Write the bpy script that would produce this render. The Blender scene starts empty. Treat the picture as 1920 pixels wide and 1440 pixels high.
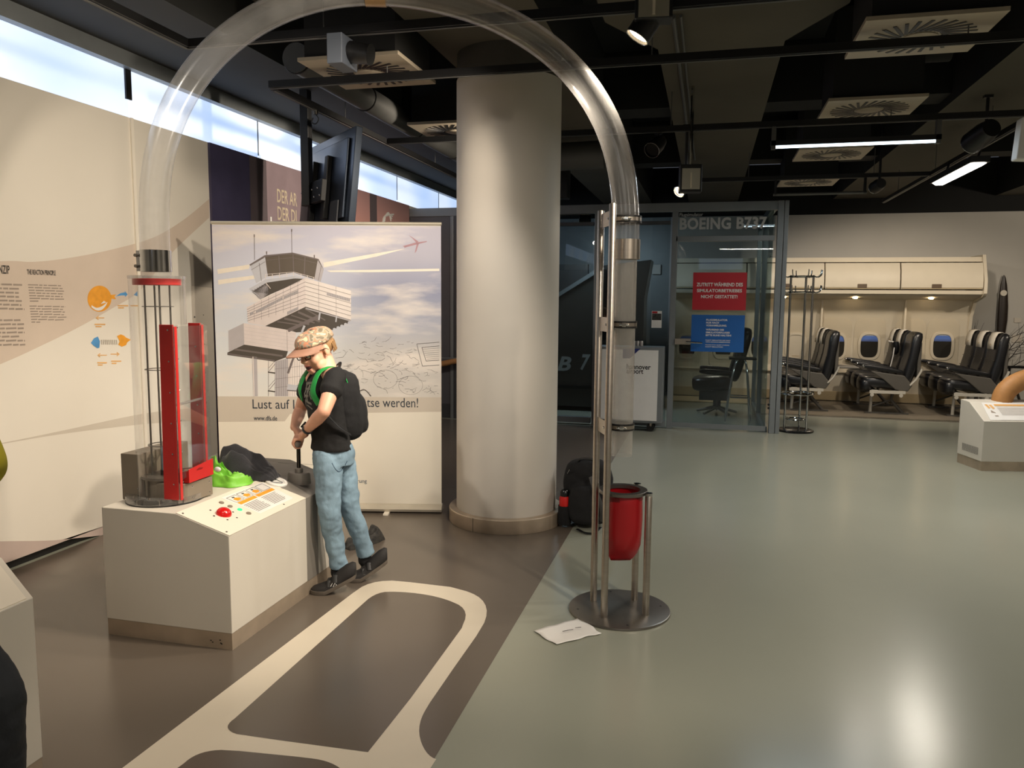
import bpy, bmesh, math, random
from mathutils import Vector, Matrix, Quaternion, noise
random.seed(7)
SC = bpy.context.scene
COL = SC.collection
PI = math.pi
V = Vector

# ---------------------------------------------------------------- camera
FPX, CX, CY, HC = 1455.0, 960.0, 720.0, 1.5
YAW, PITCH, ROLL = math.radians(14.1), math.radians(6.27), math.radians(0.45)
_f = V((-math.sin(YAW) * math.cos(PITCH), math.cos(YAW) * math.cos(PITCH), -math.sin(PITCH)))
_r0 = V((math.cos(YAW), math.sin(YAW), 0)); _u0 = _r0.cross(_f)
_r = math.cos(ROLL) * _r0 + math.sin(ROLL) * _u0
_u = -math.sin(ROLL) * _r0 + math.cos(ROLL) * _u0
cam_data = bpy.data.cameras.new('camera'); cam = bpy.data.objects.new('camera', cam_data); COL.objects.link(cam)
cam_data.sensor_fit = 'HORIZONTAL'; cam_data.sensor_width = 36.0; cam_data.lens = 36.0 * FPX / 1920.0
cam_data.clip_start = 0.05; cam_data.clip_end = 100
cam.matrix_world = Matrix(((_r.x, _u.x, -_f.x, 0), (_r.y, _u.y, -_f.y, 0), (_r.z, _u.z, -_f.z, HC), (0, 0, 0, 1)))
SC.camera = cam

# ---------------------------------------------------------------- world and exposure
wd = bpy.data.worlds.new('world'); SC.world = wd; wd.use_nodes = True
wd.node_tree.nodes['Background'].inputs[0].default_value = (0.75, 0.82, 1.0, 1)
wd.node_tree.nodes['Background'].inputs[1].default_value = 0.25
SC.view_settings.view_transform = 'Standard'; SC.view_settings.look = 'None'
SC.view_settings.gamma = 1.0; SC.view_settings.use_curve_mapping = False
SC.view_settings.exposure = 0.0
SC.cycles.use_denoising = True
SC.cycles.max_bounces = 10; SC.cycles.diffuse_bounces = 4; SC.cycles.glossy_bounces = 4
SC.cycles.transmission_bounces = 6; SC.cycles.transparent_max_bounces = 24
SC.cycles.sample_clamp_indirect = 4.0; SC.cycles.caustics_reflective = False; SC.cycles.caustics_refractive = False

# ---------------------------------------------------------------- the room's lamps and added fill lights, above and behind the view
WARM = (1.0, 0.86, 0.69); NEUT = (1.0, 0.91, 0.79); COOL = (0.80, 0.92, 1.0)
def spot(name, loc, aim, watts, angle, blend=0.6, color=WARM, size=0.05):
    d = bpy.data.lights.new(name, 'SPOT'); d.energy = watts; d.color = color
    d.spot_size = math.radians(angle); d.spot_blend = blend; d.shadow_soft_size = size
    o = bpy.data.objects.new(name, d); COL.objects.link(o); o.location = loc
    o.rotation_euler = (V(aim) - V(loc)).to_track_quat('-Z', 'Y').to_euler()
    return o
def area(name, loc, aim, watts, sx, sy, color=NEUT):
    d = bpy.data.lights.new(name, 'AREA'); d.energy = watts; d.color = color; d.shape = 'RECTANGLE'; d.size = sx; d.size_y = sy
    o = bpy.data.objects.new(name, d); COL.objects.link(o); o.location = loc
    o.rotation_euler = (V(aim) - V(loc)).to_track_quat('-Z', 'Y').to_euler()
    return o
# spotlights on the tracks that light the left wall, the exhibit, the banner and the floor; those for mural and pillar are added
spot('wall_spot', (-0.9, 2.85, 2.72), (-3.65, 3.5, 1.25), 160, 100, 1.0)
spot('wall_spot', (-0.9, 4.0, 2.72), (-3.65, 4.7, 1.2), 115, 95, 1.0)
spot('mural_fill_spot', (-1.2, 6.0, 2.72), (-3.65, 6.9, 1.9), 230, 120, 1.0)  # added to brighten the mural, no fixture there
spot('exhibit_spot', (0.35, 3.0, 2.7), (-2.0, 3.5, 0.7), 270, 50)
spot('banner_spot', (-0.2, 2.6, 2.7), (-2.4, 4.9, 0.8), 160, 48, color=NEUT)
spot('pillar_fill_spot', (-2.4, 1.6, 2.7), (-1.38, 5.0, 1.15), 122, 50, 0.8, color=NEUT)  # added to light the pillar evenly from the left, no fixture there
spot('stand_spot', (1.3, 1.6, 2.7), (-0.3, 3.8, 0.4), 120, 50)
spot('floor_spot', (-1.3, 1.5, 2.72), (-1.6, 2.0, 0.0), 90, 82)
spot('floor_spot', (3.3, 4.9, 2.75), (2.2, 4.0, 0.0), 150, 100, color=NEUT)
spot('floor_spot', (1.9, 1.0, 2.75), (1.5, 2.0, 0.0), 90, 100, color=NEUT)
spot('floor_spot', (1.5, 7.4, 2.75), (1.2, 7.2, 0.0), 110, 120, color=NEUT)
spot('seat_spot', (1.0, 9.9, 2.72), (1.8, 12.0, 0.7), 98, 95)
spot('seat_spot', (2.6, 9.7, 2.72), (2.7, 12.0, 0.6), 98, 95)
spot('wall_spot', (5.2, 9.5, 2.72), (4.6, 12.3, 1.4), 110, 90)
area('hall_fill', (4.5, -2.0, 2.9), (4.5, -2.0, 0), 60, 1.5, 0.3)  # hall area lights: added unseen fill, without fixtures
area('hall_fill', (1.0, -4.0, 2.9), (1.0, -4.0, 0), 85, 1.5, 0.3)
area('hall_fill', (5.0, 4.0, 2.9), (5.0, 4.0, 0), 50, 1.5, 0.3)
area('booth_light', (-1.6, 10.2, 2.45), (-1.6, 10.9, 0), 30, 0.8, 0.4, COOL)

# ---------------------------------------------------------------- points of the place
def ray(px, py):
    return _f + _r * ((px - CX) / FPX) + _u * ((CY - py) / FPX)
CAM = V((0, 0, HC))
def at(px, py, axis, val):
    d = ray(px, py); return CAM + d * ((val - CAM[axis]) / d[axis])
def gp(px, py, z=0.0):
    return at(px, py, 2, z)
def onplane(px, py, o, n):
    d = ray(px, py); o = V(o); n = V(n); return CAM + d * ((o - CAM).dot(n) / d.dot(n))

# ---------------------------------------------------------------- materials
def lin(c):
    o = []
    for x in c:
        x /= 255.0
        o.append(x / 12.92 if x <= 0.04045 else ((x + 0.055) / 1.055) ** 2.4)
    return (*o, 1.0)
def mat(name, rgb, rough=0.5, metal=0.0, var=0.06, scale=8.0, bump=0.0, bscale=60.0, spec=0.5, coat=0.0, emit=0.0, ecol=None, stretch=None, sheen=0.0):
    m = bpy.data.materials.new(name); m.use_nodes = True
    nt = m.node_tree; b = nt.nodes['Principled BSDF']
    c = lin(rgb)
    b.inputs['Roughness'].default_value = rough; b.inputs['Metallic'].default_value = metal
    b.inputs['Specular IOR Level'].default_value = spec; b.inputs['Coat Weight'].default_value = coat
    if sheen: b.inputs['Sheen Weight'].default_value = sheen
    tc = nt.nodes.new('ShaderNodeTexCoord'); src = tc.outputs['Object']
    if stretch:
        mp = nt.nodes.new('ShaderNodeMapping'); mp.inputs['Scale'].default_value = stretch
        nt.links.new(src, mp.inputs['Vector']); src = mp.outputs['Vector']
    nz = nt.nodes.new('ShaderNodeTexNoise'); nz.inputs['Scale'].default_value = scale; nz.inputs['Detail'].default_value = 4
    nt.links.new(src, nz.inputs['Vector'])
    rp = nt.nodes.new('ShaderNodeValToRGB')
    rp.color_ramp.elements[0].position = 0.3; rp.color_ramp.elements[1].position = 0.7
    rp.color_ramp.elements[0].color = (*[x * (1 - var) for x in c[:3]], 1)
    rp.color_ramp.elements[1].color = (*[min(1, x * (1 + var)) for x in c[:3]], 1)
    nt.links.new(nz.outputs['Fac'], rp.inputs['Fac']); nt.links.new(rp.outputs['Color'], b.inputs['Base Color'])
    if bump:
        n2 = nt.nodes.new('ShaderNodeTexNoise'); n2.inputs['Scale'].default_value = bscale; n2.inputs['Detail'].default_value = 3
        nt.links.new(src, n2.inputs['Vector'])
        bp = nt.nodes.new('ShaderNodeBump'); bp.inputs['Strength'].default_value = bump; bp.inputs['Distance'].default_value = 0.01
        nt.links.new(n2.outputs['Fac'], bp.inputs['Height']); nt.links.new(bp.outputs['Normal'], b.inputs['Normal'])
    if emit:
        b.inputs['Emission Color'].default_value = lin(ecol or rgb); b.inputs['Emission Strength'].default_value = emit
    return m
def mat_clear(name, tint=(255, 255, 255), base=0.03, edge=0.45, haze=0.0, rough=0.05, hazecol=(225, 225, 222), hscale=6.0):
    """thin clear sheet: see-through, with reflections towards the edges and a little frosting"""
    m = bpy.data.materials.new(name); m.use_nodes = True
    nt = m.node_tree; nt.nodes.clear(); L = nt.links.new
    out = nt.nodes.new('ShaderNodeOutputMaterial')
    tr = nt.nodes.new('ShaderNodeBsdfTransparent'); tr.inputs[0].default_value = lin(tint)
    gl = nt.nodes.new('ShaderNodeBsdfGlossy'); gl.inputs['Roughness'].default_value = rough
    lw = nt.nodes.new('ShaderNodeLayerWeight'); lw.inputs['Blend'].default_value = 0.35
    mr = nt.nodes.new('ShaderNodeMapRange'); mr.inputs['To Min'].default_value = base; mr.inputs['To Max'].default_value = edge
    L(lw.outputs['Facing'], mr.inputs['Value'])
    mx = nt.nodes.new('ShaderNodeMixShader'); L(mr.outputs[0], mx.inputs[0]); L(tr.outputs[0], mx.inputs[1]); L(gl.outputs[0], mx.inputs[2])
    last = mx.outputs[0]
    if haze:
        df = nt.nodes.new('ShaderNodeBsdfDiffuse'); df.inputs[0].default_value = lin(hazecol)
        tl = nt.nodes.new('ShaderNodeBsdfTranslucent'); tl.inputs[0].default_value = lin(hazecol)
        ad = nt.nodes.new('ShaderNodeMixShader'); L(df.outputs[0], ad.inputs[1]); L(tl.outputs[0], ad.inputs[2])
        tc = nt.nodes.new('ShaderNodeTexCoord')
        nz = nt.nodes.new('ShaderNodeTexNoise'); nz.inputs['Scale'].default_value = hscale; nz.inputs['Detail'].default_value = 8; nz.inputs['Roughness'].default_value = 0.7
        L(tc.outputs['Object'], nz.inputs['Vector'])
        m2 = nt.nodes.new('ShaderNodeMapRange'); m2.inputs['From Min'].default_value = 0.3; m2.inputs['From Max'].default_value = 0.7
        m2.inputs['To Min'].default_value = haze * 0.5; m2.inputs['To Max'].default_value = haze * 1.5
        L(nz.outputs['Fac'], m2.inputs['Value'])
        m3 = nt.nodes.new('ShaderNodeMixShader'); L(m2.outputs[0], m3.inputs[0]); L(last, m3.inputs[1]); L(ad.outputs[0], m3.inputs[2]); last = m3.outputs[0]
    L(last, out.inputs[0])
    return m
def mat_emit(name, rgb, strength):
    m = bpy.data.materials.new(name); m.use_nodes = True
    nt = m.node_tree; b = nt.nodes['Principled BSDF']
    b.inputs['Base Color'].default_value = lin(rgb); b.inputs['Emission Color'].default_value = lin(rgb)
    b.inputs['Emission Strength'].default_value = strength
    return m
M = {}
M['wall'] = mat('painted_wall', (230, 224, 212), 0.6, var=0.02, scale=1.5)
M['wall_beige'] = mat('print_beige', (212, 196, 180), 0.6, var=0.02)
M['wall_beige2'] = mat('print_rose_beige', (196, 178, 170), 0.6, var=0.02)
M['wall_grey'] = mat('print_light_grey', (205, 196, 182), 0.6, var=0.02)
M['wall_grey2'] = mat('print_grey', (172, 164, 152), 0.6, var=0.03)
M['wall_pale'] = mat('print_pale', (243, 236, 222), 0.6, var=0.02)
M['white_wall'] = mat('white_plaster', (196, 192, 184), 0.7, var=0.03, scale=2)
M['ink'] = mat('print_ink', (70, 66, 62), 0.6)
M['ink_soft'] = mat('print_small_text', (156, 143, 131), 0.6)
M['orange'] = mat('print_orange', (234, 160, 45), 0.55, var=0.08, scale=30)
M['orange_pale'] = mat('print_pale_orange', (226, 176, 110), 0.55)
M['blue_print'] = mat('print_blue', (84, 150, 205), 0.55, var=0.2, scale=12)
M['p_night'] = mat('print_night_blue', (72, 68, 96), 0.5, var=0.1)
M['p_brown'] = mat('print_dark_brown', (96, 86, 90), 0.5, var=0.05)
M['p_mauve'] = mat('print_mauve', (146, 128, 134), 0.5, var=0.05)
M['p_letter'] = mat('print_cream_letters', (205, 190, 165), 0.5)
M['floor'] = mat('grey_green_resin_floor', (150, 152, 138), 0.23, var=0.05, scale=0.7, bump=0.02, bscale=3, spec=0.45)
M['floor_dark'] = mat('brown_grey_resin_floor', (98, 89, 80), 0.24, var=0.05, scale=1.0, bump=0.02, bscale=4, spec=0.4)
M['floor_white'] = mat('cream_floor_marking', (212, 202, 184), 0.3, var=0.03, scale=2.0, spec=0.4)
M['black_ceiling'] = mat('black_paint_and_shade', (17, 17, 16), 0.8, var=0.2, scale=2)
M['concrete'] = mat('dark_concrete', (84, 79, 68), 0.85, var=0.12, scale=1.2, bump=0.2, bscale=9)
M['beam'] = mat('charcoal_beam', (52, 53, 52), 0.75, var=0.1, scale=3)
M['grey_trim'] = mat('grey_aluminium_trim', (135, 140, 142), 0.45, 0.2, var=0.06)
M['window'] = None
M['steel'] = mat('brushed_steel', (176, 168, 158), 0.33, 1.0, var=0.06, scale=4, stretch=(1, 1, 18))
M['steel_base'] = mat('worn_steel', (186, 170, 150), 0.4, 0.5, var=0.15, scale=7, bump=0.03)
M['dark_steel'] = mat('dark_polished_steel', (128, 124, 118), 0.34, 0.85, var=0.1, scale=5)
M['chrome'] = mat('chrome', (205, 205, 205), 0.1, 1.0, var=0.03)
M['col_white'] = mat('pillar_white', (205, 198, 188), 0.55, var=0.02, scale=2)
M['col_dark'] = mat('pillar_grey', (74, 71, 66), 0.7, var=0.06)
M['console_white'] = mat('console_white', (214, 208, 196), 0.45, var=0.02, scale=3)
M['console_panel'] = mat('console_panel_brightened', (232, 224, 208), 0.45, var=0.02, scale=3)  # lighter than the body so that the top looks more brightly lit
M['console_grey'] = mat('console_grey', (128, 123, 116), 0.5, var=0.05)
M['cyl_grey'] = mat('grey_coated_metal', (140, 129, 114), 0.4, 0.1, var=0.06)
M['black'] = mat('black_metal', (16, 16, 17), 0.45, var=0.1)
M['black_gloss'] = mat('black_plastic', (14, 15, 17), 0.22, var=0.1)
M['black_matte'] = mat('black_fabric', (20, 20, 22), 0.9, var=0.2, scale=40, bump=0.2, bscale=220)
M['red'] = mat('red_acrylic', (196, 44, 42), 0.3, var=0.05, spec=0.5)
M['red_bag'] = mat('red_vinyl', (165, 14, 24), 0.42, var=0.08, scale=5, bump=0.08, bscale=14)
M['acrylic'] = mat_clear('clear_acrylic', base=0.03, edge=0.42, haze=0.03, rough=0.04)
M['tube'] = mat_clear('scratched_acrylic_tube', base=0.04, edge=0.45, haze=0.095, rough=0.16, hazecol=(225, 224, 222), hscale=4)
M['tube_frost'] = mat_clear('frosted_acrylic_tube', base=0.05, edge=0.45, haze=0.2, rough=0.2, hazecol=(215, 212, 205), hscale=2)
M['glass'] = mat_clear('booth_glass', tint=(222, 230, 232), base=0.03, edge=0.4, rough=0.01)
M['alu'] = mat('grey_aluminium', (128, 133, 136), 0.4, 0.35, var=0.04)
M['alu_dark'] = mat('dark_grey_aluminium', (74, 76, 80), 0.4, 0.3, var=0.05)
M['panel_grey'] = mat('grey_lacquer_panel', (92, 92, 98), 0.45, 0.1, var=0.03)
M['letter_grey'] = mat('etched_letter_grey', (178, 180, 180), 0.6)
M['sign_red'] = mat('sign_red', (186, 30, 44), 0.5, var=0.03)
M['sign_blue'] = mat('sign_blue', (18, 92, 168), 0.5, var=0.03)
M['white'] = mat('white_print', (232, 230, 226), 0.6, var=0.02)
M['duct'] = mat('galvanised_duct', (100, 100, 98), 0.5, 0.5, var=0.08, scale=5)
M['vent'] = mat('vent_white_metal', (178, 166, 146), 0.5, 0.2, var=0.05)
M['lamp_warm'] = mat_emit('lamp_warm_lens', (255, 226, 180), 30.0)
M['lamp_white'] = mat_emit('lamp_white_diffuser', (255, 246, 232), 9.0)
M['lamp_cool'] = mat_emit('lamp_cool_tube', (225, 245, 255), 5.0)

# ---------------------------------------------------------------- mesh building
def base_of(o):
    v = V((0, 0, 0))
    while o is not None:
        v += o.location; o = o.parent
    return v
class MB:
    def __init__(s): s.v = []; s.f = []; s.m = []
    def add(s, vs, fs, mi=0):
        n = len(s.v); s.v += [V(p) for p in vs]; s.f += [tuple(i + n for i in f) for f in fs]; s.m += [mi] * len(fs); return s
    def box(s, lo, hi, mi=0):
        x0, y0, z0 = lo; x1, y1, z1 = hi
        if x0 > x1: x0, x1 = x1, x0
        if y0 > y1: y0, y1 = y1, y0
        if z0 > z1: z0, z1 = z1, z0
        return s.add([(x0, y0, z0), (x1, y0, z0), (x1, y1, z0), (x0, y1, z0), (x0, y0, z1), (x1, y0, z1), (x1, y1, z1), (x0, y1, z1)],
                     [(0, 3, 2, 1), (4, 5, 6, 7), (0, 1, 5, 4), (1, 2, 6, 5), (2, 3, 7, 6), (3, 0, 4, 7)], mi)
    def obox(s, c, size, x=(1, 0, 0), y=None, z=(0, 0, 1), mi=0):
        c = V(c); z = V(z).normalized(); x = V(x); x = (x - z * x.dot(z)).normalized(); y = z.cross(x)
        a, b, d = [t / 2 for t in size]
        vs = [c + x * i * a + y * j * b + z * k * d for k in (-1, 1) for i, j in ((-1, -1), (1, -1), (1, 1), (-1, 1))]
        return s.add(vs, [(0, 3, 2, 1), (4, 5, 6, 7), (0, 1, 5, 4), (1, 2, 6, 5), (2, 3, 7, 6), (3, 0, 4, 7)], mi)
    def bar(s, a, b, w, h, up=(0, 0, 1), mi=0):
        a = V(a); b = V(b); d = b - a
        return s.obox((a + b) / 2, (w, h, d.length), x=V(up).cross(d) if abs(V(up).cross(d).length) > 1e-6 else (1, 0, 0), z=d, mi=mi)
    def prism(s, poly, vec, mi=0):
        poly = [V(p) for p in poly]; vec = V(vec); n = len(poly)
        nrm = V((0, 0, 0))
        for i in range(n): nrm += poly[i].cross(poly[(i + 1) % n])
        if nrm.dot(vec) < 0: poly = poly[::-1]
        vs = poly + [p + vec for p in poly]
        return s.add(vs, [tuple(range(n))[::-1], tuple(range(n, 2 * n))] + [(i, (i + 1) % n, n + (i + 1) % n, n + i) for i in range(n)], mi)
    def face(s, poly, mi=0):
        return s.add(poly, [tuple(range(len(poly)))], mi)
    def tube(s, pts, r, n=12, closed=False, cap=True, mi=0, flat=1.0, up=None, twist=0.0):
        pts = [V(p) for p in pts]; k = len(pts)
        rs = r if isinstance(r, (list, tuple)) else [r] * k
        T = []
        for i in range(k):
            a = pts[(i - 1) % k] if (closed or i > 0) else pts[i]; b = pts[(i + 1) % k] if (closed or i < k - 1) else pts[i]
            d = b - a; T.append(d.normalized() if d.length > 1e-9 else V((0, 0, 1)))
        u = V(up) if up is not None else (V((0, 0, 1)) if abs(T[0].z) < 0.9 else V((1, 0, 0)))
        vs = []
        for i in range(k):
            u = u - T[i] * u.dot(T[i])
            u = u.normalized() if u.length > 1e-6 else T[i].orthogonal().normalized()
            w = T[i].cross(u)
            ri = rs[i]; ra, rb = ri if isinstance(ri, (list, tuple)) else (ri * flat, ri)
            for j in range(n):
                t = 2 * PI * j / n + twist; vs.append(pts[i] + u * math.cos(t) * ra + w * math.sin(t) * rb)
        fs = []
        for i in range(k if closed else k - 1):
            for j in range(n):
                a = i * n + j; b = i * n + (j + 1) % n; c = ((i + 1) % k) * n + (j + 1) % n; d = ((i + 1) % k) * n + j
                fs.append((a, b, c, d))
        if cap and not closed:
            fs.append(tuple(range(n))[::-1]); fs.append(tuple(range((k - 1) * n, k * n)))
        return s.add(vs, fs, mi)
    def cyl(s, p0, p1, r0, r1=None, n=20, mi=0, cap=True):
        return s.tube([p0, p1], [r0, r0 if r1 is None else r1], n=n, cap=cap, mi=mi)
    def lathe(s, prof, c=(0, 0, 0), n=40, axis=(0, 0, 1), mi=0, closed=False):
        c = V(c); ax = V(axis).normalized(); u = ax.orthogonal().normalized(); w = ax.cross(u)
        vs = []; k = len(prof)
        for r, z in prof:
            r = max(r, 1e-5)
            for j in range(n):
                t = 2 * PI * j / n; vs.append(c + ax * z + (u * math.cos(t) + w * math.sin(t)) * r)
        fs = []
        for i in range(k if closed else k - 1):
            for j in range(n):
                i2 = (i + 1) % k
                fs.append((i * n + j, i * n + (j + 1) % n, i2 * n + (j + 1) % n, i2 * n + j))
        if not closed:
            fs.append(tuple(range(n))[::-1]); fs.append(tuple(range((k - 1) * n, k * n)))
        return s.add(vs, fs, mi)
    def ell(s, c, rad, rot=None, n=20, m=12, mi=0):
        c = V(c); rad = (rad,) * 3 if not isinstance(rad, (list, tuple)) else rad
        vs = []; 
        for i in range(1, m):
            a = PI * i / m
            for j in range(n):
                b = 2 * PI * j / n
                p = V((rad[0] * math.sin(a) * math.cos(b), rad[1] * math.sin(a) * math.sin(b), rad[2] * math.cos(a)))
                vs.append(c + (rot @ p if rot is not None else p))
        top = V((0, 0, rad[2])); bot = -top
        vs += [c + (rot @ top if rot is not None else top), c + (rot @ bot if rot is not None else bot)]
        fs = []
        for i in range(m - 2):
            for j in range(n):
                fs.append((i * n + j, (i + 1) * n + j, (i + 1) * n + (j + 1) % n, i * n + (j + 1) % n))
        t = (m - 1) * n
        for j in range(n):
            fs.append((t, j, (j + 1) % n)); fs.append((t + 1, (m - 2) * n + (j + 1) % n, (m - 2) * n + j))
        return s.add(vs, fs, mi)
    def cap(s, p0, p1, r0, r1=None, n=14, mi=0):
        """capsule: two balls and the tapering piece between them"""
        r1 = r0 if r1 is None else r1
        p0 = V(p0); p1 = V(p1); s.ell(p0, r0, n=n, m=8, mi=mi); s.ell(p1, r1, n=n, m=8, mi=mi)
        return s.cyl(p0, p1, r0, r1, n=n, mi=mi)
    def chain(s, pts, rs, n=14, mi=0):
        for i in range(len(pts) - 1): s.cap(pts[i], pts[i + 1], rs[i], rs[i + 1], n, mi)
        return s
    def loft(s, secs, mi=0, cap=True):
        n = len(secs[0]); vs = [p for q in secs for p in q]; fs = []
        for i in range(len(secs) - 1):
            for j in range(n):
                fs.append((i * n + j, i * n + (j + 1) % n, (i + 1) * n + (j + 1) % n, (i + 1) * n + j))
        if cap: fs += [tuple(range(n))[::-1], tuple(range((len(secs) - 1) * n, len(secs) * n))]
        return s.add(vs, fs, mi)
    def mesh(s, name, mats, off=V((0, 0, 0)), smooth=35):
        me = bpy.data.meshes.new(name)
        me.from_pydata([tuple(p - off) for p in s.v], [], s.f)
        for m in (mats if isinstance(mats, (list, tuple)) else [mats]): me.materials.append(m)
        me.polygons.foreach_set('material_index', s.m)
        bm = bmesh.new(); bm.from_mesh(me); bmesh.ops.recalc_face_normals(bm, faces=bm.faces); bm.to_mesh(me); bm.free()
        if smooth:
            me.polygons.foreach_set('use_smooth', [True] * len(me.polygons)); me.set_sharp_from_angle(angle=math.radians(smooth))
        me.update(); return me
    def build(s, name, mats, parent=None, smooth=35, bevel=0.0, seg=2, kind=None, label=None, cat=None, group=None, keep=False, sub=0):
        if parent is not None: off = base_of(parent)
        elif keep: off = V((0, 0, 0))
        else:
            lo = [min(p[i] for p in s.v) for i in range(3)]; hi = [max(p[i] for p in s.v) for i in range(3)]
            off = V(((lo[0] + hi[0]) / 2, (lo[1] + hi[1]) / 2, lo[2]))
        me = s.mesh(name, mats, off, smooth)
        o = bpy.data.objects.new(name, me); COL.objects.link(o)
        if parent is not None: o.parent = parent
        else: o.location = off
        if bevel:
            b = o.modifiers.new('bevel', 'BEVEL'); b.width = bevel; b.segments = seg; b.limit_method = 'ANGLE'; b.angle_limit = math.radians(40); b.harden_normals = False
        if sub:
            b = o.modifiers.new('subsurf', 'SUBSURF'); b.levels = sub; b.render_levels = sub
        tag(o, label, cat, group, kind); return o
def tag(o, label=None, cat=None, group=None, kind=None):
    if label: o['label'] = label
    if cat: o['category'] = cat
    if group: o['group'] = group
    if kind: o['kind'] = kind
    return o
def thing(name, label, cat, loc=(0, 0, 0), group=None, kind=None):
    o = bpy.data.objects.new(name, None); COL.objects.link(o); o.location = loc; o.empty_display_size = 0.1
    return tag(o, label, cat, group, kind)
def copy_tree(o, loc=None, label=None, rotz=None, parent=None):
    c = o.copy(); COL.objects.link(c)
    if parent is not None: c.parent = parent
    if loc is not None: c.location = loc
    if rotz is not None: c.rotation_euler = (0, 0, rotz)
    if label: c['label'] = label
    for ch in list(o.children): copy_tree(ch, parent=c)
    return c
def bake(o):
    """freeze an object's modifiers into its mesh"""
    dg = bpy.context.evaluated_depsgraph_get(); dg.update()
    me = bpy.data.meshes.new_from_object(o.evaluated_get(dg), depsgraph=dg)
    old = o.data; mats = [m for m in old.materials]
    o.modifiers.clear(); o.data = me; bpy.data.meshes.remove(old)
    if not me.materials:
        for m in mats: me.materials.append(m)
    me.polygons.foreach_set('use_smooth', [True] * len(me.polygons)); me.update()
    return o
def organic(name, mb, m, parent, voxel=0.006, smooth=6, wrinkle=0.0, wsize=0.05, **kw):
    """one continuous skin grown over overlapping volumes"""
    o = mb.build(name, m, parent, smooth=0, **kw)
    r = o.modifiers.new('skin', 'REMESH'); r.mode = 'VOXEL'; r.voxel_size = voxel
    if smooth:
        q = o.modifiers.new('smooth', 'SMOOTH'); q.factor = 0.5; q.iterations = smooth
    if wrinkle:
        t = bpy.data.textures.new(name + '_folds', 'CLOUDS'); t.noise_scale = wsize; t.noise_depth = 2
        d = o.modifiers.new('folds', 'DISPLACE'); d.texture = t; d.strength = wrinkle; d.mid_level = 0.5; d.texture_coords = 'LOCAL'
        q = o.modifiers.new('smooth2', 'SMOOTH'); q.factor = 0.5; q.iterations = 2
    return bake(o)
def text_mb(mb, s, o, u, v, w=None, h=None, bold=0.0, spacing=1.0, align='LEFT', mi=0, shear=0.0, depth=0.0006, lift=0.0):
    """flat letters: lower-left corner at o, reading along u, upright along v; w/h = box to fill"""
    cu = bpy.data.curves.new('letters', 'FONT'); cu.body = s; cu.size = 1.0; cu.offset = bold; cu.space_character = spacing; cu.shear = shear
    cu.resolution_u = 3
    ob = bpy.data.objects.new('letters', cu); COL.objects.link(ob)
    dg = bpy.context.evaluated_depsgraph_get(); dg.update()
    me = bpy.data.meshes.new_from_object(ob.evaluated_get(dg))
    bpy.data.objects.remove(ob); bpy.data.curves.remove(cu)
    xs = [q.co.x for q in me.vertices]; ys = [q.co.y for q in me.vertices]
    x0, x1, y0, y1 = min(xs), max(xs), min(ys), max(ys)
    sy = (h / (y1 - y0)) if h else (w / (x1 - x0)); sx = (w / (x1 - x0)) if w else sy
    u = V(u).normalized(); v = V(v).normalized(); n = u.cross(v); o = V(o)
    sh = {'LEFT': 0, 'CENTER': -(x1 - x0) * sx / 2, 'RIGHT': -(x1 - x0) * sx}[align]
    vs = [o + u * ((q.co.x - x0) * sx + sh) + v * ((q.co.y - y0) * sy) + n * (lift + depth) for q in me.vertices]
    mb.add(vs, [tuple(p.vertices) for p in me.polygons], mi)
    bpy.data.meshes.remove(me); return mb
def bezier(p0, p1, p2, n=8):
    return [V(p0) * (1 - t) ** 2 + V(p1) * 2 * t * (1 - t) + V(p2) * t * t for t in [i / n for i in range(n + 1)]]
def spline(pts, n=6, closed=False):
    """smooth curve through 3D points (Catmull-Rom)"""
    pts = [V(p) for p in pts]; k = len(pts); out = []
    for i in range(k if closed else k - 1):
        a = pts[(i - 1) % k] if closed or i > 0 else pts[i]; b = pts[i]; c = pts[(i + 1) % k]; d = pts[(i + 2) % k] if closed or i + 2 < k else c
        for j in range(n):
            t = j / n
            out.append(0.5 * ((2 * b) + (c - a) * t + (2 * a - 5 * b + 4 * c - d) * t * t + (3 * b - a - 3 * c + d) * t ** 3))
    if not closed: out.append(pts[-1])
    return out
# ================================================================= the room
XW, YB, YC = -3.656, 9.18, 12.45          # left wall, booth front, cabin wall
X0, X1, Y0, Y1, ZC = -3.80, 7.0, -8.0, 12.9, 3.6
fl = MB().box((X0, Y0, -0.1), (X1, Y1, 0.0)).build('floor', M['floor'], kind='structure', smooth=0)
def rounded(pts, rad, n=6):
    """polygon on the floor with its corners rounded (rad: one per corner)"""
    out = []; k = len(pts)
    for i in range(k):
        p = V(pts[i]); a = V(pts[i - 1]); b = V(pts[(i + 1) % k]); r = rad[i]
        if r <= 0: out.append(p); continue
        da = (a - p).normalized(); db = (b - p).normalized()
        out += bezier(p + da * r, p, p + db * r, n)
    return out
def flat(pts, z): return [V((p[0], p[1], z)) for p in pts]
# brown painted zone along the exhibits, its right edge runs straight down the hall
MB().face(flat([(X0 + 0.15, Y0), (-0.82, Y0), (-0.82, 9.1), (X0 + 0.15, 9.1)], 0.0006)).build('brown_floor_zone', M['floor_dark'], fl, smooth=0)
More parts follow.
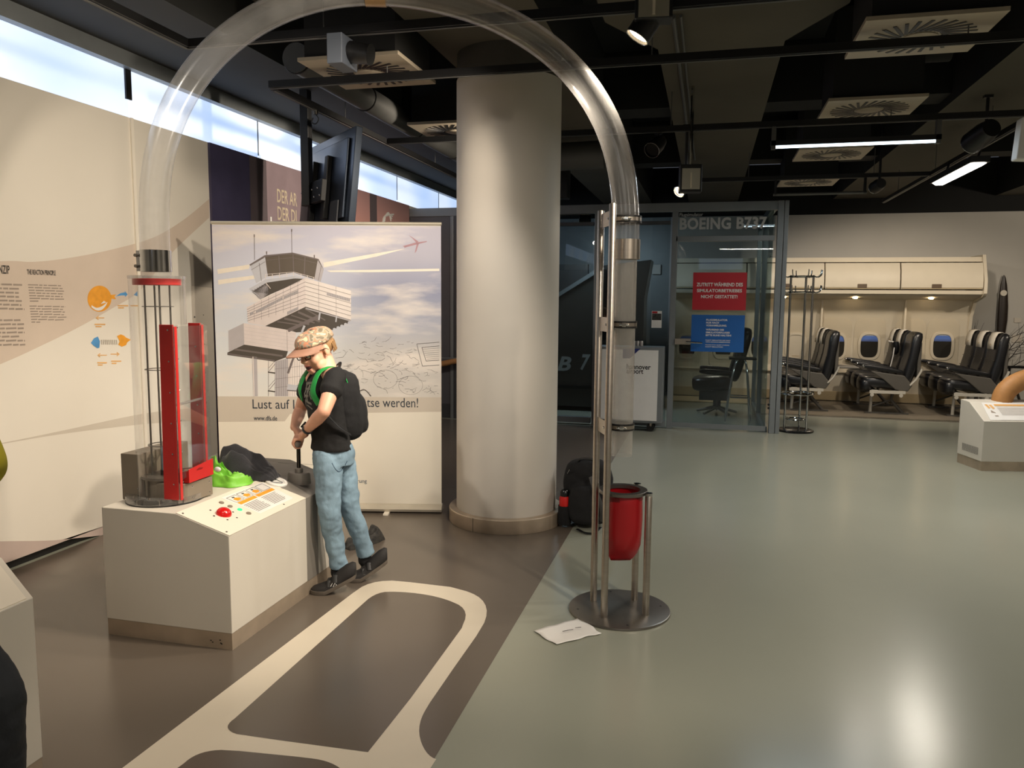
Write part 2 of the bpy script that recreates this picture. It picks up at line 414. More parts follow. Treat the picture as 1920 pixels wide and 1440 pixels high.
# cream runway band
band = rounded([(-1.745, Y0), (-1.745, 3.47), (-1.62, 3.72), (-1.13, 3.68), (-0.93, 3.40), (-0.955, 2.52), (-0.82, 2.20), (-0.82, Y0)],
               [0, 0.12, 0.05, 0.28, 0.22, 0.12, 0.0, 0])
band = flat([gp(230, 1440) + V((-0.02, -9, 0)), gp(230, 1440), gp(662, 1112)] + bezier(gp(668, 1108), gp(690, 1089), gp(735, 1089), 5) + [gp(770, 1092), gp(845, 1101)]
            + bezier(gp(860, 1105), gp(928, 1120), gp(908, 1168), 8) + [gp(893, 1193), gp(850, 1254), gp(806, 1318)]
            + bezier(gp(797, 1333), gp(780, 1362), gp(789, 1390), 6) + bezier(gp(792, 1398), gp(802, 1420), gp(818, 1424), 5) + [V((-0.82, 2.0, 0)), V((-0.82, -7, 0))], 0.0012)
MB().face(band).build('cream_runway_marking', M['floor_white'], fl, smooth=0)
p1 = flat(bezier(gp(440, 1348), gp(412, 1367), gp(444, 1377), 8) + [gp(520, 1388), gp(690, 1411), gp(770, 1310), gp(866, 1178)]
          + bezier(gp(868, 1172), gp(884, 1142), gp(850, 1130), 6) + bezier(gp(840, 1126), gp(800, 1112), gp(740, 1110), 6) + bezier(gp(730, 1110), gp(708, 1110), gp(690, 1124), 5), 0.0018)
p2 = flat([gp(330, 1443)] + bezier(gp(345, 1432), gp(370, 1408), gp(415, 1407), 8) + [gp(450, 1409), gp(560, 1420)] + bezier(gp(585, 1423), gp(620, 1427), gp(640, 1443), 6) + [V((-1.13, 0.6, 0)), V((-1.55, 0.6, 0))], 0.0018)
MB().face(p1).face(p2).build('brown_runway_infill', M['floor_dark'], fl, smooth=0)

# left wall: printed panels under a band of frosted windows
wl = MB().box((X0, Y0, 0.05), (XW, Y1, 2.64)).build('wall_left', M['wall'], kind='structure', smooth=0)
MB().box((X0, Y0, 0.0), (XW - 0.03, YB, 0.05)).build('baseboard_shadow_gap', M['black'], kind='structure', smooth=0)  # black strip stands in for the recess shadow under the wall panel
def wp(px, py, lift=0.0):
    p = at(px, py, 0, XW); return V((XW + lift, p.y, p.z))
def wpoly(pts, lift=0.001): return [wp(x, y, lift) for x, y in pts]
def wspl(pts, n=6): # smooth pixel curve on the wall
    return [(p.x, p.y) for p in spline([(x, y, 0) for x, y in pts], n)]
# big curved beige swoosh
up = wspl([(-420, 560), (-160, 506), (0, 490), (60, 491), (120, 485), (200, 470), (283, 447), (340, 415), (392, 373)])
lo = wspl([(392, 408), (318, 478), (262, 545), (205, 581), (150, 612), (90, 642), (0, 683), (-160, 745), (-420, 840)])
MB().face(wpoly(up + lo)).build('beige_swoosh_print', M['wall_beige'], wl, smooth=0)
b = MB(); b.face(wpoly([(354, 470), (396, 505), (398, 540), (359, 536)], 0.0018))
b.build('grey_arrow_print', M['wall_grey2'], wl, smooth=0)
MB().face(wpoly([(356, 490), (396, 512), (418, 845), (372, 865)], 0.0012)).build('light_grey_print', M['wall_grey'], wl, smooth=0)
MB().face(wpoly(wspl([(-420, 905), (-160, 858), (0, 831), (114, 808), (250, 779), (330, 768), (400, 764)]) + wspl([(400, 789), (330, 791), (242, 798), (114, 814), (0, 833), (-160, 861), (-420, 908)]), 0.0008)).build('thin_curve_print', M['wall_grey'], wl, smooth=0)
MB().face(wpoly(wspl([(-420, 1030), (-160, 1020), (0, 1015), (100, 1013), (205, 1002)]) + [], 0.0008) + [V((XW + 0.0008, wp(205, 1002).y, 0.051)), V((XW + 0.0008, wp(-420, 1030).y, 0.051))]).build('rose_curve_print', M['wall_beige2'], wl, smooth=0)
# panel joint
MB().box((XW, 4.39, 0.05), (XW + 0.012, 4.415, 2.64)).build('panel_joint', M['wall_pale'], wl, smooth=0)
# mural panels beyond
yA, yB2, yC2 = wp(389, 266).y, wp(463, 290).y, wp(495, 300).y
yD = wp(640, 350).y; yE = wp(690, 365).y; yF = wp(703, 367).y; yG = YB
e = 0.02
mm = bpy.data.materials.new('print_sunset'); mm.use_nodes = True
nt = mm.node_tree; bs = nt.nodes['Principled BSDF']; bs.inputs['Roughness'].default_value = 0.5
tc = nt.nodes.new('ShaderNodeTexCoord'); sp = nt.nodes.new('ShaderNodeSeparateXYZ'); rp = nt.nodes.new('ShaderNodeValToRGB')
nt.links.new(tc.outputs['Object'], sp.inputs[0])
mr = nt.nodes.new('ShaderNodeMapRange'); mr.inputs['From Min'].default_value = 0.0; mr.inputs['From Max'].default_value = 2.59
nt.links.new(sp.outputs['Z'], mr.inputs['Value']); nt.links.new(mr.outputs[0], rp.inputs['Fac'])
cr = rp.color_ramp
cr.elements[0].position = 0.0; cr.elements[0].color = lin((40, 26, 28)); cr.elements[1].position = 1.0; cr.elements[1].color = lin((170, 134, 134))
for p_, c_ in ((0.35, (70, 30, 32)), (0.62, (120, 66, 62)), (0.80, (232, 168, 152)), (0.90, (206, 156, 150))):
    q = cr.elements.new(p_); q.color = lin(c_)
nt.links.new(rp.outputs['Color'], bs.inputs['Base Color']); M['p_sunset'] = mm
MB().box((XW, yA, 0.05), (XW + e, yB2, 2.638)).build('night_blue_mural_panel', M['p_night'], wl, smooth=0)
MB().box((XW, yB2, 0.05), (XW + e, yC2, 2.638)).build('dark_brown_mural_panel', M['p_brown'], wl, smooth=0)
MB().box((XW, yC2, 0.05), (XW + e, yD, 2.638)).build('mauve_mural_panel', M['p_mauve'], wl, smooth=0)
MB().box((XW, yD, 0.05), (XW + e, YB, 2.638)).build('sunset_mural_panel', M['p_sunset'], wl, smooth=0)
MB().box((XW + e, yE, 0.05), (XW + e + 0.002, yF, 2.638)).build('dark_mural_stripe', M['p_brown'], wl, smooth=0)
# sunset photograph at the edge of the mural, beside the banner, with small reddish lights
b = MB(); b.face(wpoly([(398, 452), (425, 452), (440, 845), (416, 845)], e + 0.001))
b.build('night_city_print', mat('print_night_city', (66, 30, 28), 0.5, var=0.8, scale=22), wl, smooth=0)
MB().face(wpoly([(412, 720), (432, 690), (440, 780), (424, 800)], e + 0.0016)).build('pink_print', mat('print_pink', (150, 84, 92), 0.5), wl, smooth=0)
b = MB()
for (x0, y0, x1, y1, s) in ((515.5, 379, 553, 382, 'DER AR'), (516.5, 412, 553, 415, 'DER DI')):
    A = wp(x0, y0, e + 0.001); B = wp(x1, y1, e + 0.001)
    text_mb(b, s, A, (0, 1, 0), (0, 0, 1), w=(B.y - A.y) * (1.0 if s != 'DER DI' else 0.98), h=0.115, bold=0.012)
b.build('mural_lettering', M['p_letter'], wl, smooth=0)
# white line emblem on the sunset mural: a striped bird-like head
b = MB()
for k in range(4):
    pts = wspl([(714 + k * 1.2, 418 - k * 1), (716 + k, 408 - k), (722 + k, 404 - k * 1.6), (734 - k * 1.5, 402 + k * 4.2)], 5)
    b.tube([wp(x, y, e + 0.003) for x, y in pts], 0.012 if k == 0 else 0.009, n=6)
b.build('white_emblem', M['white'], wl)
# wall text of the reaction-principle panel
def wtext(b, s, x0, y0, x1, y1, h, bold=0.0):
    A = wp(x0, y0, 0.0018); B = wp(x1, y1, 0.0018); text_mb(b, s, A, (0, 1, 0), (0, 0, 1), w=B.y - A.y, h=h, bold=bold)
b = MB(); wtext(b, 'NZIP', -2, 513, 18, 514, 0.045, 0.02); wtext(b, 'THE REACTION PRINCIPLE', 50.5, 514.5, 104, 517, 0.028, 0.02)
b.build('panel_heading', M['ink'], wl, smooth=0)
b = MB(); rr = random.Random(3)
def bars(b, x0, x1, y0, dy, n, slope, h=0.010, seed=1):
    rr = random.Random(seed)
    for i in range(n):
        y = y0 + dy * i; xe = x1 - rr.random() * (x1 - x0) * 0.12
        if i == n - 1: xe = x0 + (x1 - x0) * 0.25
        A = wp(x0 + i * 0.6, y, 0.0018); B = wp(xe + i * 0.6, y + slope * (xe - x0), 0.0018)
        t = A.y
        while t < B.y:
            w = min(0.02 + rr.random() * 0.05, B.y - t); f = (t - A.y) / max(1e-6, B.y - A.y); z = A.z + (B.z - A.z) * f
            b.face([(A.x, t, z), (A.x, t + w, z), (A.x, t + w, z + h), (A.x, t, z + h)]); t += w + 0.007
bars(b, 52, 122, 535, 5.1, 7, 0.03, 0.0062, seed=2); bars(b, 55, 124, 575, 5.0, 7, 0.02, 0.0062, seed=3)
bars(b, -60, 44, 533, 7.6, 8, 0.03, 0.0095, seed=4); bars(b, -60, 46, 603, 7.7, 8, -0.01, 0.0095, seed=5)
b.build('small_print', M['ink_soft'], wl, smooth=0)
# balloon, arrows and jet pictogram
def circ(cx, cy, rx, ry, n=28, a0=0.0): return [(cx + rx * math.cos(2 * PI * i / n + a0), cy + ry * math.sin(2 * PI * i / n + a0)) for i in range(n)]
b = MB(); b.face(wpoly(circ(186, 560, 22.5, 24.5), 0.002)); b.face(wpoly([(206, 553), (217, 552), (214, 556), (217, 561), (206, 560)], 0.0022))
b.face(wpoly([(219, 630), (226, 627), (232, 629), (236, 633), (245, 637), (238, 642), (236, 647), (228, 650), (221, 646), (224, 640)], 0.002))
b.build('orange_balloon_print', M['orange'], wl, smooth=0)
b = MB(); b.face(wpoly(wspl([(171, 572), (180, 577), (191, 574), (201, 566)], 4) + wspl([(198, 573), (190, 581), (180, 582), (171, 576)], 4), 0.0026)); b.face(wpoly([(188, 570), (194, 564), (199, 567)], 0.0026))
b.build('balloon_highlight', M['white'], wl, smooth=0)
b = MB(); b.face(wpoly(wspl([(217, 556), (225, 550), (234, 548)], 3) + [(233, 545), (239, 552), (234, 557), (234, 554)] + wspl([(234, 554), (226, 554), (217, 556)], 3), 0.002))
b.face(wpoly([(170, 643), (176, 634), (183, 631), (187, 640), (186, 652), (182, 653), (175, 648)], 0.002))
b.face(wpoly([(250, 553), (257, 546), (259, 556)], 0.002))
b.build('blue_arrow_print', M['blue_print'], wl, smooth=0)
b = MB()
for (x0, x1, y) in ((180, 195, 596), (183, 200, 666), (207, 223, 664)):
    b.face(wpoly([(x0, y - 0.8), (x1, y - 0.8), (x1, y + 0.8), (x0, y + 0.8)], 0.002))
    h = x0 if x0 != 207 else x1; s = 1 if x0 != 207 else -1
    b.face(wpoly([(h - s * 1, y), (h + s * 4, y - 4), (h + s * 5, y - 3), (h + s * 1.5, y), (h + s * 5, y + 3), (h + s * 4, y + 4)], 0.0022))
for (x0, x1, y) in ((177, 197, 607), (179, 190, 611), (220, 240, 572), (221, 232, 576), (182, 200, 679), (183, 192, 683), (208, 227, 676), (209, 218, 680), (244, 262, 572)):
    b.face(wpoly([(x0, y), (x1, y), (x1, y + 2.4), (x0, y + 2.4)], 0.002))
b.build('arrow_and_caption_print', M['orange_pale'], wl, smooth=0)
b = MB()
for k in range(9): b.face(wpoly([(189 + k * 3.5, 637), (190.5 + k * 3.5, 637), (191.5 + k * 3.5, 646), (190 + k * 3.5, 646)], 0.002))
b.build('nozzle_print', M['wall_grey2'], wl, smooth=0)

# frosted window band above the wall
mw = bpy.data.materials.new('frosted_daylight_pane'); mw.use_nodes = True
nt = mw.node_tree; bs = nt.nodes['Principled BSDF']; bs.inputs['Base Color'].default_value = (0.8, 0.86, 0.95, 1); bs.inputs['Roughness'].default_value = 0.4
tc = nt.nodes.new('ShaderNodeTexCoord'); nz = nt.nodes.new('ShaderNodeTexNoise'); nz.inputs['Scale'].default_value = 0.7; nz.inputs['Detail'].default_value = 2
rp = nt.nodes.new('ShaderNodeValToRGB'); nt.links.new(tc.outputs['Object'], nz.inputs['Vector']); nt.links.new(nz.outputs['Fac'], rp.inputs['Fac'])
rp.color_ramp.elements[0].position = 0.3; rp.color_ramp.elements[0].color = (0.36, 0.56, 0.97, 1); rp.color_ramp.elements[1].position = 0.72; rp.color_ramp.elements[1].color = (0.80, 0.89, 1.0, 1)
nt.links.new(rp.outputs['Color'], bs.inputs['Emission Color']); bs.inputs['Emission Strength'].default_value = 1.0
M['pane'] = mw
dy = at(483, 262, 0, XW).y - 4.39
ys = [4.39 + dy * k for k in range(-8, 6)]; ys = [y for y in ys if Y0 < y < Y1]; ys = [Y0] + ys + [Y1]
for i in range(len(ys) - 1):
    w = MB().box((XW - 0.02, ys[i] + 0.004, 2.64), (XW, ys[i + 1] - 0.004, 2.935)).build('window_%d' % (i + 1), M['pane'], kind='structure', smooth=0)
    if abs(ys[i] - 4.39) < 0.01:
        MB().box((XW, ys[i] - 0.03, 2.75), (XW + 0.012, ys[i] + 0.02, 2.94)).build('window_clip', M['black'], w, smooth=0)
    else:
        MB().box((XW, ys[i] - 0.005, 2.66), (XW + 0.006, ys[i] + 0.005, 2.94)).build('window_joint', M['grey_trim'], w, smooth=0)
MB().box((X0, Y0, 2.935), (XW + 0.06, Y1, 3.03)).build('trim_1', M['grey_trim'], kind='structure', smooth=0)
MB().box((X0, Y0, 3.03), (-2.80, Y1, ZC)).build('trim_2', M['beam'], kind='structure', smooth=0)
# rear wall, with the same band of windows, and right wall, both behind or beside the view
MB().box((X0, Y0 - 0.1, 0), (X1, Y0, ZC)).build('wall_rear', M['wall_grey2'], kind='structure', smooth=0)
w = MB().box((-0.35, Y0, 2.5), (1.02, Y0 + 0.02, 2.85)).build('window_20', M['pane'], kind='structure', smooth=0)
MB().box((X1, Y0, 0), (X1 + 0.1, Y1, ZC)).build('wall_right', M['wall_grey2'], kind='structure', smooth=0)
MB().box((-0.55, Y1, 0), (X1, Y1 + 0.1, 2.82)).box((X0, Y1, 0), (-0.55, Y1 + 0.1, 2.82), 1).build('wall_back', [M['white_wall'], M['alu']], kind='structure', smooth=0)
MB().box((X0, Y1 + 0.02, 2.82), (X1, Y1 + 0.12, ZC)).build('trim_3', M['black_ceiling'], kind='structure', smooth=0)
# ceiling: flat concrete ribs, the shade of the recesses between them painted black
ce = MB().box((X0, Y0, ZC), (X1, Y1, ZC + 0.1)).build('ceiling', M['black_ceiling'], kind='structure', smooth=0)
def rib(name, x0, x1, y0, y1, z, cap=None):
    mb = MB()
    poly = [(x0, y0), (x1, y0), (x1, y1), (x0, y1)]
    if cap: # widened head around a column line
        xa, xb, ya, yb = cap
        poly = [(x0, y0), (x1, y0), (x1, ya - 0.55), (xb, ya), (xb, yb - 0.55), (x1, yb), (x1, y1), (x0, y1), (x0, yb), (xa, yb - 0.55), (xa, ya), (x0, ya - 0.55)]
    n = len(poly); mb.face([(x, y, z) for x, y in poly], 0)
    for i in range(n):
        a = poly[i]; c = poly[(i + 1) % n]; mb.face([(*a, z), (*c, z), (*c, ZC), (*a, ZC)], 1)  # rib sides black: their shade is put into the colour
    return mb.build(name, [M['concrete'], M['black_ceiling']], ce, smooth=0)
rib('concrete_rib', -1.71, -0.94, -8, 12.9, 3.05)
rib('concrete_rib', -0.36, 0.39, -8, 12.9, 3.05, (-0.62, 0.66, 2.2, 5.1))
rib('concrete_rib', 1.78, 2.6, -8, 12.9, 3.05, (1.45, 2.9, 2.2, 5.1))
rib('concrete_rib', -2.80, -1.95, -8, 4.6, 3.32)
rib('concrete_rib', 4.0, 4.8, -8, 12.9, 3.05)
b = MB()
for y in (6.9, 9.6): b.box((-3.6, y, 3.12), (X1, y + 0.35, ZC))
b.build('cross_beam', M['black_ceiling'], ce, smooth=0)

# the round pillar
cl = MB().lathe([(0.34, 0.09), (0.34, 2.885)], (-1.30, 5.04, 0), 64).build('column', M['col_white'], kind='structure')
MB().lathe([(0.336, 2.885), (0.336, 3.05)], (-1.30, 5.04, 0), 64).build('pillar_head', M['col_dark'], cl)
mb = MB().lathe([(0.387, 0.0), (0.39, 0.005), (0.39, 0.09), (0.386, 0.095), (0.342, 0.095), (0.342, 0.0)], (-1.30, 5.04, 0), 72)
bs_ = mb.build('steel_base_ring', M['steel_base'], cl)
a = math.atan2(4.69 - 5.04, -1.42 + 1.30)
MB().obox((-1.30 + 0.3905 * math.cos(a), 5.04 + 0.3905 * math.sin(a), 0.047), (0.001, 0.003, 0.09), x=(math.cos(a), math.sin(a), 0)).build('ring_joint', M['black'], cl, smooth=0)
# ================================================================= the air-pressure exhibit and its console
con = thing('exhibit_console', 'white low exhibit console with red dome button and pump lever, boy leaning on it', 'console', (-2.2, 3.3, 0))
SL = -0.3059
def sz(x): return 0.58 + SL * (x + 2.17)           # sloping control panel
def sp_(x, y, l=0.0): # point on the slope, lifted along its normal
    n = V((-SL, 0, 1)).normalized(); return V((x, y, sz(x))) + n * l
XR, XL = -1.915, -2.545
def cprof(y, x1=XR): return [V((XL, y, 0.074)), V((x1, y, 0.074)), V((x1, y, sz(x1))), V((-2.17, y, 0.58)), V((XL, y, 0.58))]
MB().prism(cprof(2.777), (0, 0.645, 0)).build('console_body', M['console_white'], con, smooth=0, bevel=0.003)
MB().prism([(-2.17, 2.779, 0.5805), (-2.17, 3.42, 0.5805), (XR + 0.001, 3.42, sz(XR) + 0.0006), (XR + 0.001, 2.779, sz(XR) + 0.0006)], (0.0006, 0, 0.0022)).build('control_panel', M['console_panel'], con, smooth=0)
g_ = MB().prism(cprof(3.422), (0, 0.115, 0))
top = [(XL, 3.537), (XR, 3.537), (XR, 3.70), (-2.06, 3.82), (-2.28, 3.905), (XL, 3.905)]
g_.add([(x, y, (0.58 if x <= -2.17 else sz(x))) for x, y in top] + [(x, y, (0.56 if x <= -2.17 else sz(x) - 0.02)) for x, y in top],
       [(0, 1, 2, 3, 4, 5), (11, 10, 9, 8, 7, 6)] + [(i, (i + 1) % 6, 6 + (i + 1) % 6, 6 + i) for i in range(6)])
g_.build('grey_end_section', M['console_grey'], con, smooth=0)
low = [(XL, 3.537), (XR, 3.537), (XR, 3.70), (-2.06, 3.82), (-2.28, 3.905), (XL, 3.905)]
MB().prism([(x, y, 0.074) for x, y in low], (0, 0, 0.42)).build('console_end', M['console_white'], con, smooth=0)
MB().box((-2.30, 3.81, 0.5806), (-2.06, 3.8135, 0.5812)).build('seam', M['black'], con, smooth=0)
pl = [(XL + 0.002, 2.779), (XR - 0.002, 2.779), (XR - 0.002, 3.698), (-2.062, 3.818), (-2.282, 3.9), (XL + 0.002, 3.9)]
MB().prism([(x, y, 0.0) for x, y in pl], (0, 0, 0.074)).build('plinth', M['steel_base'], con, smooth=0)
for x, z in ((-2.02, 0.034), (-2.012, 0.027), (-1.972, 0.027), (-1.968, 0.024), (-1.975, 0.04)): MB().obox((x, 2.7785, z), (0.006, 0.002, 0.004)).build('plinth_chip', M['black'], con, smooth=0)
# the dome button and the small round buttons
nsl = V((-SL, 0, 1)).normalized()
def on_slope(mb, x, y, prof, n=28, mi=0): return mb.lathe(prof, sp_(x, y, 0.0025), n, axis=nsl, mi=mi)
dome = [(0.0, 0.030), (0.010, 0.029), (0.02, 0.0255), (0.028, 0.019), (0.033, 0.010), (0.0345, 0.0), ][::-1]
on_slope(MB(), -2.046, 2.933, dome, 36).build('dome_button', mat('red_glossy_plastic', (208, 22, 18), 0.14, spec=0.7, coat=0.4), con, label='large red dome button')
bt = [(0.0115, 0), (0.0115, 0.003), (0.0105, 0.0045), (0, 0.005)]
for i, (x, y) in enumerate(((-2.118, 3.023), (-2.073, 3.021), (-2.029, 3.029), (-1.984, 3.029))):
    on_slope(MB(), x, y, bt, 24).build('push_button', mat('green_lit_button', (60, 220, 150), 0.3, emit=0.5, ecol=(60, 230, 150)) if i == 2 else M['cyl_grey'], con, label='lit green push button' if i == 2 else 'grey push button')
for a in range(6):
    t = a * PI / 3 + 0.3; on_slope(MB(), -2.046 + 0.058 * math.cos(t), 2.933 + 0.052 * math.sin(t), [(0.0045, 0), (0.004, 0.002), (0, 0.0022)], 12).build('screw', M['black'], con)
for x, y in ((-2.15, 2.797), (-1.94, 2.797), (-1.94, 3.255), (-2.15, 3.405)): on_slope(MB(), x, y, [(0.0045, 0), (0.004, 0.002), (0, 0.0022)], 12).build('screw', M['black'], con)
# instruction plate
pt = MB().prism([sp_(-2.149, 3.066, 0.0024), sp_(-1.954, 3.074, 0.0024), sp_(-1.952, 3.362, 0.0024), sp_(-2.143, 3.402, 0.0024)], nsl * 0.001).build('instruction_plate', M['white'], con, smooth=0)
def plate(u, v): # u along the plate (0..1, away), v down the slope
    return sp_(-2.146 + v * 0.192, 3.072 + u * (0.325 - 0.035 * v), 0.0042)
b = MB()
b.face([plate(0.03, 0.36), plate(0.03, 0.47), plate(0.47, 0.47), plate(0.47, 0.36)]).face([plate(0.5, 0.36), plate(0.5, 0.47), plate(0.97, 0.47), plate(0.97, 0.36)])
for k in range(3): b.face([plate(0.08 + k * 0.24, 0.2), plate(0.10 + k * 0.24, 0.31), plate(0.2 + k * 0.24, 0.3), plate(0.22 + k * 0.24, 0.22), plate(0.15 + k * 0.24, 0.16)])
b.build('orange_band', M['orange'], pt, smooth=0)
b = MB(); rr = random.Random(5)
for c in range(2):
    for k in range(8):
        u0 = 0.04 + c * 0.47; v = 0.53 + k * 0.052
        b.face([plate(u0, v), plate(u0, v + 0.015), plate(u0 + 0.4 - rr.random() * 0.06, v + 0.015), plate(u0 + 0.4 - rr.random() * 0.06, v)])
for k in range(4):
    u = 0.03 + k * 0.24
    for (a0, b0, a1, b1) in ((0, .06, .2, .075), (0, .33, .2, .34), (0, .06, .008, .34), (.2, .06, .208, .34)):
        b.face([plate(u + a0, b0), plate(u + a0, b1), plate(u + a1, b1), plate(u + a1, b0)])
    if k < 3: b.face([plate(u + 0.09, 0.1), plate(u + 0.08, 0.15), plate(u + 0.12, 0.17), plate(u + 0.14, 0.12)])
b.build('plate_print', M['ink'], pt, smooth=0)
# clear round window, loudspeaker holes, pump lever
mb = MB(); on_slope(mb, -2.10, 3.455, [(0.056, 0), (0.056, 0.009), (0.052, 0.013), (0.04, 0.013), (0.036, 0.006), (0, 0.005)], 40)
dv = mb.build('round_window', M['white'], con)
b = MB()
for t in (0.5, 2.6, 4.6): b.bar(sp_(-2.10 + 0.03 * math.cos(t), 3.455 + 0.03 * math.sin(t), 0.012), sp_(-2.10 + 0.03 * math.cos(t + 1.9), 3.455 + 0.03 * math.sin(t + 1.9), 0.012), 0.003, 0.003)
b.build('window_rim_marks', M['grey_trim'], dv, smooth=0)
b = MB()
for i in range(7):
    for j in range(7):
        x, y = -1.972 + (i - 3) * 0.009, 3.385 + (j - 3) * 0.009
        if math.hypot(i - 3, j - 3) < 3.4: on_slope(b, x, y, [(0.0022, 0.0), (0, 0.0004)], 6)
b.build('loudspeaker_holes', M['ink_soft'], con, smooth=0)
LV = V((-2.047, 3.592, sz(-2.047)))
lv = MB().tube([LV + V((0, 0, -0.01)), LV + V((0, 0, 0.04)), LV + V((0, 0, 0.048))], [(0.064, 0.05), (0.060, 0.047), (0.054, 0.042)], n=36, up=(1, 0, 0)).build('lever_base', M['console_grey'], con)
MB().lathe([(0.021, 0.045), (0.021, 0.068), (0.017, 0.072), (0.0, 0.072)], LV, 24).build('lever_collar', M['console_grey'], con)
MB().lathe([(0.0105, 0.05), (0.0105, 0.20), (0.0, 0.20)], LV, 20).build('lever_rod', mat('dark_chrome', (70, 66, 62), 0.2, 1.0), con)
MB().cap(LV + V((0.028, -0.058, 0.205)), LV + V((-0.034, 0.070, 0.205)), 0.0135, n=18).build('lever_grip', M['console_grey'], con)

# the clear chamber on top of the console
CH = V((-2.378, 2.983, 0.58))
ch = thing('launch_chamber', 'tall clear acrylic chamber with red side plates on top of the console', 'display', CH)
MB().lathe([(0.168, 0.0), (0.168, 0.006), (0, 0.006)], CH, 56).build('gasket', M['black'], ch)
MB().lathe([(0.168, 0.006), (0.168, 0.032), (0.118, 0.032), (0.118, 0.006)], CH, 56, closed=True).build('base_ring', mat_clear('thick_acrylic', base=0.12, edge=0.55, haze=0.12, rough=0.06), ch)
b = MB()
for k in range(10):
    t = k * PI / 5 + 0.2; b.bar(CH + V((0.125 * math.cos(t), 0.125 * math.sin(t), 0.018)), CH + V((0.165 * math.cos(t), 0.165 * math.sin(t), 0.018)), 0.004, 0.02)
    b.cyl(CH + V((0.145 * math.cos(t + .3), 0.145 * math.sin(t + .3), 0.032)), CH + V((0.145 * math.cos(t + .3), 0.145 * math.sin(t + .3), 0.038)), 0.005, n=10)
b.build('ring_bolts', M['steel'], ch)
def wallarc(a0, a1, r, z0, z1, n=40):
    mb = MB(); vs = []
    for i in range(n + 1):
        t = a0 + (a1 - a0) * i / n; vs += [CH + V((r * math.cos(t), r * math.sin(t), z0)), CH + V((r * math.cos(t), r * math.sin(t), z1))]
    return mb.add(vs, [(2 * i, 2 * i + 2, 2 * i + 3, 2 * i + 1) for i in range(n)])
wallarc(0.62, 2 * PI - 0.75, 0.117, 0.03, 1.005, 64).build('cylinder_wall', M['acrylic'], ch, smooth=60)
wallarc(-0.75, 0.62, 0.117, 0.795, 1.005, 16).build('cylinder_wall', M['acrylic'], ch, smooth=60)
MB().lathe([(0.119, 0.995), (0.119, 1.008), (0.06, 1.008), (0.06, 0.995)], CH, 48, closed=True).build('lid', mat_clear('lid_acrylic', base=0.15, edge=0.6, haze=0.15), ch)
MB().lathe([(0.098, 0.967), (0.1, 0.969), (0.1, 0.993), (0.098, 0.995), (0.05, 0.995), (0.05, 0.967)], CH, 48, closed=True).build('red_ring', M['red'], ch)
lat = V((0.79, 0.62, 0)).normalized(); dep = V((-0.62, 0.79, 0)).normalized()
for s, d in ((-0.052, 0.0), (-0.012, 0.05), (0.008, -0.05), (0.05, 0.005)):
    q = CH + lat * s + dep * d; MB().cyl(q + V((0, 0, 0.10)), q + V((0, 0, 0.968)), 0.0042, n=12).build('guide_rod', M['dark_steel'], ch)
for z in (0.872, 0.592, 0.25):
    MB().lathe([(0.066, z), (0.066, z + 0.003), (0.056, z + 0.003), (0.056, z)], CH, 40, closed=True).build('guide_ring', M['dark_steel'], ch)
dr = MB().lathe([(0.082, 0.012), (0.082, 0.10), (0.06, 0.10), (0, 0.10)], CH, 40).build('drum', M['cyl_grey'], ch)
MB().lathe([(0.098, 0.102), (0.098, 0.113), (0, 0.113)], CH, 40).build('drum_flange', mat('smoky_plate', (120, 114, 106), 0.3, 0.4), ch)
b = MB()
for k in range(6):
    t = k * PI / 3 + 0.2; b.cyl(CH + V((0.09 * math.cos(t), 0.09 * math.sin(t), 0.03)), CH + V((0.09 * math.cos(t), 0.09 * math.sin(t), 0.122)), 0.006, n=10)
b.build('flange_posts', M['steel'], ch)
rk = MB().lathe([(0.024, 0.135), (0.026, 0.14), (0.026, 0.225), (0.023, 0.24), (0.014, 0.252), (0.0, 0.256)], CH + dep * -0.005 + lat * 0.012, 24).build('piston_bottle', mat('bluish_clear_plastic', (150, 170, 185), 0.2, 0.0, spec=0.7), ch)
MB().lathe([(0.03, 0.113), (0.03, 0.135), (0, 0.135)], CH + dep * -0.005 + lat * 0.012, 24).build('piston_foot', M['black'], ch)
# red plates that frame the loading hatch
for (x0, x1, xt0, xt1, y, z0) in ((-2.296, -2.222, -2.286, -2.219, 2.868, 0.61), (-2.325, -2.262, -2.319, -2.257, 3.105, 0.66)):
    r_ = MB().prism([(x0, y, z0), (x1, y, z0), (xt1, y, 1.378), (xt0, y, 1.378)], (0, 0.008, 0)).build('red_side_plate', M['red'], ch, smooth=0, bevel=0.0015)
    MB().box((x1 + 0.002, y - 0.001, z0), (x1 + 0.006, y + 0.03, 1.376)).build('clear_edge_strip', M['acrylic'], r_, smooth=0)
    MB().box((x1 + 0.008, y + 0.002, z0), (x1 + 0.0105, y + 0.018, 1.37)).build('red_return', M['red'], r_, smooth=0)
    b = MB()
    for k in range(6):
        z = z0 + 0.07 + k * 0.135; b.lathe([(0.0042, 0), (0.0036, 0.003), (0, 0.0035)], (x1 - 0.02, y, z), 10, axis=(0, -1, 0)); b.lathe([(0.003, 0), (0, 0.003)], (x1 + 0.012, y + 0.02, z + 0.01), 8, axis=(1, 0, 0))
    b.build('plate_screws', M['chrome'], r_)
MB().box((-2.222, 2.876, 0.70), (-2.219, 3.105, 1.37)).build('hatch_sheet', M['acrylic'], ch, smooth=0)
MB().cyl((-2.222, 2.875, 1.03), (-2.262, 3.105, 1.03), 0.006, n=12).build('clear_cross_bar', mat_clear('bar_acrylic', base=0.2, edge=0.6, haze=0.2), ch)
MB().lathe([(0.075, 0.12), (0.075, 0.125), (0.066, 0.125), (0.066, 0.12)], CH + V((0.09, 0.04, 0)), 36, closed=True).build('hatch_ring', M['steel'], ch)
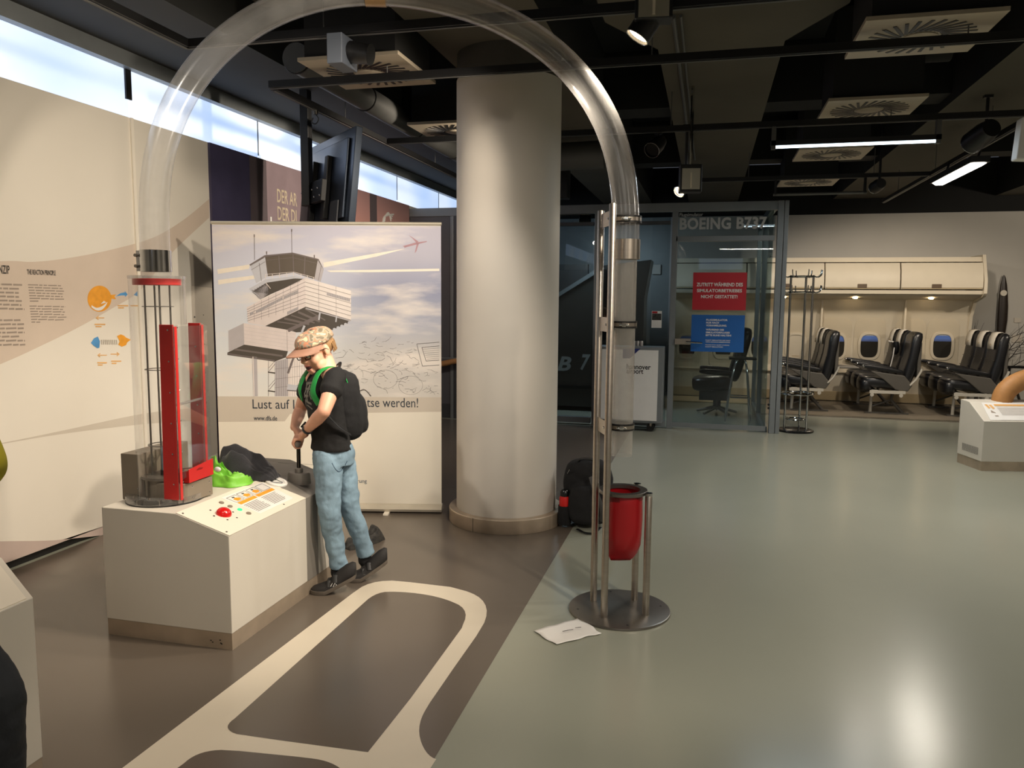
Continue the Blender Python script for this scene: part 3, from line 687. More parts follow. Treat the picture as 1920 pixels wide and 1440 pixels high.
b = MB().prism([(-2.30, 2.93, 0.675), (-2.212, 2.93, 0.675), (-2.204, 3.07, 0.685), (-2.29, 3.09, 0.685)], (0, 0, 0.003))
b.prism([(-2.212, 2.925, 0.675), (-2.212, 2.925, 0.735), (-2.205, 3.09, 0.755), (-2.205, 3.09, 0.68)], (0.004, 0, 0))
b.prism([(-2.30, 2.925, 0.675), (-2.212, 2.925, 0.675), (-2.212, 2.925, 0.73), (-2.30, 2.925, 0.71)], (0, 0.004, 0))
ty = b.build('red_tray', M['red'], ch, smooth=0)
b = MB().prism([(-2.207, 2.99, 0.70), (-2.207, 2.975, 0.724), (-2.205, 2.993, 0.732), (-2.205, 3.02, 0.727), (-2.205, 3.04, 0.735), (-2.205, 3.05, 0.71)], (0.0012, 0, 0))
b.build('tray_emblem', mat('dark_red_print', (135, 12, 16), 0.4), ty, smooth=0)
bx = MB().prism([(-2.36, 2.90, 0.586), (-2.25, 2.90, 0.586), (-2.222, 2.932, 0.586), (-2.204, 3.085, 0.586), (-2.36, 3.10, 0.586)], (0, 0, 0.085)).build('hatch_housing', M['cyl_grey'], ch, smooth=0, bevel=0.002)
bl = MB().prism([(-2.545, 2.905, 0.582), (-2.452, 2.905, 0.582), (-2.452, 3.25, 0.582), (-2.545, 3.25, 0.582)], (0, 0, 0.212)).build('motor_housing', M['cyl_grey'], ch, smooth=0, bevel=0.003)
b = MB()
for z in (0.606, 0.636): b.lathe([(0.004, 0), (0, 0.003)], (-2.462, 2.905, z), 10, axis=(0, -1, 0))
b.build('housing_screws', M['chrome'], bl)
b = MB()
for (x, y, z, ax) in ((-2.2185, 2.96, 0.60, (1, -.1, 0)), (-2.2185, 2.96, 0.65, (1, -.1, 0)), (-2.2065, 3.065, 0.60, (1, -.1, 0)), (-2.2065, 3.065, 0.65, (1, -.1, 0))): b.lathe([(0.004, 0), (0, 0.003)], (x, y, z), 10, axis=ax)
b.build('housing_screws', M['chrome'], bx)

# the arched tube
TA = V((-2.38, 2.983, 0)); TB = V((-0.380, 3.65, 0))
def arch_path(n=64):
    pts = [TA + V((0, 0, z)) for z in (1.59, 1.65, 1.71)]
    for i in range(n + 1):
        t = PI * i / n
        if t < PI / 2: u = 0.47 * (1 - math.cos(t)); z = 1.771 + (2.83 - 1.771) * math.sin(t) ** 0.86
        else: u = 0.47 + 0.53 * (-math.cos(t)); z = 1.717 + (2.83 - 1.717) * max(0, math.sin(t)) ** 0.744
        pts.append(TA + (TB - TA) * u + V((0, 0, z)))
    # even out the spacing so that the bends stay smooth
    out = [pts[0]]; acc = 0.0; step = 0.045
    for a, b_ in zip(pts[:-1], pts[1:]):
        L = (b_ - a).length
        while acc + L >= step:
            a = a + (b_ - a) * ((step - acc) / L); L = (b_ - a).length; acc = 0.0; out.append(a)
        acc += L
    return out
AP = arch_path()
tb = thing('arched_tube', 'large clear acrylic tube arching from the chamber to the stand with the red bag', 'tube', TA + V((0, 0, 1.59)))
ia = min(range(len(AP)), key=lambda i: abs((AP[i] - TA).xy.length - 0.99))
MB().tube(AP[:ia + 1], 0.062, n=40, cap=False).build('tube_arm', M['tube'], tb, smooth=60)
MB().tube(AP[ia:], 0.062, n=40, cap=False).build('tube_arm', M['tube'], tb, smooth=60)
MB().tube(AP[ia - 1:ia + 2], 0.0655, n=40, cap=False).build('joint_band', mat('bronze_band', (150, 125, 92), 0.35, 0.9), tb, smooth=60)
cp = MB().lathe([(0.066, 1.607), (0.066, 1.70), (0.0625, 1.70), (0.0625, 1.607)], TA, 48, closed=True).build('coupling', M['chrome'], tb)
b = MB().obox(TA + V((-0.066, -0.028, 1.653)), (0.016, 0.012, 0.09), x=(-0.85, -0.5, 0))
for z in (1.63, 1.677): b.cyl(TA + V((-0.066, -0.05, z)), TA + V((-0.066, -0.015, z)), 0.007, n=12)
b.build('clamp_screws', M['steel'], cp)
cp = MB().lathe([(0.066, 1.685), (0.066, 1.775), (0.0625, 1.775), (0.0625, 1.685)], TB, 48, closed=True).build('coupling', M['steel'], tb)
b = MB()
for z in (1.70, 1.757): b.cyl(TB + V((-0.068, -0.03, z)), TB + V((-0.06, -0.055, z)), 0.005, n=10)
b.build('clamp_screws', M['black'], cp)
MB().lathe([(0.051, 0.765), (0.053, 0.765), (0.053, 1.70), (0.051, 1.70)], TB, 44, closed=True).build('outlet_tube', M['tube_frost'], tb, label='frosted straight outlet tube')

# the stand under its far end
ST = V((-0.37, 3.65, 0))
sd = thing('tube_stand', 'steel four-post stand with round base plate under the clear tube', 'stand', ST)
MB().lathe([(0.0, 0.0), (0.243, 0.0), (0.245, 0.003), (0.243, 0.011), (0.238, 0.013), (0, 0.013)], ST, 72).build('base_plate', M['dark_steel'], sd)
b = MB()
for t in (0.35, 1.9, 3.5, 5.0): b.lathe([(0.006, 0.013), (0, 0.0135)], ST + V((0.205 * math.cos(t), 0.205 * math.sin(t), 0)), 12)
b.build('floor_bolts', M['black'], sd)
for (x, y, h) in ((-0.428, 3.522, 1.925), (-0.505, 3.708, 1.915), (-0.24, 3.594, 0.592), (-0.309, 3.772, 0.592)):
    MB().lathe([(0.0, 0.013), (0.0165, 0.013), (0.0165, h - 0.004), (0.0145, h), (0, h)], (x, y, 0), 28).build('post', M['steel'], sd)
P1, P2 = V((-0.428, 3.522, 0)), V((-0.505, 3.708, 0))
for z in (1.865, 1.385, 0.905):
    br = MB().obox((P1 + P2) / 2 + V((0, 0, z)), (0.19, 0.004, 0.066), x=P2 - P1).build('bracket', M['steel'], sd, smooth=0)
    MB().lathe([(0.006, 0), (0.005, 0.004), (0, 0.005)], (P1 * 0.66 + P2 * 0.34) + V((-0.002, -0.003, z)), 12, axis=(-0.9, -0.4, 0)).build('bracket_screw', M['chrome'], br)
    rr_ = 0.066 if z > 1.5 else 0.057
    c_ = MB()
    for dz in (-0.012, 0.012): c_.lathe([(rr_, z + dz - 0.004), (rr_ + 0.004, z + dz - 0.004), (rr_ + 0.004, z + dz + 0.004), (rr_, z + dz + 0.004)], TB, 40, closed=True)
    cc = c_.build('pipe_clamp', M['black'], sd)
    MB().lathe([(rr_ + 0.001, z - 0.008), (rr_ + 0.003, z - 0.008), (rr_ + 0.003, z + 0.008), (rr_ + 0.001, z + 0.008)], TB, 40, closed=True).build('clamp_band', M['steel'], cc)
    d = (V((0, 0, 0)) - TB).normalized(); s_ = V((-d.y, d.x, 0))
    MB().cyl(TB + d * (rr_ + 0.008) - s_ * 0.022 + V((0, 0, z)), TB + d * (rr_ + 0.008) + s_ * 0.022 + V((0, 0, z)), 0.006, n=12).cyl(TB + d * (rr_ + 0.008) - s_ * 0.008 + V((0, 0, z)), TB + d * (rr_ + 0.008) + s_ * 0.008 + V((0, 0, z)), 0.010, n=6).build('clamp_bolt', M['chrome'], cc)
    MB().bar((P1 + P2) / 2 + V((0, 0, z)), TB + (((P1 + P2) / 2) - TB).normalized() * rr_ + V((0, 0, z)), 0.012, 0.03).build('clamp_arm', M['steel'], sd, smooth=0)
RG = V((-0.365, 3.64, 0.59))
hr = MB().lathe([(0.082, -0.002), (0.114, -0.002), (0.116, 0.0), (0.116, 0.012), (0.114, 0.014), (0.082, 0.014)], RG, 56, closed=True).build('hoop', M['dark_steel'], sd)
b = MB()
for (x, y) in ((-0.24, 3.594), (-0.309, 3.772), (-0.428, 3.522)): b.lathe([(0.018, 0.592), (0.018, 0.604), (0, 0.605)], (x, y, 0), 20) if y != 3.522 else b.bar(V((x, y, 0.596)), RG + (V((x, y, 0.596)) - RG).normalized() * 0.11, 0.01, 0.01)
b.build('hoop_fixings', M['chrome'], sd)
# red bag hanging in the hoop: a cloth tube pinched to a seam at the bottom
bag = thing('catch_bag', 'red vinyl bag hanging in the steel hoop of the tube stand', 'bag', RG + V((0, 0, -0.35)))
secs = []
lu = V((0.95, 0.3, 0)).normalized(); lw = V((-0.3, 0.95, 0)).normalized()
for (dz, ra, rb, off) in ((0.012, 0.086, 0.086, 0), (-0.005, 0.092, 0.092, 0), (-0.05, 0.092, 0.093, 0), (-0.13, 0.091, 0.092, 0.002), (-0.2, 0.089, 0.086, 0.003), (-0.255, 0.084, 0.066, 0.005), (-0.295, 0.072, 0.036, 0.004), (-0.322, 0.056, 0.012, 0.0), (-0.335, 0.046, 0.003, -0.004)):
    secs.append([RG + V((0, 0, dz)) + lu * (off + ra * math.cos(t) * (1 + 0.012 * math.sin(5 * t + dz * 30))) + lw * (rb * math.sin(t) * (1 + 0.02 * math.sin(3 * t + dz * 20))) for t in [2 * PI * i / 40 for i in range(40)]])
mb = MB().loft(secs, cap=False); mb.add(secs[-1], [tuple(range(40))])
bo = mb.build('bag_body', M['red_bag'], bag, smooth=50)
so = bo.modifiers.new('thickness', 'SOLIDIFY'); so.thickness = 0.002; so.offset = 1
MB().lathe([(0.0935, -0.03), (0.0945, -0.03), (0.0945, -0.002), (0.0935, -0.002)], RG, 48, closed=True).build('bag_hem', mat('dark_red_hem', (120, 10, 18), 0.5), bag)
# paper left on the floor
nx, ny = 14, 10; A_, B_, C_, D_ = V((-0.716, 3.291, 0)), V((-0.592, 3.184, 0)), V((-0.412, 3.35, 0)), V((-0.544, 3.496, 0))
vs = []; fs = []
for i in range(nx + 1):
    for j in range(ny + 1):
        u, v = i / nx, j / ny; p = (A_ * (1 - v) + B_ * v) * (1 - u) + (D_ * (1 - v) + C_ * v) * u
        p = p + V((0.006 * math.sin(v * 9 + u * 3), 0.005 * math.sin(u * 11), 0))
        p.z = 0.003 + 0.007 * abs(math.sin(u * 3.1 + 0.4) * math.cos(v * 2.2)) + 0.012 * max(0, abs(u - .5) - .35) + 0.003 * noise.noise(p * 25)
        p.z = max(p.z, 0.0025); vs.append(p)
for i in range(nx):
    for j in range(ny): fs.append((i * (ny + 1) + j, (i + 1) * (ny + 1) + j, (i + 1) * (ny + 1) + j + 1, i * (ny + 1) + j + 1))
pa = thing('paper_sheet', 'crumpled white sheet of paper on the floor beside the stand base', 'paper', (-0.566, 3.33, 0))
o = MB().add(vs, fs).build('sheet', M['white'], pa, smooth=60)
so = o.modifiers.new('thickness', 'SOLIDIFY'); so.thickness = 0.0006
b = MB()
for (x, y, a) in ((-0.555, 3.325, 0.55), (-0.525, 3.36, 0.5), (-0.575, 3.31, 0.7)): b.obox((x, y, 0.0165), (0.028, 0.004, 0.001), x=(math.cos(a), math.sin(a), 0))
b.build('torn_marks', M['ink'], pa, smooth=0)
# ================================================================= the roll-up banner
BO = V((-3.30, 4.708, 0)); BE = V((-1.777, 5.065, 0)); BU = (BE - BO).normalized(); BN = V((BU.y, -BU.x, 0)); BW = (BE - BO).length
bn = thing('rollup_banner', 'wide roll-up banner printed with an airport control tower, behind the boy', 'banner', (BO + BE) / 2)
def bp(px, py, l=0.0): return onplane(px, py, BO + BN * 0.0, BN) + BN * l
ms = bpy.data.materials.new('printed_sky'); ms.use_nodes = True
nt = ms.node_tree; L = nt.links.new; bs = nt.nodes['Principled BSDF']; bs.inputs['Roughness'].default_value = 0.55
tc = nt.nodes.new('ShaderNodeTexCoord'); sp = nt.nodes.new('ShaderNodeSeparateXYZ'); L(tc.outputs['Object'], sp.inputs[0])
mp = nt.nodes.new('ShaderNodeMapping'); mp.inputs['Scale'].default_value = (1.0, 1.0, 4.2); mp.inputs['Rotation'].default_value = (0, math.radians(9), 0); L(tc.outputs['Object'], mp.inputs['Vector'])
nz = nt.nodes.new('ShaderNodeTexNoise'); nz.inputs['Scale'].default_value = 2.0; nz.inputs['Detail'].default_value = 6; L(mp.outputs[0], nz.inputs['Vector'])
m1 = nt.nodes.new('ShaderNodeMapRange'); m1.inputs['From Min'].default_value = 0.84; m1.inputs['From Max'].default_value = 2.0; L(sp.outputs['Z'], m1.inputs['Value'])
def ramp(stops):
    r = nt.nodes.new('ShaderNodeValToRGB'); e = r.color_ramp.elements
    e[0].position = stops[0][0]; e[0].color = lin(stops[0][1]); e[1].position = stops[-1][0]; e[1].color = lin(stops[-1][1])
    for p, c in stops[1:-1]:
        q = e.new(p); q.color = lin(c)
    return r
left = ramp([(0.0, (232, 230, 224)), (0.3, (222, 226, 230)), (0.6, (214, 218, 230)), (1.0, (206, 204, 220))]); L(m1.outputs[0], left.inputs['Fac'])
right = ramp([(0.0, (214, 208, 200)), (0.25, (206, 202, 198)), (0.42, (176, 178, 192)), (0.6, (150, 154, 178)), (0.8, (182, 180, 194)), (1.0, (196, 192, 206))]); L(m1.outputs[0], right.inputs['Fac'])
m2 = nt.nodes.new('ShaderNodeMapRange'); m2.inputs['From Min'].default_value = -0.35; m2.inputs['From Max'].default_value = 0.45; m2.interpolation_type = 'SMOOTHSTEP'; L(sp.outputs['X'], m2.inputs['Value'])
mx = nt.nodes.new('ShaderNodeMix'); mx.data_type = 'RGBA'; L(m2.outputs[0], mx.inputs[0]); L(left.outputs[0], mx.inputs[6]); L(right.outputs[0], mx.inputs[7])
cl_ = nt.nodes.new('ShaderNodeMapRange'); cl_.inputs['From Min'].default_value = 0.48; cl_.inputs['From Max'].default_value = 0.68; cl_.inputs['To Max'].default_value = 0.8; L(nz.outputs['Fac'], cl_.inputs['Value'])
m3 = nt.nodes.new('ShaderNodeMix'); m3.data_type = 'RGBA'; L(cl_.outputs[0], m3.inputs[0]); L(mx.outputs[2], m3.inputs[6]); m3.inputs[7].default_value = lin((240, 230, 220))
L(m3.outputs[2], bs.inputs['Base Color'])
M['b_white'] = mat('banner_white', (238, 230, 214), 0.55, var=0.01)
M['b_band'] = mat('banner_beige_band', (208, 197, 182), 0.55, var=0.01)
def bz(u, z, l): return BO + BU * u + V((0, 0, z)) + BN * l
MB().add([bz(0.0, 0.035, 0), bz(BW, 0.035, 0), bz(BW, 2.0, 0), bz(0.0, 2.0, 0), bz(0.0, 0.035, -0.002), bz(BW, 0.035, -0.002), bz(BW, 2.0, -0.002), bz(0, 2.0, -0.002)],
         [(0, 1, 2, 3), (7, 6, 5, 4), (0, 4, 5, 1), (1, 5, 6, 2), (2, 6, 7, 3), (3, 7, 4, 0)]).build('sheet', M['b_white'], bn, smooth=0)
MB().face([bz(0, 0.80, 0.0006), bz(BW, 0.80, 0.0006), bz(BW, 1.985, 0.0006), bz(0, 1.985, 0.0006)]).build('sky_print', ms, bn, smooth=0)
MB().tube([bz(-0.004, 2.0, 0), bz(BW + 0.004, 2.0, 0)], 0.011, n=14).build('top_rail', mat('cream_aluminium', (206, 198, 180), 0.4, 0.3), bn)
cs = MB().prism([bz(-0.005, 0.012, 0.05), bz(-0.005, 0.03, 0.058), bz(-0.005, 0.05, 0.03), bz(-0.005, 0.056, 0.0), bz(-0.005, 0.05, -0.05), bz(-0.005, 0.012, -0.055)], BU * (BW + 0.01)).build('cassette', mat('cream_cassette', (200, 192, 176), 0.4, 0.3), bn, smooth=25)
for u in (0.32, 1.17):
    MB().prism([bz(u, 0.0, 0.11), bz(u + 0.035, 0.0, 0.11), bz(u + 0.035, 0.0, -0.09), bz(u, 0.0, -0.09)], (0, 0, 0.012)).build('foot', M['b_white'], bn, smooth=0)
MB().tube([bz(BW / 2, 0.05, -0.03), bz(BW / 2, 1.99, -0.03)], 0.009, n=10).build('support_pole', M['alu'], bn)
MB().lathe([(0.006, 2.01), (0.006, 2.04), (0, 2.041)], bz(0.405, 0, -0.005), 10).build('pole_tip', M['white'], bn)
# print, in the coordinates of a 4x enlargement of the banner
def T(X, Y, l=0.0012): return bp(380 + X / 4.0, 400 + Y / 4.0, l)
def tp(mb, pts, l=0.0012, mi=0): return mb.face([T(x, y, l) for x, y in pts], mi)
def tl(mb, a, b, w=3, l=0.002, mi=0):
    dx, dy_ = b[0] - a[0], b[1] - a[1]; n = math.hypot(dx, dy_) or 1; nx_, ny_ = -dy_ / n * w / 2, dx / n * w / 2
    return mb.face([T(a[0] + nx_, a[1] + ny_, l), T(b[0] + nx_, b[1] + ny_, l), T(b[0] - nx_, b[1] - ny_, l), T(a[0] - nx_, a[1] - ny_, l)], mi)
tone = lambda n, c: mat('print_' + n, c, 0.55, var=0.03, scale=20)
TM = [tone('tower_light', (228, 216, 212)), tone('tower_lighter', (236, 226, 220)), tone('tower_mid', (188, 182, 184)), tone('tower_dark', (102, 92, 82)), tone('tower_darker', (84, 77, 70)),
      tone('tower_line', (120, 110, 108)), tone('contrail', (242, 232, 216)), tone('tower_cool', (198, 198, 204)), tone('tower_soffit', (118, 108, 104))]
for q_ in ([(110, 420), (350, 385), (350, 415), (115, 455)], [(115, 500), (390, 465), (400, 490), (118, 535)], [(905, 370), (1300, 300), (1520, 265), (1300, 325), (910, 405)], [(930, 430), (1180, 425), (1775, 415), (1775, 432), (1250, 442), (960, 440)]):
    tp(MB(), q_, 0.0009).build('contrail_print', TM[6], bn, smooth=0)
b = MB()
# cab
tp(b, [(350, 385), (465, 314), (675, 294), (870, 342), (910, 424), (862, 352), (675, 308), (470, 328), (360, 395)], mi=5)
tp(b, [(358, 392), (465, 325), (487, 472), (402, 525)], mi=7); tp(b, [(468, 325), (675, 305), (683, 444), (489, 472)], mi=3); tp(b, [(675, 305), (864, 350), (838, 494), (683, 444)], mi=3)
tp(b, [(866, 350), (908, 424), (885, 514), (838, 494)], mi=2)
for a_, c_ in (((572, 318), (580, 462)), ((678, 306), (684, 444)), ((768, 328), (762, 470))): tl(b, a_, c_, 7, mi=5)
for a_, c_ in (((475, 352), (676, 332)), ((676, 332), (862, 376)), ((365, 425), (470, 362)), ((425, 372), (442, 508)), ((890, 395), (868, 505))): tl(b, a_, c_, 3, mi=5)
# gallery and stem
tp(b, [(480, 520), (690, 488), (775, 492), (512, 606), (432, 646), (370, 588)], mi=4); tp(b, [(348, 566), (470, 496), (690, 470), (772, 492), (690, 490), (480, 520), (372, 584)], mi=7)
tp(b, [(372, 584), (480, 520), (500, 600), (436, 646), (420, 640)], mi=2)
for k in range(6): tl(b, (372 + k * 18, 575 - k * 9), (384 + k * 18, 590 - k * 10), 3, 0.0022, 4)
tl(b, (475, 522), (510, 565), 5, 0.0024, 1); tl(b, (355, 570), (425, 622), 4, 0.0024, 7)
for k in range(5): tl(b, (470 + k * 53, 458 - k * 4), (472 + k * 53, 494 - k * 5.5), 4, 0.0024, 1)
for k in range(3): tl(b, (738 + k * 48, 452 + k * 13), (738 + k * 48, 482 + k * 13), 4, 0.0024, 1)
for dy_ in (0, 16): tl(b, (468, 458 + dy_), (684, 440 + dy_), 3, 0.0024, 1); tl(b, (684, 440 + dy_), (838, 482 + dy_), 3, 0.0024, 1)
# upper block
tp(b, [(332, 705), (768, 484), (773, 700), (470, 845), (340, 822)], mi=0); tp(b, [(768, 484), (1113, 580), (1113, 800), (773, 700)], mi=1)
for k in range(1, 7):
    t = k / 7; tl(b, (333, 705 + t * 120), (769, 484 + t * 216), 2.6, mi=5); tl(b, (769, 484 + t * 216), (1113, 580 + t * 220), 2.6, mi=5)
for k in range(1, 8):
    x = 332 + k * 54.5; tl(b, (x, 705 - k * 27.6), (x + 1, 705 - k * 27.6 + 125 + k * 11), 1.6, mi=5)
for x, y in ((870, 512), (1000, 548)): tl(b, (x, y), (x + 2, y + 218), 1.6, mi=5)
for (x0, y0, x1, y1) in ((355, 746, 382, 734), (400, 728, 600, 626), (610, 622, 718, 574), (635, 738, 718, 700)):
    tp(b, [(x0, y0), (x1, y1), (x1, y1 + 22), (x0, y0 + 24)], 0.0021, 2)
    n_ = max(2, int((x1 - x0) / 9))
    for k in range(n_): xx = x0 + (x1 - x0) * (k + .5) / n_; yy = y0 + (y1 - y0) * (k + .5) / n_; tl(b, (xx, yy), (xx, yy + 23), 2.2, 0.0025, 5)
tp(b, [(932, 592), (1106, 638), (1106, 664), (932, 614)], 0.0021, 2)
for k in range(14): tl(b, (936 + k * 12.5, 594 + k * 3.3), (936 + k * 12.5, 616 + k * 3.3), 2.2, 0.0025, 5)
tp(b, [(470, 845), (773, 700), (1113, 800), (1085, 815), (930, 884), (700, 892), (620, 872)], mi=4)
for k in range(5): tl(b, (560 + k * 52, 812 - k * 24), (760 + k * 40, 842 - k * 10), 16 if k % 2 else 9, 0.0021, 8)
tl(b, (640, 880), (880, 770), 26, 0.0024, 5); tl(b, (773, 712), (1110, 806), 9, 0.0026, 2); tl(b, (880, 745), (872, 800), 12, 0.0028, 7); tl(b, (1005, 770), (1000, 815), 10, 0.0028, 7)
for k in range(6): tp(b, [(930 + k * 28, 884 - k * 13), (950 + k * 28, 872 - k * 12), (948 + k * 28, 888 - k * 12)], 0.0022, 4)
tl(b, (765, 842), (745, 890), 16, 0.003, 7); tl(b, (905, 880), (890, 930), 16, 0.003, 7)
# lower block, legs and shaft
tp(b, [(193, 880), (308, 824), (313, 986), (196, 1036)], mi=2); tp(b, [(308, 824), (480, 848), (700, 884), (700, 1040), (640, 1034), (313, 986)], mi=0)
tl(b, (632, 872), (636, 1030), 2, mi=5)
for k in range(1, 6): tl(b, (310, 824 + k * 27), (690, 880 + k * 27), 1.0, 0.0018, 2)
tp(b, [(186, 1044), (313, 984), (640, 1034), (625, 1080), (540, 1112), (186, 1062)], mi=4); tl(b, (240, 1020), (600, 1070), 14, 0.0024, 8); tl(b, (186, 1052), (540, 1105), 8, 0.0024, 5)
tp(b, [(370, 1072), (408, 1078), (414, 1372), (380, 1372)], mi=2); tl(b, (378, 1075), (386, 1370), 8, 0.0024, 1)
tp(b, [(540, 1112), (640, 1085), (640, 1372), (540, 1372)], mi=2); tp(b, [(640, 1085), (700, 1070), (790, 1100), (790, 1372), (640, 1372)], mi=1)
for k in range(6): tl(b, (556 + k * 17, 1112 - k * 4), (556 + k * 17, 1372), 1.8, mi=5)
for k in range(8): tl(b, (655 + k * 18, 1085), (655 + k * 18, 1372), 1.4, mi=5)
for y in (1160, 1235, 1300): tl(b, (540, y + 8), (790, y - 20), 1.8, mi=5)
tl(b, (690, 1060), (640, 1200), 16, 0.0026, 5); tp(b, [(634, 1318), (640, 1280), (780, 1300), (780, 1338), (636, 1332)], 0.0022, 7); tl(b, (634, 1326), (760, 1336), 6, 0.0028, 3)
for y in (1190, 1330): tl(b, (490, y), (545, y + 8), 9, 0.0022, 4); tl(b, (500, y - 8), (545, y - 62), 4, 0.0022, 5); tl(b, (496, y - 30), (540, y - 80), 3, 0.0022, 5)
tl(b, (494, 1100), (494, 1370), 2.5, mi=5)
for x0, y0, y1 in ((388, 158, 350), (668, 118, 298), (480, 285, 312), (838, 312, 340)): tl(b, (x0, y0), (x0 + 2, y1), 3.4, mi=5); tp(b, [(x0 - 4, y0), (x0 + 4, y0), (x0 + 4, y0 + 20), (x0 - 4, y0 + 20)], 0.0021, 5)
b.build('tower_print', TM, bn, smooth=0)
b = MB()
tp(b, [(1500, 246), (1600, 218), (1680, 208), (1682, 214), (1612, 232), (1520, 256)]); tp(b, [(1545, 164), (1560, 172), (1620, 212), (1604, 222), (1575, 190)]); tp(b, [(1606, 226), (1622, 226), (1604, 282), (1590, 300)]); tp(b, [(1520, 240), (1512, 262), (1530, 250)])
b.build('aeroplane_print', tone('aeroplane', (176, 138, 146)), bn, smooth=0)
b = MB(); rr = random.Random(11)
for k in range(170):
    x = 980 + rr.random() * 780; y = 960 + rr.random() * 390
    if y < 1010 and x < 1150: continue
    if x > 1590 and y < 1150: continue
    a = rr.uniform(-0.5, 0.5); n_ = rr.randint(1, 3); L_ = rr.uniform(8, 30)
    for q in range(n_):
        x2, y2 = x + L_ * math.cos(a), y + L_ * math.sin(a)
        if x2 < 1775: tl(b, (x, y), (x2, y2), rr.uniform(1.2, 2.4), 0.0014)
        x, y = x2, y2; a += rr.uniform(-0.9, 0.9)
for (x, y) in ((1370, 1245), (1560, 1290)):
    for q in range(24):
        t = q / 24 * 2 * PI; tl(b, (x + 90 * math.cos(t), y + 70 * math.sin(t)), (x + 90 * math.cos(t + .26), y + 70 * math.sin(t + .26)), 1.5, 0.0014)
for pts in ([(1775, 966), (1606, 980), (1648, 1146), (1775, 1138)], [(1775, 994), (1644, 1006), (1676, 1108), (1775, 1100)]):
    for a_, c_ in zip(pts[:-1], pts[1:]): tl(b, a_, c_, 4, 0.0014)
for k in range(6): tl(b, (1652 + k * 6, 1020 + k * 15), (1775, 1010 + k * 15), 2, 0.0014)
b.build('chart_print', tone('chart', (110, 106, 104)), bn, smooth=0)
b = MB().face([bp(400, 743, 0.001), bp(835, 745, 0.001), bp(835, 772, 0.001), bp(544, 776, 0.001), bp(534, 790, 0.001), bp(400, 791, 0.001)])
lo_ = [p for p in b.v]
for i, p in enumerate(b.v): # trim to the sheet
    u = (p - BO).dot(BU); b.v[i] = p - BU * (u - min(max(u, 0.0), BW))
b.build('beige_band_print', M['b_band'], bn, smooth=0)
MB().face([bz(0, 0.06, 0.0008), bz(BW, 0.06, 0.0008), V(b.v[2]) , V(b.v[3]), V(b.v[4]), V(b.v[5])]).build('white_print', M['b_white'], bn, smooth=0)
b = MB()
def btext(s, x0, y0, x1, y1, h, bold=0.0):
    A = bp(x0, y0, 0.002); B = bp(x1, y1, 0.002); text_mb(b, s, A, BU, (0, 0, 1), w=(B - A).dot(BU), h=h, bold=bold)
si = mat('slate_ink', (62, 68, 76), 0.5)
for a_ in (('Lust auf L', 474, 766, 559, 765, 0.066), ('tse werden!', 688, 763, 784, 761, 0.066), ('www.dfs.de', 476, 788, 520, 787, 0.033, 0.012)):
    b = MB(); btext(*a_); b.build('banner_lettering', si, bn, smooth=0)
b = MB(); btext('sicherung', 649, 907, 688, 906, 0.036)
b.build('small_lettering', mat('blue_grey_ink', (74, 96, 116), 0.5), bn, smooth=0)

# ================================================================= jackets thrown on the console
def heap(name, label, cat, m, path, width, folds, seed, z0, fscale=9.0, part='cloth', back=None):
    """cloth thrown down in folds: path = (point on the table, height, half width) along the heap"""
    root = thing(name, label, cat, (sum(p[0][0] for p in path) / len(path), sum(p[0][1] for p in path) / len(path), z0))
    C = spline([V((p[0][0], p[0][1], 0)) for p in path], 10); k = len(C) - 1
    def lerp(i, t):
        f = t * (len(path) - 1); a = min(int(f), len(path) - 2); u = f - a; u = u * u * (3 - 2 * u); return path[a][i] * (1 - u) + path[a + 1][i] * u
    n, q = 90, 60; vs = []; off = V((seed * 3.1, seed * 1.7, 0))
    for i in range(n + 1):
        t = i / n; f = t * k; a = min(int(f), k - 1); c = C[a] + (C[a + 1] - C[a]) * (f - a)
        d = (C[min(a + 2, k)] - C[max(a - 1, 0)]).normalized(); s = V((-d.y, d.x, 0)); h = lerp(1, t); w = lerp(2, t)
        for j in range(q + 1):
            v = -1 + 2 * j / q; e = 1.0 + 0.16 * noise.noise(V((t * 5, (1 if v > 0 else -1) * 3, seed))); p = c + s * (v * w * e)
            env = max(0.0, 1 - abs(v) ** 2.2) ** 0.62 * min(1.0, t / 0.10, (1 - t) / 0.06) ** 0.5
            r1 = math.sin(fscale * .75 * v + 3.5 * noise.noise(V((t * 2.6, 0.2, 0)) + off) + 2.6 * noise.noise(V((v * 1.4, t * 3.2, 1)) + off))
            r2 = noise.noise(V((t * fscale * .8, v * fscale * .55, 1.7)) + off)
            z = h * env * (0.93 + 0.07 * r1) + folds * env * (r1 * 0.55 + r2 * 0.9) + 0.002
            p = p + s * (0.014 * noise.noise(p * 18 + off)) ; vs.append(V((p.x, p.y, z0 + max(0.0015, z))))
    W_ = q + 1
    o = MB().add(vs, [(i * W_ + j, (i + 1) * W_ + j, (i + 1) * W_ + j + 1, i * W_ + j + 1) for i in range(n) for j in range(q)]).build(part, m, root, smooth=80)
    return root, o
M['charcoal_cloth'] = mat('charcoal_fleece', (40, 40, 45), 0.9, var=0.15, scale=30, bump=0.15, bscale=150, sheen=0.3)
M['green_cloth'] = mat('lime_green_shell', (122, 196, 62), 0.5, var=0.1, scale=12, bump=0.1, bscale=40)
T_ = 0.58
def jp(px, py): p = gp(px, py, T_ + 0.01); return (p.x, p.y)
heap('charcoal_jacket', 'charcoal grey jacket heaped on the console beside the lever', 'jacket', M['charcoal_cloth'],
     [(jp(408, 889), .06, .05), (jp(422, 888), .135, .085), (jp(442, 888), .158, .105), (jp(462, 889), .135, .11), (jp(482, 890), .10, .105), (jp(502, 892), .055, .085), (jp(520, 893), .012, .05)], 0, .016, 2, T_, 8)
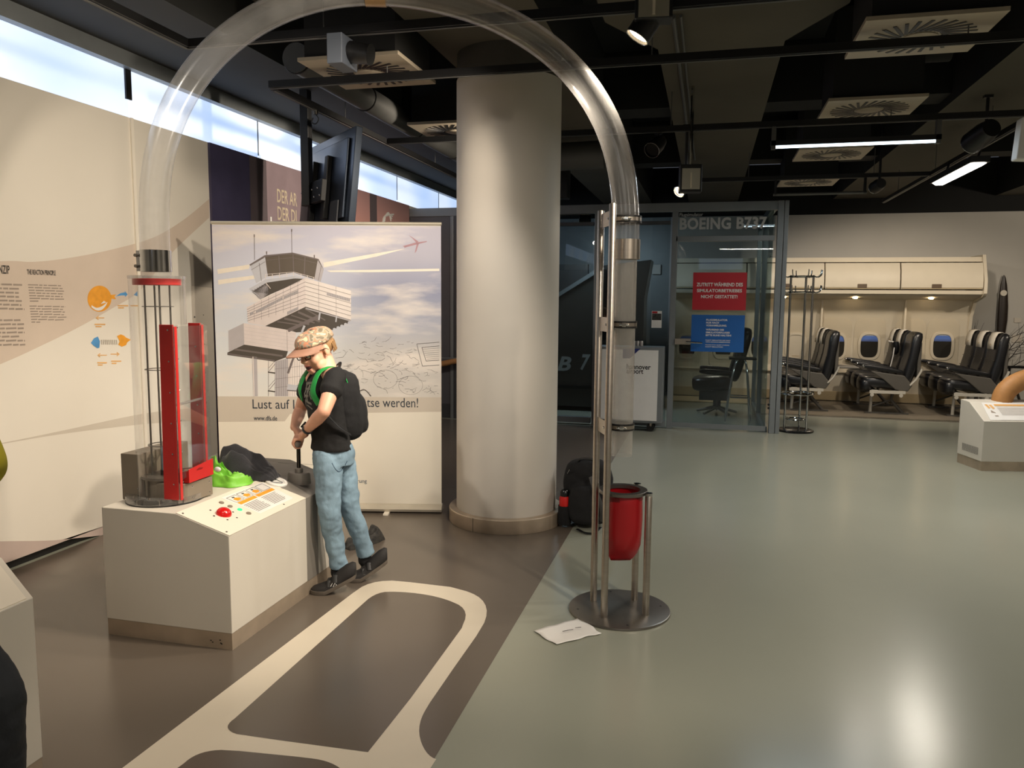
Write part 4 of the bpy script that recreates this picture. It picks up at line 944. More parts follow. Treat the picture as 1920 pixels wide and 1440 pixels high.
gr_, go = heap('green_jacket', 'bright lime green jacket crumpled on the console under the charcoal jacket', 'jacket', M['green_cloth'],
     [(jp(396, 893), .09, .03), (jp(402, 899), .115, .05), (jp(414, 904), .07, .06), (jp(430, 906), .05, .055), (jp(446, 906), .05, .05), (jp(458, 903), .03, .04), (jp(470, 899), .008, .02)], 0, .022, 5, T_, 12)
MB().ell(at(408, 880, 1, 3.215), (0.018, 0.008, 0.012)).build('reflective_badge', M['white'], gr_)
# ================================================================= the simulator booth at the back
bo = thing('simulator_booth', 'grey framed glass booth with a lettered door, standing at the back of the hall', 'booth', (-1.4, 10.0, 0))
YF = YB
def frame(name, x0, z0, x1, z1, m='alu', y0=YF, y1=YF + 0.07): return MB().box((x0, y0, z0), (x1, y1, z1)).build(name, M[m], bo, smooth=0, bevel=0.003)
frame('top_rail', XW + 0.02, 2.50, 0.775, 2.60)
def bx_(px, y=500): return at(px, y, 1, YF).x
for (a, c, m) in ((844, 850, 'alu'), (850, 857, 'alu_dark'), (1112, 1122, 'alu'), (1255, 1266, 'alu'), (1450, 1461, 'alu'), (1462, 1470, 'alu')):
    z1 = 2.6 if a > 1440 else 2.5
    frame('post', bx_(a, 600), 0.0, bx_(c, 600), z1, m, YF - (0.015 if a > 1440 else 0), YF + 0.08)
MB().box((XW + 0.02, YF + 0.02, 0.18), (bx_(844), YF + 0.06, 2.5)).build('solid_panel', M['panel_grey'], bo, smooth=0)
MB().box((XW + 0.02, YF + 0.02, 0.0), (bx_(844), YF + 0.05, 0.18)).build('solid_panel_base', M['alu_dark'], bo, smooth=0)
xa, xb, xc, xd, xe = bx_(857), bx_(1112), bx_(1122), bx_(1255), bx_(1266)
xf = bx_(1450)
for (p, q) in ((xa, xb), (xc, xd)):
    frame('bottom_rail', p, 0.02, q, 0.09); frame('header_rail', p, 2.36, q, 2.40, 'alu_dark')
    MB().box((p, YF + 0.03, 0.09), (q, YF + 0.038, 2.5)).build('glass_pane', M['glass'], bo, smooth=0)
frame('transom', xe, 2.165, xf, 2.225)
MB().box((xe, YF + 0.03, 2.225), (xf, YF + 0.038, 2.5)).build('glass_pane', M['glass'], bo, smooth=0)
dl = MB().box((xe + 0.01, YF + 0.02, 0.02), (xf - 0.01, YF + 0.03, 2.16)).build('door', M['glass'], bo, smooth=0, label='clear glass door leaf')
MB().box((xe + 0.01, YF + 0.016, 0.02), (xf - 0.01, YF + 0.034, 0.075)).build('door_rail', M['alu'], dl, smooth=0)
MB().box((xe + 0.02, YF - 0.02, 0.99), (xe + 0.2, YF + 0.02, 1.06)).build('lock_box', M['steel'], dl, smooth=0, bevel=0.004)
MB().cyl((xe + 0.15, YF - 0.05, 1.02), (xe + 0.33, YF - 0.05, 1.015), 0.011, n=14).cyl((xe + 0.15, YF - 0.05, 1.02), (xe + 0.15, YF - 0.01, 1.02), 0.011, n=12).build('door_handle', M['chrome'], dl)
# glazed side towards the cabin exhibit
for y in (10.35, 11.55): MB().box((0.64, y, 0), (0.70, y + 0.07, 2.5)).build('side_post', M['alu'], bo, smooth=0)
MB().box((0.64, YF + 0.08, 2.5), (0.70, 11.62, 2.58)).build('side_rail', M['alu'], bo, smooth=0)
MB().box((0.64, YF + 0.08, 0.0), (0.70, 11.62, 0.06)).build('side_rail', M['alu'], bo, smooth=0)
MB().box((0.665, YF + 0.08, 0.06), (0.672, 11.62, 2.5)).build('side_glass', M['glass'], bo, smooth=0)
b = MB(); A = at(1274, 430, 1, YF); B = at(1438, 428, 1, YF)
text_mb(b, 'BOEING B737', (A.x, YF + 0.029, A.z - 0.005), (1, 0, 0), (0, 0, 1), w=B.x - A.x, h=0.135, bold=0.035, spacing=1.05)
A = at(1274, 405, 1, YF); B = at(1318, 404, 1, YF); text_mb(b, 'Flugsimulator', (A.x, YF + 0.029, A.z - 0.015), (1, 0, 0), (0, 0, 1), w=B.x - A.x, h=0.05, bold=0.01)
b.build('booth_lettering', M['letter_grey'], bo, smooth=0)
for (x, z) in ((0.70, 0.33), (0.70, 0.29)): MB().lathe([(0.014, 0), (0.012, 0.004), (0, 0.005)], (x, YF - 0.015, z), 16, axis=(0, -1, 0)).build('post_cap', M['black'], bo)
# the two notices on the door
def sign(name, label, pts, m, lines):
    P = [at(x, y, 1, YF + 0.017) for x, y in pts]; x0, x1, z1, z0 = P[0].x, P[1].x, P[0].z, P[1].z
    t = thing(name, label, 'sign', ((x0 + x1) / 2, YF + 0.016, z0))
    MB().box((x0, YF + 0.014, z0), (x1, YF + 0.018, z1)).build('board', m, t, smooth=0)
    W = x1 - x0; H = z1 - z0
    for (s, u, v, w, h, al, bd) in lines: text_mb(MB(), s, (x0 + u * W, YF + 0.0135, z0 + v * H), (1, 0, 0), (0, 0, 1), w=w * W, h=h * H, bold=bd, align=al).build('lettering', M['white'], t, smooth=0)
sign('red_notice', 'red notice with white capitals on the glass booth door', ((1300, 511), (1398, 582)), M['sign_red'],
     [('ZUTRITT WÄHREND DES', .5, .63, .86, .12, 'CENTER', .03), ('SIMULATORBETRIEBES', .5, .475, .84, .088, 'CENTER', .03), ('NICHT GESTATTET!', .5, .315, .68, .088, 'CENTER', .03)])
sign('blue_notice', 'blue notice with small white text on the glass booth door', ((1297, 590), (1394, 661)), M['sign_blue'],
     [('FLUGSIMULATOR', .28, .84, .40, .05, 'LEFT', .03), ('NUR NACH', .28, .765, .24, .05, 'LEFT', .03), ('VORANMELDUNG.', .28, .69, .39, .05, 'LEFT', .03),
      ('WÄHREND DES', .28, .575, .34, .06, 'LEFT', .03), ('SIMULATORFLUGES', .28, .50, .45, .05, 'LEFT', .03), ('BITTE RUHE HALTEN!', .28, .425, .48, .05, 'LEFT', .03),
      ('FLIGHT SIMULATOR USE ONLY', .28, .30, .47, .03, 'LEFT', .02), ('WITH ADVANCE RESERVATION', .28, .25, .46, .03, 'LEFT', .02), ('PLEASE STAY QUIET DURING', .28, .17, .45, .03, 'LEFT', .02), ('FLIGHT SIMULATION!', .28, .12, .33, .03, 'LEFT', .02)])
# leaflet holder on the pane beside the door
P = at(1222, 583, 1, YF); Q = at(1240, 615, 1, YF)
lf = thing('leaflet', 'small leaflet with a dark picture on the booth glass beside the door', 'leaflet', ((P.x + Q.x) / 2, YF, Q.z))
MB().box((P.x, YF + 0.01, Q.z), (Q.x, YF + 0.028, P.z)).build('leaflet_stack', M['white'], lf, smooth=0)
b = MB().face([(P.x + .004, YF + 0.0095, Q.z + .09), (Q.x - .004, YF + 0.0095, Q.z + .09), (Q.x - .004, YF + 0.0095, P.z - .03), (P.x + .004, YF + 0.0095, P.z - .03)])
b.build('picture', mat('leaflet_picture', (52, 50, 48), 0.5, var=0.9, scale=60), lf, smooth=0)
MB().face([(P.x + .004, YF + 0.0095, P.z - .028), (Q.x - .05, YF + 0.0095, P.z - .028), (Q.x - .05, YF + 0.0095, P.z - .004), (P.x + .004, YF + 0.0095, P.z - .004)]).build('red_banner', M['sign_red'], lf, smooth=0)
# the simulator cabin inside
sm = thing('flight_simulator', 'dark flight simulator body with grey letters behind the left booth glass', 'simulator', (-2.3, 10.9, 0))
pf = [(-3.3, 0.06), (-1.36, 0.06), (-1.36, 1.90), (-1.50, 1.83), (-1.98, 1.53), (-3.3, 1.53)]
MB().prism([(x, 10.3, z) for x, z in pf], (0, 1.5, 0)).build('simulator_body', mat('simulator_dark_grey', (56, 55, 52), 0.35, var=0.04), sm, smooth=0)
MB().bar((-2.06, 10.29, 1.49), (-1.36, 10.29, 1.925), 0.05, 0.02, up=(0, 1, 0)).build('diagonal_trim', M['alu'], sm, smooth=0)
MB().box((-3.3, 11.2, 1.53), (-1.7, 11.3, 2.0)).build('simulator_hood', M['black'], sm, smooth=0)
MB().box((-3.3, 10.285, 0.30), (-1.36, 10.3, 0.34)).build('base_trim', M['black'], sm, smooth=0)
b = MB()
for s, x0, x1, y0, y1 in (('B', 1045, 1071, 695, 668), ('7', 1088, 1107, 694, 664)):
    A = at(x0, y0, 1, 10.3); B = at(x1, y0, 1, 10.3); C_ = at(x0, y1, 1, 10.3); text_mb(b, s, (A.x, 10.298, A.z), (1, 0, 0), (0, 0, 1), w=B.x - A.x, h=C_.z - A.z, bold=0.03, shear=0.25)
b.build('simulator_lettering', M['letter_grey'], sm, smooth=0)
cb = thing('instrument_cabinet', 'tall black cabinet with slanted side inside the booth above the trolley', 'cabinet', (-0.95, 10.8, 0))
pf = [at(x, y, 1, 10.6) for x, y in ((1130, 498), (1221, 487), (1208, 560), (1206, 640))]
pf = [(p.x, 10.6, p.z) for p in pf] + [(pf[3].x, 10.6, 0.05), (pf[0].x, 10.6, 0.05)]
MB().prism(pf, (0, 0.5, 0)).build('cabinet_body', M['black_gloss'], cb, smooth=0)
MB().box((pf[0][0], 10.59, 0.85), (pf[3][0] - 0.02, 10.6, 0.87)).build('cabinet_seam', M['alu_dark'], cb, smooth=0)
wb = at(1231, 505, 1, 12.85); tag(MB().box((wb.x - .07, 12.84, wb.z - .08), (wb.x + .07, 12.9, wb.z + .08)).build('switch_box', M['white'], smooth=0, bevel=0.01), 'small pale switch box on the wall inside the booth', 'box')
# single leather seat and chrome stool behind the door
M['leather'] = mat('black_leather', (24, 24, 27), 0.32, var=0.12, scale=14, bump=0.12, bscale=30, spec=0.6)
M['leather_b'] = mat('brown_black_leather', (34, 26, 21), 0.3, var=0.12, scale=14, bump=0.1, bscale=30, spec=0.6)
def cushion(mb, c, size, rot=None, n=4, p=3.0, mi=0):
    """puffed rounded block (superellipsoid)"""
    m_, k_ = 12, 24; vs = []; fs = []
    f = lambda w, e: math.copysign(abs(w) ** e, w)
    for i in range(m_ + 1):
        a = -PI / 2 + PI * i / m_
        for j in range(k_):
            b_ = 2 * PI * j / k_; e = 2.0 / p
            q = V((size[0] / 2 * f(math.cos(a), e) * f(math.cos(b_), e), size[1] / 2 * f(math.cos(a), e) * f(math.sin(b_), e), size[2] / 2 * f(math.sin(a), e)))
            vs.append(V(c) + (rot @ q if rot is not None else q))
    for i in range(m_):
        for j in range(k_): fs.append((i * k_ + j, i * k_ + (j + 1) % k_, (i + 1) * k_ + (j + 1) % k_, (i + 1) * k_ + j))
    return mb.add(vs, fs, mi)
RY = lambda d: Matrix.Rotation(math.radians(d), 3, 'Y')
ps = thing('leather_seat', 'dark leather seat behind the glass door, facing left', 'seat', (0.25, 10.55, 0))
cushion(MB(), (0.08, 10.55, 0.42), (0.52, 0.5, 0.2), RY(-4), p=4).build('seat_cushion', M['leather_b'], ps)
cushion(MB(), (0.42, 10.55, 0.80), (0.16, 0.48, 0.72), RY(14), p=4).build('backrest', M['leather'], ps)
for y in (10.28, 10.82): cushion(MB(), (0.12, y, 0.58), (0.42, 0.07, 0.07), RY(3), p=4).build('armrest', M['leather_b'], ps)
MB().cyl((0.15, 10.55, 0.1), (0.15, 10.55, 0.34), 0.05, n=16).box((-0.08, 10.4, 0.2), (0.3, 10.7, 0.34)).build('pedestal', M['black'], ps)
for k in range(5):
    t = k * 2 * PI / 5 + 0.3; MB().tube([(0.15, 10.55, 0.10), (0.15 + 0.27 * math.cos(t), 10.55 + 0.27 * math.sin(t), 0.03)], [0.025, 0.018], n=8).build('leg', M['cyl_grey'], ps)
cs = thing('chrome_stool', 'chrome legged high stool behind the glass door, in front of the leather seat', 'stool', (0.37, 10.08, 0))
for s, (x0, x1) in ((0, (0.25, 0.36)), (1, (0.55, 0.47))):
    for y0, y1 in ((9.93, 9.99), (10.22, 10.15)):
        MB().tube(spline([(x0, y0, 0.0), ((x0 * .4 + x1 * .6), (y0 * .4 + y1 * .6), 0.55), (x1, y1, 0.74), ((x1 + 0.415) / 2, y1, 0.78)], 5), 0.011, n=10).build('leg', M['chrome'], cs)
for y in (9.95, 10.20): MB().cyl((0.30, y, 0.30), (0.53, y, 0.30), 0.008, n=8).build('rung', M['chrome'], cs)
MB().box((0.27, 9.96, 0.77), (0.6, 10.2, 0.795)).build('seat_board', M['black'], cs, smooth=0, bevel=0.008)
# small spotlight hanging inside
P = at(1097, 411, 1, 9.75)
sl = thing('booth_spotlight', 'small black cylinder spotlight hanging inside the left booth glass', 'spotlight', P)
MB().lathe([(0.055, -0.07), (0.06, -0.06), (0.06, 0.07), (0.05, 0.075), (0, 0.075)], P, 24, axis=(1, 0.15, -0.05)).build('lamp_body', M['black'], sl)
MB().lathe([(0.052, -0.072), (0, -0.074)], P, 24, axis=(1, 0.15, -0.05)).build('lamp_front', M['white'], sl)
MB().cyl(P + V((0, 0, 0.05)), (P.x, P.y, 2.6), 0.008, n=8).build('lamp_rod', M['black'], sl)
# trolley in front of the booth
tx0, tx1 = at(1113, 720, 1, 8.86).x, at(1243, 720, 1, 8.86).x; tz1 = at(1180, 650, 1, 8.86).z
tr = thing('service_trolley', 'white service trolley with blue corner, parked before the booth glass', 'trolley', ((tx0 + tx1) / 2, 8.98, 0))
MB().box((tx0, 8.86, 0.10), (tx1, 9.13, tz1)).build('trolley_body', M['alu'], tr, smooth=0, bevel=0.008)
MB().box((tx0 + 0.05, 8.852, 0.13), (tx1 - 0.06, 8.862, tz1 - 0.035)).build('front_panel', M['white'], tr, smooth=0)
b = MB()
for s, x0, x1, y, h in (('hannover', 1175, 1220, 692, 0.058), ('airport', 1174.5, 1206, 703, 0.072)):
    A = at(x0, y, 1, 8.85); B = at(x1, y, 1, 8.85); text_mb(b, s, (A.x, 8.8515, A.z), (1, 0, 0), (0, 0, 1), w=B.x - A.x, h=h, bold=0.015)
b.build('trolley_lettering', M['black_gloss'], tr, smooth=0)
A = at(1168, 652, 1, 8.85); B = at(1201, 652, 1, 8.85); C_ = at(1181, 672, 1, 8.85)
MB().face([(A.x, 8.851, A.z - .01), (B.x, 8.851, B.z - .01), (C_.x, 8.851, C_.z), (A.x, 8.851, C_.z)]).build('blue_corner', mat('navy_print', (32, 44, 110), 0.5), tr, smooth=0)
for x in (tx0 + 0.1, tx1 - 0.13):
    for y in (8.92, 9.08):
        cw = MB().cyl((x, y, 0.06), (x, y, 0.105), 0.02, n=10).build('caster_fork', M['steel'], tr)
        MB().cyl((x, y - 0.015, 0.045), (x, y + 0.015, 0.045), 0.045, n=20).build('wheel', M['black'], cw)
for k, px in enumerate((1189, 1196, 1203)):
    P = at(px, 648, 1, 8.95); tag(MB().lathe([(0.017, 0), (0.018, 0.005), (0.018, 0.055), (0.014, 0.062), (0, 0.062)], (P.x, 8.95, tz1 + 0.001), 16).build('small_can', mat('pale_can', (176, 172, 168), 0.35, 0.4), smooth=30),
        ('left', 'middle', 'right')[k] + 'most pale small can on top of the white trolley' if k != 1 else 'middle one of three pale small cans on the white trolley', 'can', 'small cans on the trolley')
# wooden rail against the grey panel
hd = thing('wooden_rail', 'short tan wooden rail on the grey panel between banner and pillar', 'rail', (-3.0, 9.1, 0))
MB().tube(spline([at(790, 700, 1, 9.05), at(815, 686, 1, 9.05), at(835, 681, 1, 9.05), at(857, 677, 1, 9.05), at(900, 675, 1, 9.05)], 5), 0.035, n=12).build('rail_bar', mat('tan_wood', (168, 122, 78), 0.45, var=0.15, scale=14), hd)
MB().bar(at(790, 670, 1, 9.1), at(900, 673, 1, 9.1), 0.02, 0.012).build('upper_bar', M['alu'], hd, smooth=0)
for px in (800, 890): MB().cyl(at(px, 690, 1, 9.05), at(px, 684, 1, 9.2), 0.015, n=8).build('bracket', M['alu'], hd)

# ================================================================= aircraft cabin section
XE = at(1820, 600, 1, 12.3).x; XS = -0.52
ca = thing('cabin_wall', 'cream aircraft cabin wall with oval windows and overhead bins', 'aircraft cabin', ((XS + XE) / 2, 12.2, 0))
M['cabin'] = mat('cabin_cream', (214, 203, 182), 0.45, var=0.02)
M['cabin2'] = mat('cabin_inset_cream', (205, 193, 170), 0.5, var=0.02)
M['cabin_low'] = mat('cabin_tan_warm_lit', (186, 168, 134), 0.5, var=0.04)  # on the lower panel this tan has the warm lighting put into it
prof = [(12.36, 0.02), (12.36, 0.42), (12.40, 0.55), (12.42, 0.95), (12.38, 1.3), (12.25, 1.53)]
def extr(name, prof, x0, x1, m, smooth=30, parent=ca):
    n = len(prof); mb = MB(); mb.add([(x0, y, z) for y, z in prof] + [(x1, y, z) for y, z in prof], [(i, i + 1, n + i + 1, n + i) for i in range(n - 1)])
    return mb.build(name, m, parent, smooth=smooth)
back = [(12.6, 1.53), (12.6, 0.02)]
def solid(name, prof, x0, x1, m, parent=ca, smooth=30):
    mb = MB().prism([(x0, y, z) for y, z in prof], (x1 - x0, 0, 0)); return mb.build(name, m, parent, smooth=smooth)
solid('side_wall_panel', prof + back, XS, XE, M['cabin'])
solid('soffit', [(12.25, 1.53), (11.90, 1.585), (11.86, 1.61), (11.86, 1.66), (12.6, 1.66), (12.6, 1.53)], XS, XE, M['cabin'])
solid('top_cover', [(11.98, 2.055), (12.0, 2.12), (12.6, 2.12), (12.6, 2.055)], XS, XE + 0.01, M['cabin'])
end = solid('end_trim', [(12.36, 0.02), (12.37, 0.5), (12.40, 0.95), (12.35, 1.3), (12.22, 1.5), (11.88, 1.575), (11.83, 1.62), (11.84, 1.8), (11.95, 2.05), (11.99, 2.15), (12.62, 2.15), (12.62, 0.02)], XE, XE + 0.04, M['cabin'])
solid('dado_ledge', [(12.36, 0.44), (12.31, 0.445), (12.31, 0.46), (12.41, 0.475)], XS, XE, M['cabin'])
MB().box((XS, 12.345, 0.03), (XE, 12.36, 0.16)).build('kick_panel', M['cabin_low'], ca, smooth=0)
for px in (1541, 1697): MB().box((at(px, 575, 1, 12.3).x - .012, 12.25, 0.5), (at(px, 575, 1, 12.3).x + .012, 12.41, 1.52)).build('wall_rib', M['cabin'], ca, smooth=0)
bins = [(XS, at(1400, 520, 1, 11.9).x), (at(1400, 520, 1, 11.9).x, at(1546, 520, 1, 11.9).x), (at(1546, 520, 1, 11.9).x, at(1688, 520, 1, 11.9).x), (at(1688, 520, 1, 11.9).x, XE)]
for i, (x0, x1) in enumerate(bins):
    d_ = solid('overhead_bin', [(11.87, 1.675), (11.85, 1.70), (11.855, 1.8), (11.88, 1.93), (11.93, 2.04), (12.5, 2.045), (12.5, 1.675)], x0 + 0.008, x1 - 0.008, M['cabin'])
    xc_ = (x0 + x1) / 2 if i != 3 else at(1756, 537, 1, 11.86).x
    MB().box((xc_ - 0.06, 11.838, 1.69), (xc_ + 0.06, 11.86, 1.745)).build('latch', mat('latch_brown', (96, 78, 60), 0.5), d_, smooth=0, bevel=0.004)
    MB().box((x0 + 0.03, 11.846, 1.678), (x1 - 0.03, 11.852, 1.69)).build('trim_strip', M['cabin_low'], d_, smooth=0)
P = at(1556.5, 535, 1, 11.85)
MB().box((P.x - .02, 11.853, P.z - .006), (P.x + .02, 11.862, P.z + .006)).box((P.x - .006, 11.853, P.z - .02), (P.x + .006, 11.862, P.z + .02)).build('red_mark', M['sign_red'], ca, smooth=0)
for px in (1336, 1470, 1605, 1748):
    x = at(px, 553, 1, 12.0).x
    rl = MB().lathe([(0.035, 0.0), (0.03, -0.012), (0.0, -0.012)], (x, 12.05, 1.556), 20, axis=(0, -0.15, 1)).build('reading_light', M['lamp_warm'], ca)
    spot('reading_lamp', (x, 12.03, 1.53), (x - 0.1, 11.5, 0.3), 9, 95)
# windows: inset panel, oval frame, pane or closed shade
mv = bpy.data.materials.new('window_view'); mv.use_nodes = True
nt = mv.node_tree; bs = nt.nodes['Principled BSDF']; bs.inputs['Roughness'].default_value = 0.15
tc = nt.nodes.new('ShaderNodeTexCoord'); sp2 = nt.nodes.new('ShaderNodeSeparateXYZ'); rp = nt.nodes.new('ShaderNodeValToRGB'); nt.links.new(tc.outputs['Generated'], sp2.inputs[0])
nt.links.new(sp2.outputs['Z'], rp.inputs['Fac']); rp.color_ramp.interpolation = 'CONSTANT'
rp.color_ramp.elements[0].color = lin((48, 46, 42)); rp.color_ramp.elements[1].position = 0.70; rp.color_ramp.elements[1].color = lin((92, 112, 172))
q = rp.color_ramp.elements.new(0.78); q.color = lin((96, 128, 204)); q = rp.color_ramp.elements.new(0.94); q.color = lin((176, 182, 190))
nt.links.new(rp.outputs['Color'], bs.inputs['Base Color'])
def oval(cx, cz, a, b_, n=36, p=3.0):
    f = lambda w, e: math.copysign(abs(w) ** e, w)
    return [(cx + a * f(math.cos(2 * PI * i / n), 2 / p), cz + b_ * f(math.sin(2 * PI * i / n), 2 / p)) for i in range(n)]
def ring(name, o, i_, y0, y1, m, parent):
    n = len(o); vs = [(x, y1, z) for x, z in o] + [(x, y0, z) for x, z in o] + [(x, y0, z) for x, z in i_] + [(x, y1 + 0.004, z) for x, z in i_]
    fs = [(k * n + j, k * n + (j + 1) % n, (k + 1) * n + (j + 1) % n, (k + 1) * n + j) for k in range(3) for j in range(n)]
    return MB().add(vs, fs).build(name, m, parent, smooth=40)
for px, shut in ((1288, 0), (1356, 0), (1424, 0), (1492, 1), (1567, 0), (1630, 0), (1705, 0), (1767, 0)):
    P = at(px, 649, 1, 12.38); cx_, cz_ = P.x, P.z
    def inset(z): # the wall surface at height z
        for (ya, za), (yb, zb) in zip(prof[:-1], prof[1:]):
            if za <= z <= zb and zb > za: return ya + (yb - ya) * (z - za) / (zb - za)
        return 12.3
    pan = oval(cx_, 0.86, 0.215, 0.40, 40, 5.0)
    zs = [0.86 + 0.40 * math.sin(PI * (k / 24 - 0.5)) for k in range(25)]; vs = []
    for z in zs:
        hw = 0.215 * max(0.0, 1 - (abs(z - 0.86) / 0.40) ** 5) ** 0.2
        vs += [(cx_ - hw, inset(z) - 0.008, z), (cx_ + hw, inset(z) - 0.008, z)]
    wn = MB().add(vs, [(2 * k, 2 * k + 1, 2 * k + 3, 2 * k + 2) for k in range(24)]).build('window_panel', M['cabin2'], ca, smooth=0)
    o_ = oval(cx_, cz_, 0.155, 0.205, 40, 3.0); i_ = oval(cx_, cz_, 0.12, 0.17, 40, 3.2)
    ring('window_frame', o_, i_, 12.385, 12.405, M['cabin'], wn)
    MB().face([(x, 12.398, z) for x, z in i_]).build('window_shade' if shut else 'window_pane', M['cabin'] if shut else mv, wn, smooth=0)
    if shut: MB().box((cx_ - 0.05, 12.392, cz_ - 0.15), (cx_ + 0.05, 12.398, cz_ - 0.143)).build('shade_pull', M['cabin_low'], wn, smooth=0)
# raised floor of the cabin exhibit with its metal edge
cfl = MB().box((0.72, 10.74, 0.0), (XE + 0.9, 12.34, 0.014)).build('cabin_floor', mat('grey_beige_carpet', (128, 118, 102), 0.9, var=0.06, scale=40), smooth=0, kind='structure')
MB().box((0.72, 10.70, 0.0), (XE + 0.9, 10.74, 0.016)).build('floor_edge_strip', M['steel'], cfl, smooth=0)
MB().box((-0.52, 11.7, 0.0), (0.62, 12.34, 0.014)).build('booth_floor_strip', M['cabin_low'], cfl, smooth=0)

# seat rows
M['seat_grey'] = mat('seat_side_grey', (92, 88, 82), 0.5)
M['seat_white'] = mat('seat_frame_white', (206, 200, 188), 0.4, 0.1)
M['cover'] = mat('headrest_cloth', (222, 214, 200), 0.8, var=0.03)
def seat_row(label, covers, tray=False, vest=False):
    root = thing('airline_seat_row', label, 'airline seats', (0, 0, 0), 'rows of black leather airline seats')
    for k in range(3):
        y = 0.235 + 0.45 * k
        mb = MB(); cushion(mb, (0.25, y, 0.435), (0.52, 0.43, 0.15), RY(5), p=4.5); cushion(mb, (0.06, y, 0.40), (0.16, 0.425, 0.2), RY(0), p=3.2)
        mb.build('seat_cushion', M['leather'], root)
        # backrest: lofted along its height, wings at the head
        secs = []
        for (z, xf_, th, w) in ((0.44, 0.47, 0.13, 0.41), (0.5, 0.475, 0.15, 0.42), (0.62, 0.505, 0.15, 0.425), (0.78, 0.545, 0.13, 0.43), (0.9, 0.56, 0.135, 0.43), (0.98, 0.565, 0.14, 0.42), (1.05, 0.58, 0.135, 0.40), (1.09, 0.60, 0.11, 0.37), (1.11, 0.63, 0.05, 0.30)):
            s = []
            for i in range(28):
                t = 2 * PI * i / 28; f = lambda q, e: math.copysign(abs(q) ** e, q)
                cx2 = xf_ + th / 2; dx = f(math.cos(t), 0.6) * th / 2; dyy = f(math.sin(t), 0.5) * w / 2
                if dx < 0 and 0.5 < z < 1.06: dx *= 1.0 + 0.16 * (abs(dyy) / (w / 2)) ** 2 - 0.1 * (1 - abs(dyy) / (w / 2))
                s.append(V((cx2 + dx, y + dyy, z)))
            secs.append(s)
        bk = MB().loft(secs).build('backrest', M['leather'], root, smooth=60)
        MB().box((0.655, y - 0.18, 0.52), (0.70, y + 0.18, 0.98)).build('back_shell', M['seat_grey'], bk, smooth=0, bevel=0.012)
        for zz in (0.63, 0.76): MB().tube([(0.5 + (zz - .6) * .25, y - 0.19, zz), (0.515 + (zz - .6) * .25, y, zz), (0.5 + (zz - .6) * .25, y + 0.19, zz)], 0.004, n=6).build('seam', M['black_gloss'], bk)
        if covers[k]:
            x0 = [(0.55, 0.90), (0.552, 0.98), (0.566, 1.05), (0.592, 1.103), (0.635, 1.117), (0.675, 1.10)]
            mb = MB(); n = len(x0)
            vs = [(x - 0.006, y + s * 0.115, z + 0.004) for s in (-1, 1) for x, z in x0]
            mb.add(vs, [(i, i + 1, n + i + 1, n + i) for i in range(n - 1)])
            o = mb.build('headrest_cover', M['cover'], root, smooth=60); so = o.modifiers.new('thickness', 'SOLIDIFY'); so.thickness = 0.004; so.offset = 1
            MB().lathe([(0.022, 0), (0, 0.001)], (0.542, y, 0.97), 16, axis=(-1, 0, 0.1)).build('emblem', M['cabin_low'], o)
        if k < 2 or True:
            pass
    for k in range(4):
        y = 0.01 + 0.45 * k
        mb = MB(); cushion(mb, (0.235, y, 0.625), (0.5, 0.05, 0.055), RY(8), p=4)
        a_ = mb.build('armrest', M['leather'], root)
        MB().ell((0.0, y - 0.0, 0.655), (0.022, 0.027, 0.022), n=14, m=8).build('armrest_button', M['chrome'], a_)
        if k in (0, 3):
            pts = [(0.08, 0.60), (0.50, 0.545), (0.60, 0.42), (0.55, 0.34), (0.40, 0.36), (0.26, 0.48)]
            MB().prism([(x, y - 0.014, z) for x, z in pts], (0, 0.028, 0)).build('side_panel', M['seat_grey'], root, smooth=0, bevel=0.01)
            MB().tube([(0.57, y, 0.42), (0.64, y, 0.50), (0.69, y, 0.60), (0.70, y, 0.64)], [(0.012, 0.03)] * 4, n=10).build('recline_arm', M['seat_white'], root)
    for (x0, x1) in ((0.12, 0.20), (0.38, 0.46)): MB().box((x0, 0.0, 0.30), (x1, 1.36, 0.345)).build('cross_beam', M['seat_white'], root, smooth=0, bevel=0.005)
    MB().box((0.09, -0.012, 0.305), (0.52, 0.0, 0.345)).cyl((0.12, -0.013, 0.285), (0.12, 0.0, 0.285), 0.024, n=14).cyl((0.47, -0.013, 0.285), (0.47, 0.0, 0.285), 0.024, n=14).build('frame_rail', M['seat_white'], root, smooth=0)
    for y in (0.22, 1.1):
        MB().tube([(0.16, y, 0.31), (0.15, y, 0.03)], 0.02, n=10).build('leg', M['seat_white'], root)
        MB().tube([(0.42, y, 0.31), (0.40, y, 0.2), (0.55, y, 0.03)], 0.022, n=10).build('leg', M['seat_grey'], root)
        MB().box((0.08, y - 0.03, 0.014), (0.62, y + 0.03, 0.032)).build('floor_track', M['seat_grey'], root, smooth=0)
        MB().tube([(0.16, y, 0.1), (0.4, y, 0.2)], 0.012, n=8).build('brace', M['seat_grey'], root)
    for k in range(3):
        y = 0.235 + 0.45 * k
        for s in (-1, 1): MB().tube(spline([(0.45, y + s * 0.17, 0.50), (0.36, y + s * 0.13, 0.53), (0.27, y + s * 0.05, 0.522)], 4), [(0.004, 0.018)] * 9, n=8, up=(0, 0, 1)).build('seat_belt', M['black_matte'], root)
    if tray: MB().box((0.70, 0.03, 0.615), (0.96, 0.42, 0.635)).build('tray_table', M['seat_grey'], root, smooth=0, bevel=0.006)
    return root
r1 = seat_row('row of black leather airline seats with open grey tray table, nearest the coat stand', (0, 1, 1), tray=True); r1.location = (1.0, 10.97, 0)
r2 = seat_row('row of black leather airline seats with a pouch on its middle seat', (0, 1, 1)); r2.location = (2.0, 10.97, 0)
r3 = seat_row('row of black leather airline seats with three white headrest covers, before the propeller', (1, 1, 1)); r3.location = (3.0, 10.97, 0)
